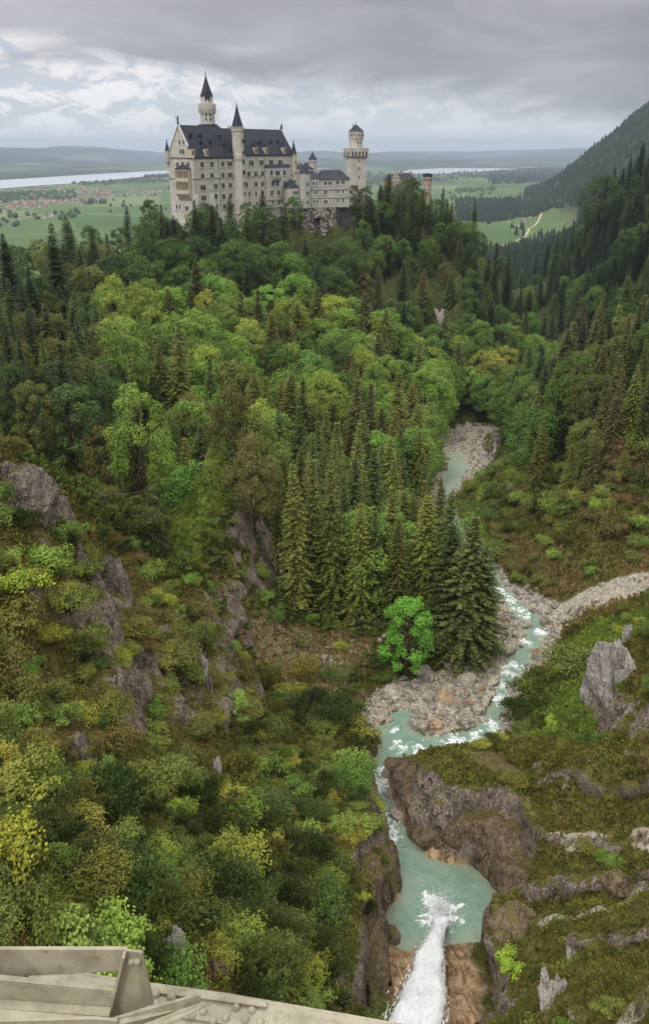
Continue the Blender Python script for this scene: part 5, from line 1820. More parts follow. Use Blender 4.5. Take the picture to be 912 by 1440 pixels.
outcrop(158, 818, 4.0, 8.0, 3, M_DARK, 503, 'streaked pale rock slab on the left slope below the small grassy knob', .6, .2)
outcrop(118, 800, 1.8, 6.0, 2.0, M_DARK, 509, 'narrow pale rib left of the streaked slab', .6, .2)
outcrop(290, 962, 1.5, 6.5, 2.2, M_PALE, 504, 'thin pale rock rib below the dead tree on the left slope', .3, .1)
outcrop(306, 1085, 1.0, 4.0, 1.6, M_PALE, 505, 'short pale rock rib lower on the left slope', .3, .1)
outcrop(112, 1062, 2.2, 4.6, 2.0, M_DARK, 506, 'greyish rock patch between bushes low on the left slope', .3, .1)
outcrop(238, 1352, 2.3, 3.6, 1.6, M_PALE, 507, 'pale rock face just above the bridge girder', .3, .1)
outcrop(305, 1372, 1.8, 2.2, 1.4, M_BROWN, 508, 'brown rock beside the pale rock face above the girder', .3, .1)
outcrop(866, 962, 7.6, 12.5, 6, M_PALE, 511, 'tall pale limestone crag on the right bank', .3, .25, lean=.15)
outcrop(838, 975, 4.4, 8.0, 4, M_PALE, 512, 'lower shoulder of pale limestone left of the tall crag', .3, .25, lean=.1)
outcrop(880, 905, 1.9, 6.0, 2, M_PALE, 513, 'thin pale pinnacle above the tall right crag', .3, .25, lean=.2)
outcrop(778, 1402, 2.0, 5.0, 1.1, M_PALE, 514, 'grey slab running down the slope right of the waterfall', -.35, .02, lean=1.05)
outcrop(806, 1345, 1.5, 4.0, .9, M_PALE, 515, 'upper end of the grey slab strip right of the waterfall', -.35, .02, lean=1.05)
outcrop(735, 1292, 3.5, 3.0, 3, M_BROWN, 561, 'dark brown rock ledge right of the lower pool rim', -.3, .2, lean=.2)
outcrop(800, 1262, 4.5, 2.6, 3, M_BROWN, 562, 'brown rock ledge under the mossy step, right of the pool', -.3, .2, lean=.2)
outcrop(872, 1248, 4.0, 2.6, 3, M_BROWN, 563, 'brown rock ledge under the mossy step near the right edge', -.3, .2, lean=.2)
outcrop(905, 1418, 1.5, 2.8, 1.4, M_DARK, 516, 'pinkish grey rock at the lower right corner', -.5, .1, lean=.7)
outcrop(622, 452, 6, 12, 5, M_PALE, 517, 'pale rock face showing among trees below the right ridge', .2, .2)
outcrop(552, 352, 8, 10, 6, M_DARK, 518, 'greyish crag among trees below the square tower', .2, .2)
outcrop(455, 352, 6, 6, 5, M_DARK, 524, 'dark crag among trees under the castle wing', .2, .2)
outcrop(738, 690, 4, 4, 3, M_DARK, 519, 'pinkish boulder face on the right bank below the leafy bush', .2, .2)
outcrop(856, 690, 5, 4, 4, M_DARK, 520, 'pinkish rock outcrop among spruces on the right bank', .2, .2)
outcrop(512, 880, 9, 3.6, 4, M_BROWN, 521, 'blocky brown rock step below the bare trunked spruce', 0, .1, lean=0)
outcrop(560, 905, 5, 3.0, 4, M_BROWN, 522, 'brown rock step at the foot of the bright young tree', .2, .1, lean=0)
# rounded gorge walls round the pool
for q in [
    (716, 1318, 3.6, 4.6, 4.6, 536, 'low brown rock at the lower right rim of the pool', -.4, 0),
    (546, 1322, 2.6, 2.6, 3.0, 541, 'low tan rock at the lower left rim of the pool', .3, 0),
    (512, 1060, 4.0, 6.0, 5.0, 540, 'dark shaded rock under pines left of the upper pool', .2, 0),
]:
    p = hit(q[0], q[1])
    V, Fq = ICO[6]
    V = V.copy()
    rr = np.random.default_rng(q[5])
    D = np.array([q[2] / 2 * 1.05, q[4] / 2, q[3] / 2 * 1.05])
    Q = V * D + q[5]
    k = 1 + .17 * fbm(Q[:, 0] / 3.2, Q[:, 1] / 3.2, Q[:, 2] / 3.6, 3, q[5]) + .06 * ridged(Q[:, 0] / 1.3, Q[:, 1] / 1.3, Q[:, 2] / 3.0, 4, q[5] + 3) + .10 * np.abs(fbm(Q[:, 0] / 1.9, Q[:, 1] / 1.9, Q[:, 2] / 5.0, 3, q[5] + 13))
    cr_ = np.abs(fbm(Q[:, 0] / 2.3, Q[:, 1] / 2.3, Q[:, 2] / 9, 2, q[5] + 7))
    k = k - .10 * np.exp(-(cr_ / .04) ** 2)
    o = add_ob('rock_wall', mk_mesh('rock_wall', V * k[:, None] * D, Fq, [M_BROWN], True), None, (p[0], p[1] + .28 * q[4], p[2] - .5), (-.25, 0, q[7]))
    thing(o, q[6], 'rock')
def gorge_wall(base, top, bulge, label, seed):
    B = np.array([U(a, b, -90.6) for a, b in base])
    T = np.array([U(*q) for q in top])
    n = len(B)
    NU, NV = 190, 70
    u = np.linspace(0, n - 1, NU)
    def along(A):
        return np.stack([np.interp(u, range(n), A[:, k]) for k in range(3)], 1)
    Bu, Tu = along(B), along(T)
    for A in (Bu, Tu):
        for _ in range(6):
            A[1:-1] = .25 * A[:-2] + .5 * A[1:-1] + .25 * A[2:]
    out = unit((Bu - Tu) * np.array([1, 1, 0]))
    v = np.linspace(0, 1.25, NV)
    P = np.zeros((NU, NV, 3))
    for j, vv in enumerate(v):
        w = min(vv, 1.0)
        # steep face, rounded shoulder
        hz = w ** 2.6
        vz = 1 - (1 - w) ** 1.35
        q = Bu + (Tu - Bu) * np.array([hz, hz, vz])
        q = q + out * bulge * math.sin(PI * min(1, w * 1.1)) ** 1.0
        if vv > 1:
            q = q - out * (vv - 1) * 9 + np.array([0, 0, -(vv - 1) * 9])
        P[:, j] = q
    X, Y, Z_ = P[..., 0], P[..., 1], P[..., 2]
    uu = np.linspace(0, np.linalg.norm(np.diff(Bu, axis=0), axis=1).sum(), NU)[:, None] + 0 * X
    d = .9 * fbm(uu / 4.0, Z_ / 5.0, 0 * X + seed, 3, seed) + .32 * fbm(uu / 1.2, Z_ / 2.6, 0 * X, 3, seed + 5) + .12 * ridged(X / .6, Y / .6, Z_ / .9, 3, seed + 9)
    ck = np.abs(fbm(uu / 2.4 + .25 * fbm(Z_ / 2, uu / 4, 0 * X, 2, seed + 3), Z_ / 14, 0 * X, 2, seed + 7))
    d = d - .75 * np.exp(-(ck / .035) ** 2)
    bed_ = ((Z_ / 1.7 + .35 * fbm(uu / 6, Z_ / 3, 0 * X, 2, seed + 11)) % 1.0)
    d = d + .16 * (bed_ - .5)
    P = P + (out[:, None, :] * d[..., None]) * np.array([1, 1, .3]) + np.array([0, 0, .2]) * d[..., None]
    id_ = np.arange(NU * NV).reshape(NU, NV)
    Q = np.stack([id_[:-1, :-1], id_[1:, :-1], id_[1:, 1:], id_[:-1, 1:]], -1).reshape(-1, 4)
    o = add_ob('gorge_wall', mk_mesh('gorge_wall', P.reshape(-1, 3), Q, [M_BROWN], True))
    thing(o, label, 'rock wall')
gorge_wall([(548, 1082), (556, 1108), (566, 1140), (578, 1172), (594, 1200), (630, 1214), (664, 1222), (690, 1242), (704, 1270), (699, 1303), (684, 1332), (688, 1365), (698, 1420)],
           [(560, 1068, -87.6), (596, 1066, -84.5), (640, 1060, -82.4), (680, 1056, -81.6), (722, 1078, -81), (748, 1118, -80.6), (758, 1160, -80.8), (758, 1200, -81.4), (752, 1240, -82.4), (742, 1285, -83.4), (728, 1330, -83), (728, 1370, -80), (732, 1430, -77)],
           .9, 'curved brown rock wall split by cracks round the right side of the pool', 71)
gorge_wall([(548, 1450), (542, 1400), (540, 1356), (540, 1328), (536, 1304), (545, 1284), (561, 1262), (559, 1240), (546, 1216), (543, 1190), (534, 1156), (522, 1112), (518, 1080)],
           [(530, 1460, -75), (522, 1405, -77), (512, 1360, -79), (506, 1335, -80), (502, 1312, -80), (502, 1290, -80), (506, 1262, -80), (506, 1240, -80.5), (502, 1212, -81), (502, 1186, -81.5), (500, 1150, -82), (500, 1110, -83.5), (498, 1075, -86)],
           .5, 'dark brown rock wall along the left side of the pool and channel', 83)
# boulders of the stream bed
rb_ = np.random.default_rng(21)
BM = [rock_mesh('boulder', 600 + k, (M_WARM if k % 6 == 2 else M_BOULD), (1, rb_.uniform(.65, .95), rb_.uniform(.5, .8)), 3, .16, 1.1, .6) for k in range(12)]
def boulder(x, y, s, base, z=None, k=None, flat=1.0):
    k = int(rb_.integers(12)) if k is None else k
    z = g1(x, y) if z is None else z
    o = add_ob('boulder', BM[k], None, (x, y, z + s * .12), (rb_.normal(0, .25), rb_.normal(0, .25), rb_.random() * 6.283), (s, s, s * flat))
    o['category'] = 'boulder'
    o['group'] = 'boulders of the stream bed'
    queue_label(o, base, (x, y, z))
    return o
for px, py, s, lab in [
    (655, 962, 2.6, 'large dark slab boulder in the middle of the gravel flat'), (600, 950, 2.4, 'large brown boulder at the left rear of the gravel flat'), (552, 975, 2.2, 'flat brown boulder at the upper left of the gravel flat'),
    (625, 985, 2.0, 'brown boulder beside the large dark slab'), (690, 905, 1.9, 'grey boulder left of the stream bend'), (712, 918, 1.9, 'pair boulder nearest the stream bend'), (760, 925, 1.7, 'dark boulder right of the stream bend'),
    (735, 880, 1.6, 'tan boulder splitting the stream at the bend'), (590, 1022, 1.5, 'tan boulder in the turquoise water of the lower flat'), (565, 1046, 1.3, 'reddish boulder above the narrow channel'), (655, 1022, 1.6, 'tan boulder in the lower rapids'),
    (545, 1012, 1.2, 'boulder at the edge of the upper pool'), (550, 1120, 1.4, 'boulder wedged in the narrow channel'), (548, 1090, 1.2, 'boulder at the top of the narrow channel'), (560, 1145, 1.5, 'boulder above the pool inlet'),
    (700, 870, 1.5, 'boulder under the largest spruce branches'), (780, 895, 1.6, 'dark boulder at the right bank of the bend'), (748, 860, 1.3, 'boulder at the mouth of the scree track')]:
    p = hit(px, py)
    boulder(p[0], p[1], s, lab, p[2])
cb = cand_grid(0, 62, 104, 215, 1.35)
d_b = poly_dist(BED, cb[:, 0], cb[:, 1])
d_w = np.minimum(poly_dist(W3, cb[:, 0], cb[:, 1]), poly_dist(W2, cb[:, 0], cb[:, 1]))
nb = 0
order = rb_.permutation(len(cb))
occ = []
for i in order:
    x, y = cb[i]
    if d_b[i] > 1.2 or (d_w[i] < -.5 and (y > 170 or rb_.random() > .30)) or nb > 260:
        continue
    if rb_.random() > (.75 if y < 170 else .3):
        continue
    s = float(np.clip(rb_.lognormal(-.35, .5), .32, 1.9))
    if any((x - a) ** 2 + (y - b) ** 2 < (.8 * (s + c)) ** 2 for a, b, c in occ):
        continue
    occ.append((x, y, s))
    px, py = proj((x, y, g1(x, y)))
    where = 'in the upper stream' if py < 860 else 'by the stream bend' if py < 935 else 'on the gravel flat' if py < 1000 else 'by the lower rapids' if py < 1062 else 'in the narrow channel'
    boulder(x, y, s, '%s boulder %s' % ('large' if s > .85 else 'middling' if s > .5 else 'small', where))
    nb += 1
# loose stones that nobody could count
V1, F1 = ICO[1]
cs_ = []
n = 30000
xs, ys = rb_.uniform(0, 75, n), rb_.uniform(76, 345, n)
k = ((poly_dist(BED, xs, ys) < .8) | ((poly_dist(SCREE, xs, ys) < .3) & (rb_.random(n) < .25)) | ((poly_dist(SCAR, xs, ys) < 0) & (rb_.random(n) < .4))) & (np.minimum(poly_dist(W3, xs, ys), poly_dist(W2, xs, ys)) > -.3)
xs, ys = xs[k][:7500], ys[k][:7500]
n = len(xs)
zs = ground(xs, ys)
sz = rb_.lognormal(-1.7, .6, n)
VV = (V1[None] * (1 + rb_.normal(0, .18, (n, len(V1), 1)))) * (sz[:, None] * rb_.uniform(.6, 1.2, (n, 3)))[:, None, :] + np.stack([xs, ys, zs + sz * .2], 1)[:, None, :]
FF = F1[None] + (np.arange(n) * len(V1))[:, None, None]
o = add_ob('rubble', mk_mesh('rubble', VV.reshape(-1, 3), FF.reshape(-1, 3), [M_BOULD], False))
o['kind'] = 'stuff'
# ================================================================== SHRUBS, GROUND COVER
rs = np.random.default_rng(33)
SPAL = dict(fresh=C3(128, 150, 68), green=C3(104, 122, 54), deep=C3(82, 102, 48), yellow=C3(146, 150, 62), olive=C3(116, 122, 56), rust=C3(116, 108, 60), pine=C3(100, 108, 50), darkpine=C3(76, 88, 44), lime=C3(146, 168, 66))
SNAME = dict(fresh='fresh green bush', green='green bush', deep='deep green bush', yellow='yellowish bush', olive='olive bush', rust='rusty brown bush', pine='olive mountain pine', darkpine='dark mountain pine', lime='lime green bush')
def shrub(x, y, s, key, base, var=None, tall=1.0, z=None):
    pine = 'pine' in key
    me = PIN[int(rs.integers(3)) if var is None else var % 3] if pine else BUS[int(rs.integers(4)) if var is None else var % 4]
    z = g1(x, y) if z is None else z
    sc = s / 1.5
    plant(KIND(key), me, x, y, z - .25 * sc, sc * tall, rs.random() * 6.283, jit(SPAL[key], rs, .15, .07), 'shrub',
          'shrubs on the gorge slopes', base, hint_z=s * .6, sxy=1 / tall ** .3)
taken = []
def KIND(key):
    return 'mountain_pine' if 'pine' in key else 'yellow_green_bush' if key in ('fresh', 'yellow', 'olive') else 'bush'  # lighter tinted bushes share the bush meshes, no particular species
def shrub_at(px, py, s, key, label, var=None, tall=1.0):
    p = hit(px, py)
    taken.append((p[0], p[1], s))
    shrub(p[0], p[1], s, key, label, var, tall, p[2])
for q in [
    (22, 840, 2.9, 'lime', 'vivid yellow green bush at the left edge below the outcrop', 0, 1.2),
    (62, 800, 2.6, 'fresh', 'loose light green bush right of the vivid yellow bush', 2, 1.3),
    (95, 850, 2.4, 'fresh', 'light green airy bush below the streaked slab', 1, 1.2),
    (70, 905, 2.0, 'yellow', 'yellow olive bush below the airy light green bush', 3, 1),
    (140, 940, 1.7, 'deep', 'deep green fern like bush amid yellow bushes on the left slope', 0, 1),
    (170, 925, 1.7, 'yellow', 'yellow bush just right of the deep green fern like bush', 1, 1),
    (225, 850, 2.2, 'yellow', 'yellow green spreading bush right of the streaked slab', 2, 1),
    (200, 890, 1.9, 'olive', 'olive bush below the yellow green spreading bush', 2, 1),
    (215, 1000, 1.9, 'green', 'green bush in the middle of the rusty left slope', 2, 1),
    (215, 1040, 2.0, 'fresh', 'fresh green bush under the one on the rusty slope', 2, 1),
    (392, 1078, 1.5, 'lime', 'lime green bush in the middle of the lower slope', 0, 1),
    (210, 1215, 1.6, 'lime', 'lime green bush in the lower left thicket', 1, 1.2),
    (430, 1390, 1.5, 'lime', 'lime green bush just above the bridge chord', 1, 1.2),
    (508, 1265, .8, 'lime', 'small lime green bush on the cliff edge left of the pool', 0, 1.2),
    (718, 1365, 1.4, 'lime', 'bright green bush alone right of the waterfall', 0, 1.3),
    (858, 1215, 1.2, 'fresh', 'fresh green bush on the mossy right slope', 1, 1.1),
    (808, 672, 2.6, 'fresh', 'pale green bush on the right bank above the scree track', 2, 1.1),
    (790, 950, 3.4, 'green', 'green little tree standing above the hollow of the right bank', 3, 1.7),
    (758, 985, 3.2, 'pine', 'dark leaning pine in the hollow by the stream', 0, 1.5),
    (722, 1012, 2.4, 'darkpine', 'dark little pine at the stream edge of the hollow', 1, 1.4),
    (740, 1026, 2.2, 'green', 'green bush low in the hollow', 1, 1),
    (775, 1020, 1.4, 'lime', 'lime bush low in the hollow', 0, 1),
    (430, 1010, 3.0, 'darkpine', 'large dark pine on the spur left of the upper pool', 0, 1.4),
    (470, 1020, 3.2, 'darkpine', 'large dark pine nearest the upper pool', 1, 1.4),
    (505, 1062, 2.6, 'darkpine', 'dark pine leaning over the narrow channel', 2, 1.2),
    (402, 985, 2.4, 'yellow', 'yellowish rounded bush below the bare scar', 3, 1.3),
    (425, 945, 2.4, 'olive', 'olive rounded bush on the bare scar', 3, 1.2),
    (345, 1010, 2.2, 'olive', 'olive bush on the rib below the scar', 3, 1.2),
    (330, 1180, 2.8, 'darkpine', 'dark spreading pine in the lower slope thicket', 0, 1.0),
    (300, 1270, 3.0, 'darkpine', 'dark spreading pine left of the lower spur', 1, 1.0),
    (440, 1215, 2.6, 'darkpine', 'dark pine on the spur beside the pool cliff', 2, 1.1),
    (150, 1150, 3.0, 'darkpine', 'dark pine in the middle of the lower left thicket', 1, 1.2),
    (50, 1130, 3.0, 'yellow', 'large yellow olive bush at the lower left', 0, 1.1),
    (30, 1290, 2.4, 'olive', 'large olive bush at the left just above the girder', 0, 1.1),
    (95, 1320, 1.7, 'green', 'green bush just above the girder rail', 0, 1.0),
    (190, 745, 3.2, 'darkpine', 'dark spreading pine above the grassy knob', 1, 1.1),
    (230, 770, 2.6, 'darkpine', 'dark pine hanging over the small meadow', 0, 1.1),
    (150, 730, 3.0, 'pine', 'olive pine behind the grassy knob', 2, 1.3),
    (716, 800, 2.4, 'olive', 'olive bush over the stream right of the largest spruce', 1, 1.2),
    (730, 818, 2.0, 'green', 'green bush at the head of the scree fan', 0, 1.1),
    (704, 782, 2.6, 'green', 'green bush hiding the stream behind the largest spruce', 2, 1.3),
    (95, 630, 2.4, 'fresh', 'pale blossoming bush behind the left outcrop', 2, 1.4),
]:
    shrub_at(*q)
cs = np.concatenate([cand_grid(-46, 14, 28, 142, 1.75), cand_grid(14, 60, 40, 150, 3.0), cand_grid(36, 95, 150, 268, 2.7), cand_grid(-30, 16, 128, 150, 3.0)])
rs.shuffle(cs)
zz = ground(cs[:, 0], cs[:, 1])
db = poly_dist(BED, cs[:, 0], cs[:, 1])
dp = np.minimum(poly_dist(POOL, cs[:, 0], cs[:, 1]), poly_dist(W2, cs[:, 0], cs[:, 1]))
dscr = np.minimum(poly_dist(SCREE, cs[:, 0], cs[:, 1]), poly_dist(SLAB, cs[:, 0], cs[:, 1]))
dsca = np.minimum(poly_dist(SCAR, cs[:, 0], cs[:, 1]), poly_dist(MEAD, cs[:, 0], cs[:, 1]))
BARE_PX = [([(0, 620), (100, 640), (130, 760), (90, 790), (0, 780)], .05), ([(140, 930), (300, 900), (310, 1100), (200, 1140), (130, 1060)], .6), ([(130, 760), (210, 790), (190, 880), (130, 880)], .1),
           ([(680, 1050), (912, 1040), (912, 1300), (700, 1290)], .07), ([(560, 1050), (700, 1050), (760, 1330), (560, 1330)], .0), ([(700, 1290), (912, 1290), (912, 1440), (680, 1440)], .4), ([(470, 1180), (560, 1180), (560, 1440), (470, 1440)], .25),
           ([(760, 850), (912, 830), (912, 1040), (720, 1040)], .16), ([(690, 740), (912, 760), (912, 800), (740, 850)], .35), ([(690, 640), (912, 640), (912, 765), (690, 745)], .9)]
made = {'bush': 0, 'mountain_pine': 0, 'yellow_green_bush': 0}
n_sh = 0
for (x, y), z, b_, p_, s_, a_ in zip(cs, zz, db, dp, dscr, dsca):
    if b_ < 1 or p_ < 2 or s_ < 1 or (a_ < 1 and rs.random() < .85):
        continue
    px, py = proj((x, y, z + .6))
    if not (-30 < px < 945 and 560 < py < 1450):
        continue
    dens = .86
    for P_, d_ in BARE_PX:
        if in_poly(P_, px, py):
            dens = d_
            break
    if rs.random() > dens or n_sh > 720:
        continue
    left = px < 540
    s = float(np.clip(rs.lognormal(.50 if left else .25, .33), .7, 3.2))
    if any((x - t_[0]) ** 2 + (y - t_[1]) ** 2 < (.34 * (s + t_[2])) ** 2 for t_ in taken):
        continue
    taken.append((x, y, s))
    if left:
        if py < 780:
            ks, where = ['pine', 'darkpine', 'olive', 'green'], 'near the left outcrop'
        elif py < 960:
            ks, where = ['yellow', 'olive', 'fresh', 'green', 'rust', 'olive', 'pine'], 'high on the left slope'
        elif py < 1120:
            ks, where = (['green', 'olive', 'rust', 'yellow', 'fresh', 'olive'] if px < 330 else ['green', 'olive', 'darkpine', 'yellow', 'pine', 'fresh']), 'midway down the left slope'
        else:
            ks, where = ['green', 'darkpine', 'olive', 'deep', 'pine', 'green', 'fresh', 'yellow', 'darkpine'], 'low on the left slope'
    elif y > 150:
        ks, where = ['pine', 'olive', 'green', 'olive', 'rust', 'fresh'], 'on the right bank above the scree'
    elif py < 1050:
        ks, where = ['green', 'olive', 'pine', 'yellow'], 'on the grassy right bank'
    else:
        ks, where = ['green', 'olive', 'fresh', 'rust'], 'on the mossy right slope'
    key = ks[int(rs.integers(len(ks)))]
    if y > 150 and not left:
        s = s * 1.6
    kind_ = KIND(key)
    if made[kind_] >= 260:
        continue
    made[kind_] += 1
    shrub(x, y, s, key, '%s %s %s' % ('big' if s > 1.9 else 'small' if s < 1.2 else 'middling', SNAME[key], where), None, rs.uniform(.85, 1.25), z)
    n_sh += 1
print('SHRUBS', n_sh)

# dead trees
def dead_tree(px0, py0, px1, py1, y, label, r0=.16):
    a = hit(px0, py0)
    d = ray(px1, py1)
    b = d * (y / d[1]) if y else d * (a[1] / d[1])
    e = empty('dead_tree', label, 'dead tree', tuple(a))
    A = Vector((0, 0, -.4))
    B = Vector(b - a)
    m = MB().tube([A, B * .35 + Vector((.1, 0, 0)), B * .7, B], [r0, r0 * .8, r0 * .5, .03], 6)
    m.build('trunk', M_BARK, e, True)
    for k in range(9):
        f = .3 + .65 * k / 9
        m = MB()
        an = k * 2.4
        l = B.length * .22 * (1.1 - f)
        q = B * f
        m.tube([q, q + Vector((math.cos(an), math.sin(an), .1)) * l, q + Vector((math.cos(an + .2), math.sin(an + .2), .35)) * l * 1.7], [.04, .03, .01], 4)
        m.build('branch', M_BARK, e)
dead_tree(284, 926, 296, 832, None, 'leaning dead trunk with bare twigs above the thin rock rib')
dead_tree(258, 800, 206, 712, 118, 'bare grey pine trunk leaning left above the small meadow', .13)
dead_tree(120, 700, 200, 692, 100, 'fallen grey trunk sticking out from behind the left outcrop', .14)
dead_tree(808, 935, 832, 918, 118, 'fallen grey log on the grassy right bank', .16)
dead_tree(795, 1030, 806, 998, None, 'small dead pine stub in the hollow by the stream', .1)

# grass
def b_grassmat(c1, c2, c3):
    def b(t):
        lv = t.attr('lv')
        n = t.noise(t.pos(), .22, 4, .6)
        c = t.mix(t.mapr(n, .35, .65), c1, c2)
        c = t.mix(t.mapr(lv, .3, 1.0, 0, .8), c, c3)
        d = t.n('ShaderNodeBsdfDiffuse', ins={'Color': c})
        tr = t.n('ShaderNodeBsdfTranslucent', ins={'Color': c})
        t.out(t.n('ShaderNodeMixShader', ins={0: .25, 1: d.outputs[0], 2: tr.outputs[0]}).outputs[0])
    return b
M_GRASS = material('alpine_grass', b_grassmat(lin(76, 80, 34), lin(104, 104, 48), lin(132, 126, 66)))
M_LUSH = material('lush_grass', b_grassmat(lin(86, 110, 38), lin(116, 136, 54), lin(140, 150, 72)))
M_DRYG = material('withered_grass', b_grassmat(lin(108, 88, 52), lin(136, 114, 70), lin(160, 138, 94)))
n = 520000
# points with density falling with distance
yy = 28 + (rs.random(n) ** 1.7) * 235
xx = (rs.random(n) * 2 - 1) * (.44 * yy + 6)
zz = ground(xx, yy)
i = np.clip(np.searchsorted(XA, xx) - 1, 0, len(XA) - 2)
j = np.clip(np.searchsorted(YA, yy) - 1, 0, len(YA) - 2)
rk, gv, gr, dr = A_rock[j, i], A_gravel[j, i], A_grass[j, i], A_dry[j, i]
stp = SLOPE[j, i]
dpool = d_pool[j, i]
keep = (rs.random(n) > np.maximum(rk * 1.05, gv * 1.1)) & (dpool > 1.2) & (A_tan[j, i] < .3)
keep &= ~((yy > 150) & (xx < 36) & (gr < .4))          # the wood has its own undergrowth
keep &= rs.random(n) < .85
pk = np.nonzero(keep)[0][:150000]
which = np.where(gr[pk] > .45, 2, np.where(dr[pk] + rs.normal(0, .16, len(pk)) > .55, 1, 0))
for w_, (nm, mt) in enumerate((('grass', M_GRASS), ('withered_grass', M_DRYG), ('meadow_grass', M_LUSH))):
    q = pk[which == w_]
    if not len(q):
        continue
    L = Leaves()
    m = len(q)
    base = np.stack([xx[q], yy[q], zz[q] - .05], 1)
    nrm = np.stack([-zx[j[q], i[q]], -zy[j[q], i[q]], np.ones(m)], 1)
    nrm = unit(nrm)
    dn = np.array([0, 0, -1.0])
    sz = rs.uniform(.22, .55, m) * np.clip(yy[q] / 80, .75, 1.9) * np.where((xx[q] > 12) & (yy[q] < 140), 1.25, 1.0)
    lv = np.clip(.45 + .3 * vnoise(xx[q] / 1.1, yy[q] / 1.1, 0 * xx[q], 131) + rs.normal(0, .2, m), 0, 1)
    for k in range(3):
        d = nrm * .55 + np.array([0, 0, .35]) + dn[None] * .55 * (1 - nrm[:, 2:3]) + rs.normal(0, .42, (m, 3))
        L.quads(base + rs.normal(0, .10, (m, 3)), d, rs.normal(size=(m, 3)), sz, sz * .42, np.clip(lv + rs.normal(0, .12, m), 0, 1), True, .12)
    o = add_ob(nm, L.mesh(nm, mt))
    o['kind'] = 'stuff'
# scrub that fills the slope between the bushes
n = 380000
yy = 28 + (rs.random(n) ** 1.5) * 120
xx = rs.uniform(-1, 1, n) * (.44 * yy + 4)
zz = ground(xx, yy)
i = np.clip(np.searchsorted(XA, xx) - 1, 0, len(XA) - 2)
j = np.clip(np.searchsorted(YA, yy) - 1, 0, len(YA) - 2)
cl_ = fbm(xx / 3.5, yy / 3.5, zz / 3.5, 3, 151)
left_ = (xx < 9)
keep = (A_gravel[j, i] < .3) & (A_tan[j, i] < .3) & (d_pool[j, i] > 1.5) & (rs.random(n) > A_rock[j, i] * .8) & (cl_ > np.where(left_, -.30, .30)) & (rs.random(n) > .8 * A_dry[j, i] * left_) & (d_scar[j, i] > .5)
for w_, (nm, mt) in enumerate((('scrub', material('scrub_leaves', b_grassmat(lin(92, 100, 44), lin(122, 128, 58), lin(146, 150, 76)))), ('dark_scrub', material('dark_scrub_leaves', b_grassmat(lin(64, 76, 36), lin(88, 96, 44), lin(108, 114, 56)))))):
    sel = np.nonzero(keep & ((vnoise(xx / 6, yy / 6, 0 * xx, 157) > 0) == (w_ == 0)))[0][:85000]
    m = len(sel)
    L = Leaves()
    P_ = np.stack([xx[sel], yy[sel], zz[sel] + rs.random(m) ** 1.3 * (.25 + 1.3 * np.clip(cl_[sel], 0, 1))], 1) + rs.normal(0, .1, (m, 3))
    nn = unit(np.array([.35, 0, 1.0]) + rs.normal(0, .6, (m, 3)))
    L.quads(P_, np.cross(nn, rs.normal(size=(m, 3))), nn, rs.uniform(.14, .34, m), rs.uniform(.10, .22, m), np.clip(.45 + .3 * cl_[sel] + rs.normal(0, .2, m), 0, 1), True)
    o = add_ob(nm, L.mesh(nm, mt))
    o['kind'] = 'stuff'
# undergrowth on the floor of the wood
n = 150000
yy = 128 + (rs.random(n) ** 1.25) * 470
xx = (rs.random(n) * 2 - 1) * (.40 * yy)
zz = ground(xx, yy)
i = np.clip(np.searchsorted(XA, xx) - 1, 0, len(XA) - 2)
j = np.clip(np.searchsorted(YA, yy) - 1, 0, len(YA) - 2)
keep = (A_gravel[j, i] < .4) & (A_grass[j, i] < .5) & (A_rock[j, i] < .6) & (zz > -172) & (poly_dist(BED, xx, yy) > 1.5) & ~((xx > 36) & (yy < 235))
keep &= (A_dry[j, i] < .9) | (rs.random(n) < .45)
q = np.nonzero(keep)[0][:90000]
m = len(q)
L = Leaves()
nz = vnoise(xx[q] / 5, yy[q] / 5, 0 * xx[q], 141)
P_ = np.stack([xx[q], yy[q], zz[q] + rs.random(m) * (1.3 + 1.2 * nz)], 1)
nn = unit(np.array([0, 0, 1.0]) + rs.normal(0, .6, (m, 3)))
L.quads(P_, np.cross(nn, rs.normal(size=(m, 3))), nn, rs.uniform(.7, 1.5, m), rs.uniform(.5, 1.0, m), np.clip(.45 + .3 * nz + rs.normal(0, .18, m), 0, 1), True)
M_UNDER = material('undergrowth_leaves', b_grassmat(lin(50, 66, 30), lin(74, 92, 40), lin(96, 108, 52)))
o = add_ob('undergrowth', L.mesh('undergrowth', M_UNDER))
o['kind'] = 'stuff'
# ================================================================== FAR COUNTRY
def b_far(c1, c2, c3):
    def b(t):
        lv = t.attr('lv')
        n = t.noise(t.pos(), .012, 4, .6)
        c = t.mix(lv, c1, c2)
        c = t.mix(t.mapr(n, .5, .7, 0, .7), c, c3)
        t.out(t.pbsdf(c, .9, None, .1))
    return b
M_FARC = material('distant_conifers', b_far(lin(30, 42, 30), lin(48, 62, 38), lin(62, 68, 42)))
M_FARB = material('distant_broadleaves', b_far(lin(48, 66, 36), lin(84, 104, 52), lin(66, 84, 44)))
def cone_tpl(seed, tiers=6, n=9):
    r_ = np.random.default_rng(seed)
    V, Fq = [], []
    for k in range(tiers):
        f = k / tiers
        z0 = .06 + .86 * f
        R_ = .165 * (1 - f) ** .8 + .012
        b = len(V)
        for i in range(n):
            a = 6.283 * i / n + k
            q = R_ * r_.uniform(.55, 1.25)
            V.append((q * math.cos(a), q * math.sin(a), z0 + r_.uniform(-.03, .03)))
        V.append((0, 0, min(1.0, z0 + .30 + .06 * (k == tiers - 1))))
        for i in range(n):
            Fq.append((b + i, b + (i + 1) % n, b + n))
    return np.array(V), np.array(Fq)
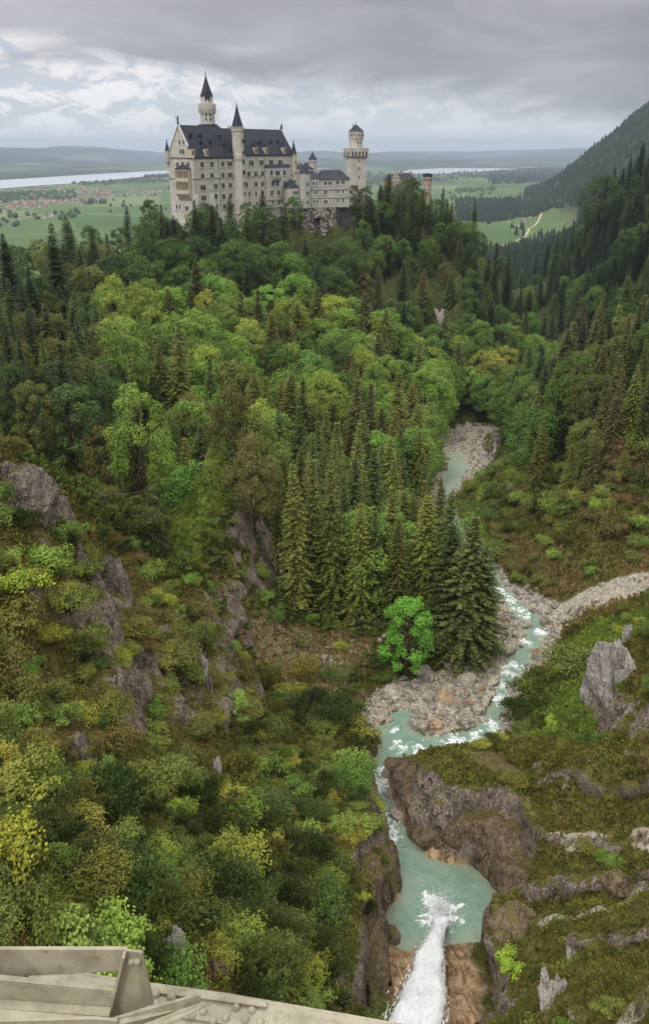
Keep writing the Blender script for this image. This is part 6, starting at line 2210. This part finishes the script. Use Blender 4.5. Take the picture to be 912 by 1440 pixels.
def blob_tpl(seed):
    V, Fq = ICO[2]
    n = fbm(V[:, 0] * 1.7 + seed, V[:, 1] * 1.7, V[:, 2] * 1.7, 3, seed)
    V = V * (1 + .42 * n)[:, None] * np.array([.36, .36, .46]) + np.array([0, 0, .52])
    return V, Fq
CT = [cone_tpl(s) for s in range(4)]
BT = [blob_tpl(s) for s in range(4)]
def merge(name, mat, items, tpls):
    """items: (x,y,z,H,width factor)"""
    rr = np.random.default_rng(5)
    VV, FF, LV, b = [], [], [], 0
    for x, y, z, H, wd in items:
        V, Fq = tpls[int(rr.integers(len(tpls)))]
        a = rr.random() * 6.283
        c, s = math.cos(a), math.sin(a)
        W = np.stack([(V[:, 0] * c - V[:, 1] * s) * H * wd + x, (V[:, 0] * s + V[:, 1] * c) * H * wd + y, V[:, 2] * H + z], 1)
        VV.append(W)
        FF.append(Fq + b)
        b += len(V)
        LV.append(np.clip(rr.random() * .6 + rr.random(len(Fq)) * .4, 0, 1))
    o = add_ob(name, mk_mesh(name, np.concatenate(VV), np.concatenate(FF), [mat], False, {'lv': np.concatenate(LV)}))
    o['kind'] = 'stuff'
    return o
rf_ = np.random.default_rng(55)
con, bro = [], []
OPEN = [[(655, 345), (700, 358), (760, 338), (812, 330), (812, 294), (775, 293), (752, 306), (720, 306), (690, 314), (655, 316)]]
# forest of the near right mountain and its foot
P = np.concatenate([cand_grid(60, 520, 430, 1300, 9.5), cand_grid(230, 1700, 1300, 4300, 17)])
Zp = ground(P[:, 0], P[:, 1])
placed = [(q[1], q[0]) for q in kept]
near_set = {}
for x, y in placed:
    near_set.setdefault((int(x // 7), int(y // 7)), 1)
for (x, y), z in zip(P, Zp):
    px, py = proj((x, y, z))
    if px < 560 or px > 960 or py > 640:
        continue
    if any(in_poly(Q, px, py) for Q in OPEN):
        continue
    if y > 2250 and z < -176 and not (px > 640 and 284 < py < 312 and (px < 690 or py < 318 - (px - 690) * .1)) and not (px > 760 and py < 300):
        continue
    if y < 1150 and z < -172:
        continue
    if y < 1150 and (int(x // 7), int(y // 7)) in near_set:
        continue
    if y < 700 and x < 130 + (y - 430) * .15:
        continue
    if y < 1400 or rf_.random() < .93:
        con.append((x, y, z - .5, rf_.uniform(17, 29), rf_.uniform(1.0, 1.5) * (1.25 if y > 1300 else 1)))
    else:
        bro.append((x, y, z - .5, rf_.uniform(13, 20), 1.1))
def scatter_px(poly, n, kind, h0, h1, z=-195.0):
    P_ = np.array(poly, float)
    x0, y0 = P_.min(0)
    x1, y1 = P_.max(0)
    k = 0
    while k < n:
        px, py = rf_.uniform(x0, x1), rf_.uniform(y0, y1)
        if in_poly(poly, px, py):
            p = U(px, py, z)
            (con if kind == 'c' else bro).append((p[0], p[1], g1(p[0], p[1]) - .5, rf_.uniform(h0, h1), 1.25))
            k += 1
# dark wood on the plain behind the meadows, hedges and copses
scatter_px([(683, 242), (740, 238), (812, 236), (812, 250), (740, 258), (686, 260)], 900, 'c', 20, 30)
scatter_px([(640, 291), (688, 288), (700, 300), (690, 314), (646, 310)], 160, 'c', 20, 30, -188)
scatter_px([(690, 284), (735, 278), (812, 262), (812, 292), (760, 300), (700, 308)], 480, 'c', 20, 30, -188)
scatter_px([(600, 246), (690, 240), (690, 250), (600, 256)], 150, 'b', 12, 20)
scatter_px([(520, 243), (600, 246), (600, 262), (520, 262)], 160, 'b', 12, 20)
scatter_px([(640, 266), (700, 264), (700, 268), (640, 271)], 70, 'b', 10, 16)
scatter_px([(610, 270), (690, 272), (690, 290), (620, 290)], 22, 'b', 10, 16)
scatter_px([(718, 318), (735, 318), (735, 334), (718, 334)], 10, 'c', 16, 24, -186)
scatter_px([(0, 272), (105, 270), (108, 281), (0, 285)], 260, 'b', 10, 18)
scatter_px([(110, 284), (150, 282), (150, 287), (118, 288)], 60, 'c', 12, 20)
scatter_px([(0, 300), (40, 298), (40, 320), (0, 322)], 12, 'b', 12, 18)
scatter_px([(40, 300), (130, 298), (130, 308), (40, 312)], 14, 'b', 12, 18)
scatter_px([(100, 258), (205, 251), (240, 253), (240, 256), (110, 262)], 170, 'b', 10, 16)
scatter_px([(203, 248), (240, 246), (240, 250), (203, 251)], 140, 'c', 16, 26)
scatter_px([(150, 262), (240, 262), (240, 300), (150, 300)], 14, 'b', 10, 16)
scatter_px([(440, 236), (520, 240), (520, 262), (440, 262)], 160, 'b', 12, 20)
nearc = sorted([q for q in con if q[1] < 1150 and q[2] > -172], key=lambda q: q[1])[:275]
nk = set(id(q) for q in nearc)
con = [q for q in con if id(q) not in nk]
for x, y, z, Hh, wd in nearc:
    px, py = proj((x, y, z + Hh))
    where = 'far down the gorge' if px < 760 else 'high on the far right slope' if py < 330 else 'on the far right slope'
    plant('conifer_tree', SPR[int(rf_.integers(5))], x, y, z, Hh / 26, rf_.random() * 6.283, jit(PAL[('blue_spruce', 'dark_spruce', 'mid_spruce')[int(rf_.integers(3))]], rf_), 'tree',
          'conifers on the far right slope', '%s dark conifer %s' % ('tall' if Hh > 25 else 'short' if Hh < 20 else 'medium', where), hint_z=Hh * .6, sxy=1.5)
merge('distant_conifer_forest', M_FARC, con, CT)
merge('distant_broadleaf_copses', M_FARB, bro, BT)
print('FAR', len(con), len(bro))

# lakes
def b_lake(t):
    n = t.noise(t.mapping(t.pos(), (1, .25, 1)), .004, 4, .6)
    t.out(t.pbsdf(t.mix(n, lin(168, 180, 190), lin(196, 204, 210)), .22, None, .6))
M_LAKE = material('lake_water', b_lake)
def lake(name, pts, dz=1.2):
    V = [U(a, b, -194.0 + dz) for a, b in pts]
    o = add_ob(name, mk_mesh(name, np.array(V), [list(range(len(V)))], [M_LAKE]))
    o['kind'] = 'structure'
lake('lake_water', [(-150, 276), (-150, 257), (0, 253.3), (60, 249.5), (137, 244.6), (200, 241.2), (262, 239.2), (262, 243.5), (243, 244.4), (215, 246.6), (190, 249.6), (150, 253.8), (110, 257.4), (60, 260.4), (0, 265.3)])
lake('lake_water', [(575, 238.8), (600, 237.6), (651, 234.4), (700, 233.9), (756, 235.0), (720, 238.3), (685, 240.6), (640, 243.4), (590, 245.2), (560, 244.5)])
lake('lake_water', [(436, 231), (462, 230.6), (462, 237), (436, 238)])

# valley tracks
def b_road(t):
    n = t.noise(t.pos(), .2, 4, .6)
    t.out(t.pbsdf(t.mix(n, lin(150, 138, 112), lin(186, 174, 148)), .95))
M_ROAD = material('gravel_track', b_road)
def ribbon(name, pts, w):
    P_ = [U(a, b, -186) for a, b in pts]
    C = []
    for a, b in zip(P_[:-1], P_[1:]):
        n_ = max(2, int(np.linalg.norm(b - a) / 15))
        for k in range(n_):
            C.append(a + (b - a) * k / n_)
    C.append(P_[-1])
    C = np.array(C)
    T = unit(np.gradient(C, axis=0))
    S = np.stack([-T[:, 1], T[:, 0], 0 * T[:, 0]], 1)
    V = []
    for c, s in zip(C, S):
        for k in (-1, 1):
            q = c + s * w / 2 * k
            V.append((q[0], q[1], max(g1(q[0], q[1]), g1(c[0], c[1])) + .35))
    Fq = [[2 * k, 2 * k + 1, 2 * k + 3, 2 * k + 2] for k in range(len(C) - 1)]
    o = add_ob(name, mk_mesh(name, np.array(V), Fq, [M_ROAD]))
    o['kind'] = 'structure'
ribbon('gravel_road', [(672, 347), (690, 345), (715, 341), (737, 335), (742, 328), (743, 321), (750, 315), (757, 309), (763, 302), (772, 297), (784, 292)], 6)
ribbon('gravel_road', [(743, 321), (733, 316), (722, 311), (712, 307)], 5)
ribbon('gravel_road', [(0, 327), (40, 325), (80, 323)], 7)
ribbon('gravel_road', [(20, 305), (60, 298), (130, 296), (200, 300)], 8)

# houses of the valley
M_HW = m_plain('house_plaster', lin(206, 200, 190), .9, .12, .3)
def b_tile(t):
    c = t.n('ShaderNodeObjectInfo').outputs['Color']
    n = t.noise(t.n('ShaderNodeTexCoord').outputs['Object'], .6, 4, .6)
    t.out(t.pbsdf(t.mix(t.mapr(n, .3, .7, 0, .35), c, (.05, .04, .04, 1)), .85))
M_TILE = material('roof_tiles', b_tile)
M_HG = m_plain('house_window', lin(40, 44, 50), .3, .2, 1)
def house_mesh(w, l, h, rh):
    m = MB()
    m.add([(-w, -l, 0), (w, -l, 0), (w, l, 0), (-w, l, 0), (-w, -l, h), (w, -l, h), (w, l, h), (-w, l, h), (0, -l, h + rh), (0, l, h + rh)],
          [[0, 1, 5, 8, 4], [2, 3, 7, 9, 6], [1, 2, 6, 5], [3, 0, 4, 7]])
    m.mi = 1
    o_ = 1.0
    s = rh / w
    m.add([(-w - o_, -l - o_, h - o_ * s), (0, -l - o_, h + rh + .1), (0, l + o_, h + rh + .1), (-w - o_, l + o_, h - o_ * s), (w + o_, -l - o_, h - o_ * s), (w + o_, l + o_, h - o_ * s)],
          [[0, 1, 2, 3], [1, 4, 5, 2]])
    m.mi = 0
    m.box(w * .4, w * .4 + 1, l * .2, l * .2 + 1, h, h + rh + 1)
    m.mi = 2
    for sgn in (-1, 1):
        for k in range(3):
            for zz_ in (1.0, 3.6):
                y_ = -l + (k + .5) * 2 * l / 3
                m.box(sgn * w - .04, sgn * w + .04, y_ - .6, y_ + .6, zz_, zz_ + 1.4)
    for k in (-.5, .5):
        for zz_ in (1.0, 3.6):
            m.box(k * w - .6, k * w + .6, -l - .04, -l + .04, zz_, zz_ + 1.4)
    return m.mesh('house', [M_HW, M_TILE, M_HG])
HM = [house_mesh(5, 7, 5.6, 4.0), house_mesh(6, 10, 6, 4.6), house_mesh(4.5, 6, 5.2, 3.6)]
HC = [(C3(116, 86, 76), 'red roofed'), (C3(116, 90, 78), 'brown roofed'), (C3(120, 112, 108), 'grey roofed'), (C3(146, 104, 84), 'orange roofed')]
def house(px, py, z, s, label, ci=None, rot=None, group='houses of the valley'):
    p = U(px, py, z)
    ci = int(rf_.integers(4)) if ci is None else ci
    o = add_ob('house', HM[int(rf_.integers(3))], None, (p[0], p[1], g1(p[0], p[1]) - .3), (0, 0, rf_.random() * 3.14 if rot is None else rot), s)
    o.color = (*HC[ci][0], 1)
    thing(o, label or 'small %s house in the far village on the plain' % HC[ci][1], 'house', group)
k = 0
VIL = [(0, 268), (60, 262), (110, 260), (150, 266), (245, 268), (245, 277), (150, 278), (120, 288), (60, 292), (0, 299)]
while k < 270:
    px, py = rf_.uniform(0, 245), rf_.uniform(258, 300)
    if in_poly(VIL, px, py) and rf_.random() < (.55 if px > 150 else 1):
        house(px, py, -194, rf_.uniform(.75, 1.2), None)
        k += 1
for px, py, s, lab, ci in [(62, 306, 1.5, 'red roofed farmhouse in the fields, left of its group', 0), (72, 304, 1.8, 'red roofed farmhouse in the fields, middle of its group', 0), (82, 305, 1.4, 'red roofed farmhouse in the fields, right of its group', 0)]:
    house(px, py, -192, s, lab, ci, .4, 'farm houses in the fields')
for px, py, s, lab, ci, z in [(645, 291, 1.3, 'pale house at the forest edge below the gate tower, left one', 2, -190), (655, 289, 1.6, 'pale long house at the forest edge below the gate tower', 2, -190), (664, 291, 1.3, 'pale house at the forest edge, right of the long house', 2, -190),
                              (737, 310, 1.0, 'white barn by the fork of the tracks on the meadow', 2, -186), (745, 307, .8, 'small white shed right of the barn on the meadow', 2, -186), (781, 289, 1.2, 'orange house where the meadow track meets the forest', 3, -186)]:
    house(px, py, z, s, lab, ci, .8, 'houses by the forest')

# ================================================================== FOOTBRIDGE (the girder seen below the viewer)
def b_paint(t):
    P_ = t.n('ShaderNodeTexCoord').outputs['Object']
    n1, n2, n3 = t.noise(P_, 3, 6, .65), t.noise(P_, 16, 6, .7), t.noise(P_, 60, 4, .7)
    c = t.mix(t.mapr(n1, .3, .7), lin(136, 129, 110), lin(180, 173, 154))
    c = t.mix(t.mapr(n2, .52, .72, 0, .7), c, lin(124, 112, 76))
    c = t.mix(t.mapr(n1, .52, .66, 0, .55), c, lin(138, 122, 76))
    c = t.mix(t.mapr(n3, .60, .75, 0, .7), c, lin(84, 72, 52))
    c = t.mix(t.mapr(n2, .66, .76, 0, .85), c, lin(104, 66, 42))
    n4 = t.noise(t.mapping(P_, (1, 1, .25)), 7, 6, .7)
    c = t.mix(t.mapr(n4, .50, .68, 0, .55), c, lin(110, 104, 84))
    t.out(t.pbsdf(c, .6, t.bump(t.math('ADD', n3, n2), .35, .004), .35))
M_STEEL = material('weathered_cream_paint', b_paint)
bridge = empty('footbridge', 'cream painted riveted steel footbridge girder at the lower left corner', 'bridge', (0, 1.9, -3.1))
B0 = np.array([0, 1.9, -3.1])
def plate(name, pts, th, direction, extra=None):
    """pts: world points of the outline; extruded by th along direction"""
    m = MB()
    n_ = len(pts)
    A = [np.asarray(p) - B0 for p in pts]
    D = unit(np.asarray(direction, float)) * th
    vs = A + [a + D for a in A]
    m.add(vs, [list(range(n_)), list(range(n_, 2 * n_))[::-1]] + [[i_, i_ + n_, (i_ + 1) % n_ + n_, (i_ + 1) % n_] for i_ in range(n_)])
    if extra:
        extra(m)
    o = m.build(name, M_STEEL, bridge)
    bv = o.modifiers.new('edge', 'BEVEL')
    bv.width = .0015
    bv.segments = 2
    bv.limit_method = 'ANGLE'
    return o
def rivet(m, p, nrm, r_=.017):
    nrm = unit(np.asarray(nrm, float))
    a = unit(np.cross(nrm, [1.0, .2, 0]))
    b = np.cross(nrm, a)
    p = np.asarray(p) - B0
    vs, fs = [], []
    pr = [(1.0, -.1), (1.0, .12), (.86, .5), (.5, .8)]
    for q, h_ in pr:
        for k in range(12):
            t_ = 6.283 * k / 12
            vs.append(p + (a * math.cos(t_) + b * math.sin(t_)) * r_ * q + nrm * r_ * h_)
    vs.append(p + nrm * r_ * .9)
    for i_ in range(3):
        for k in range(12):
            k2 = (k + 1) % 12
            fs.append([i_ * 12 + k, i_ * 12 + k2, (i_ + 1) * 12 + k2, (i_ + 1) * 12 + k])
    for k in range(12):
        fs.append([36 + k, 36 + (k + 1) % 12, 48])
    m.add(vs, fs)
ZC = -3.10
UPV = (0, 0, 1)
# bottom chord: wide flange seen from above, with splice plate and rivets
far_e = [(-60, 1376), (40, 1374), (110, 1369), (160, 1378), (214, 1387), (320, 1400), (376, 1411), (480, 1428), (580, 1446)]
far_w = [U(a, b, ZC) for a, b in far_e]
near_w = [p + np.array([0.03, -.42, 0]) for p in far_w]
def riv_chord(m):
    for a, b in ((219, 1413), (270, 1428), (286, 1423), (332, 1417), (354, 1421), (345, 1434), (317, 1432), (300, 1436), (366, 1437), (200, 1436)):
        rivet(m, U(a, b, ZC + .0132), UPV, .016)
plate('chord_flange', far_w + near_w[::-1], -.02, UPV)
lip = [(196, 1386), (310, 1399), (375, 1410.5), (375, 1419), (310, 1410), (200, 1396)]
plate('splice_plate', [U(a, b, ZC + .003) for a, b in lip], .012, UPV)
lip2 = [(215, 1402), (560, 1452), (540, 1475), (200, 1425)]
plate('cover_plate', [U(a, b, ZC + .002) for a, b in lip2], .010, UPV, riv_chord)
# upright edge of the chord
ed = far_w[1:]
plate('chord_web', ed + [p + np.array([0, 0, -.25]) for p in ed[::-1]], .012, (0, 1, 0))
def riv_two(m):
    for a, b in ((219, 1397), (241, 1401)):
        rivet(m, U(a, b, ZC + .016), UPV, .019)
for a, b in ((219, 1397), (241, 1401)):
    m = MB()
    rivet(m, U(a, b, ZC + .016), UPV, .019)
    m.build('rivet', M_STEEL, bridge, True)
# top rail: flat bar on edge
y1 = 2.16
tr0, tr1 = UY(-40, 1337, y1), UY(179, 1337, y1)
br0, br1 = UY(-40, 1377, y1), UY(168, 1366, y1)
plate('rail', [tr0, tr1, br1, br0], .010, (0, 1, 0))
plate('rail_flange', [tr0, tr1, tr1 + np.array([0, .014, .0]), tr0 + np.array([0, .014, .0])], .006, UPV)
# gusset plate
y2 = 2.135
gq = [UY(176, 1337, y2), UY(201, 1340, y2), UY(216, 1412, y2), UY(149, 1436, y2)]
def riv_g(m):
    for a, b in ((184, 1352), (193, 1352)):
        rivet(m, UY(a, b, y2 - .002), (0, -1, .15), .014)
plate('gusset_plate', gq, .010, (0, 1, 0), riv_g)
gl = [UY(174, 1337, y2 - .004), UY(178, 1337, y2 - .004), UY(154, 1434, y2 - .004), UY(149, 1434, y2 - .004)]
plate('gusset_angle', gl, -.03, (0, 1, 0))
# lower channel
y3 = 2.10
plate('channel_web', [UY(-40, 1377, y3), UY(163, 1396, y3), UY(156, 1417, y3), UY(-40, 1402, y3)], .010, (0, 1, 0))
c0, c1 = UY(-40, 1376, y3), UY(164, 1395.5, y3)
plate('channel_flange', [c0, c1, c1 + np.array([0, .022, 0]), c0 + np.array([0, .022, 0])], .006, UPV)
c0, c1 = UY(-40, 1403, y3 - .002), UY(157, 1418, y3 - .002)
plate('channel_flange', [c0, c1, c1 + np.array([0, -.035, 0]), c0 + np.array([0, -.035, 0])], .006, UPV)
# diagonal brace angle
y4 = 2.04
d0, d1 = UY(60, 1452, 2.06), UY(283, 1399, 2.0)
plate('brace', [UY(60, 1443, 2.06), UY(150, 1436, 2.05), UY(282, 1399, 1.98), UY(281, 1414, 1.98), UY(150, 1462, 2.05), UY(60, 1468, 2.06)], .010, (0, 1, 0))
plate('brace_flange', [UY(200, 1442, 1.99), UY(284, 1410, 1.975), UY(296, 1413, 1.93), UY(220, 1450, 1.95)], .006, UPV)
plate('lower_bar', [UY(-40, 1438, 2.02), UY(130, 1433, 2.02), UY(165, 1436, 2.02), UY(165, 1470, 2.02), UY(-40, 1470, 2.02)], .012, (0, 1, 0))
flush_labels()
# ================================================================== CAMERA, SKY, SUN
cam = bpy.data.cameras.new('camera')
cam.sensor_fit = 'VERTICAL'
cam.angle = 2 * math.atan(720 / F)
cam.clip_start = .05
cam.clip_end = 200000
co = add_ob('camera', cam)
co.rotation_euler = (PI / 2 - PITCH, 0, 0)
SC.camera = co

SUN_EL, SUN_AZ = math.radians(52), math.radians(205)     # azimuth from +Y clockwise: sun behind and to the left
sl = bpy.data.lights.new('sun', 'SUN')
sl.energy = 1.5
sl.angle = math.radians(12)
sl.color = (1, .96, .91)
so = add_ob('sun', sl)
sdir = Vector((math.sin(SUN_AZ) * math.cos(SUN_EL), math.cos(SUN_AZ) * math.cos(SUN_EL), math.sin(SUN_EL)))
so.rotation_euler = sdir.to_track_quat('Z', 'Y').to_euler()

w = bpy.data.worlds.new('World')
SC.world = w
w.use_nodes = True
w.cycles.sampling_method = 'MANUAL'
w.cycles.sample_map_resolution = 256
t = NT(w)
sky = t.n('ShaderNodeTexSky', sky_type='NISHITA')
sky.sun_disc = False
sky.sun_elevation = SUN_EL
sky.sun_rotation = SUN_AZ
sky.altitude = 1000
dirv = t.n('ShaderNodeTexCoord').outputs['Generated']
sx = t.n('ShaderNodeSeparateXYZ', ins={0: dirv})
az = t.math('ARCTAN2', sx.outputs[0], sx.outputs[1])
el = t.math('ARCSINE', sx.outputs[2])
ED = t.math('MULTIPLY', el, 57.29578)
AD = t.math('MULTIPLY', az, 57.29578)
def cvec(kx, ky, off=0.0):
    return t.n('ShaderNodeCombineXYZ', ins={0: t.math('MULTIPLY', AD, kx), 1: t.math('MULTIPLY', ED, ky), 2: off}).outputs[0]
# high grey deck with streaks
n_deck = t.noise(cvec(.085, .34, 2.0), 1.0, 7, .58, 0, .6)
n_big = t.noise(cvec(.045, .12, 7.0), 1.0, 4, .5)
deck = t.mix(t.mapr(n_deck, .30, .68), (.36, .365, .395, 1), (.51, .515, .545, 1))
deck = t.mix(t.math('MULTIPLY', t.mapr(n_big, .35, .6), t.mapr(AD, -16, 12, .15, .7)), deck, (.27, .275, .31, 1))
deck = t.mix(t.math('MULTIPLY', t.mapr(AD, -4, -20), .45), deck, (.62, .63, .66, 1))
# brighter cumulus band low above the horizon
n_c = t.noise(cvec(.42, .95, 4.0), 1.0, 8, .6, 0, .5)
n_c2 = t.noise(cvec(.12, .30, 9.0), 1.0, 4, .5)
cum = t.mix(t.mapr(n_c, .40, .62), (.64, .66, .71, 1), (.88, .88, .89, 1))
blue = t.n('ShaderNodeVectorMath', operation='SCALE', ins={0: sky.outputs[0], 'Scale': .1}).outputs[0]
blue = t.mix(.5, blue, (.62, .74, .90, 1))
cum = t.mix(t.math('MULTIPLY', t.mapr(AD, 0, -16), t.mapr(n_c, .44, .58, 0, .9)), cum, (1.0, .995, .98, 1))
gap = t.math('MULTIPLY', t.mapr(n_c, .53, .40), t.mapr(n_c2, .38, .52))
low = t.mix(t.math('MULTIPLY', gap, .6), cum, blue)
low = t.mix(t.mapr(ED, 2.2, -.2), low, (.84, .87, .91, 1))
# how high the bright band reaches: higher at the left
edge = t.math('ADD', t.math('ADD', 3.6, t.math('MULTIPLY', AD, -.10)), t.math('MULTIPLY', t.math('SUBTRACT', n_deck, .5), 6.5))
up_f = t.mapr(t.math('SUBTRACT', ED, edge), -1.3, 1.3)
skyc = t.mix(up_f, low, deck)
# unseen sky overhead and behind the camera, brightened to light the ground
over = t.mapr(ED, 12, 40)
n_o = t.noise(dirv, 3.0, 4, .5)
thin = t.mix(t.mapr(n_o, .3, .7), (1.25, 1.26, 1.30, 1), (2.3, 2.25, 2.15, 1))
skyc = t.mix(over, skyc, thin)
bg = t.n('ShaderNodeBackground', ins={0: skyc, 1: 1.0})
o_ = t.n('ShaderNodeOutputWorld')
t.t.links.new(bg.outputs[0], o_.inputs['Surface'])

# haze: one closed box of even thin air round everything
HZ = MB().box(-19500, 19500, -900, 32500, -206, 262)
def b_haze(t):
    v = t.n('ShaderNodeVolumePrincipled')
    v.inputs['Color'].default_value = (.70, .82, 1.0, 1)
    v.inputs['Density'].default_value = HAZE
    v.inputs['Anisotropy'].default_value = .2
    t.out(None, v.outputs[0])
HAZE = 6.0e-5
if HAZE:
    hz = HZ.build('haze', material('thin_haze', b_haze))
    hz['kind'] = 'stuff'

SC.view_settings.view_transform = 'Standard'
SC.view_settings.look = 'None'
SC.view_settings.exposure = 0.0
SC.view_settings.gamma = 1
SC.view_settings.use_curve_mapping = False
cy = SC.cycles
cy.max_bounces = 5
cy.diffuse_bounces = 2
cy.glossy_bounces = 2
cy.transmission_bounces = 3
cy.transparent_max_bounces = 6
cy.volume_bounces = 0
cy.caustics_reflective = False
cy.caustics_refractive = False
cy.use_adaptive_sampling = True
cy.adaptive_threshold = .02
cy.use_denoising = True
try:
    cy.denoiser = 'OPENIMAGEDENOISE'
except Exception:
    pass
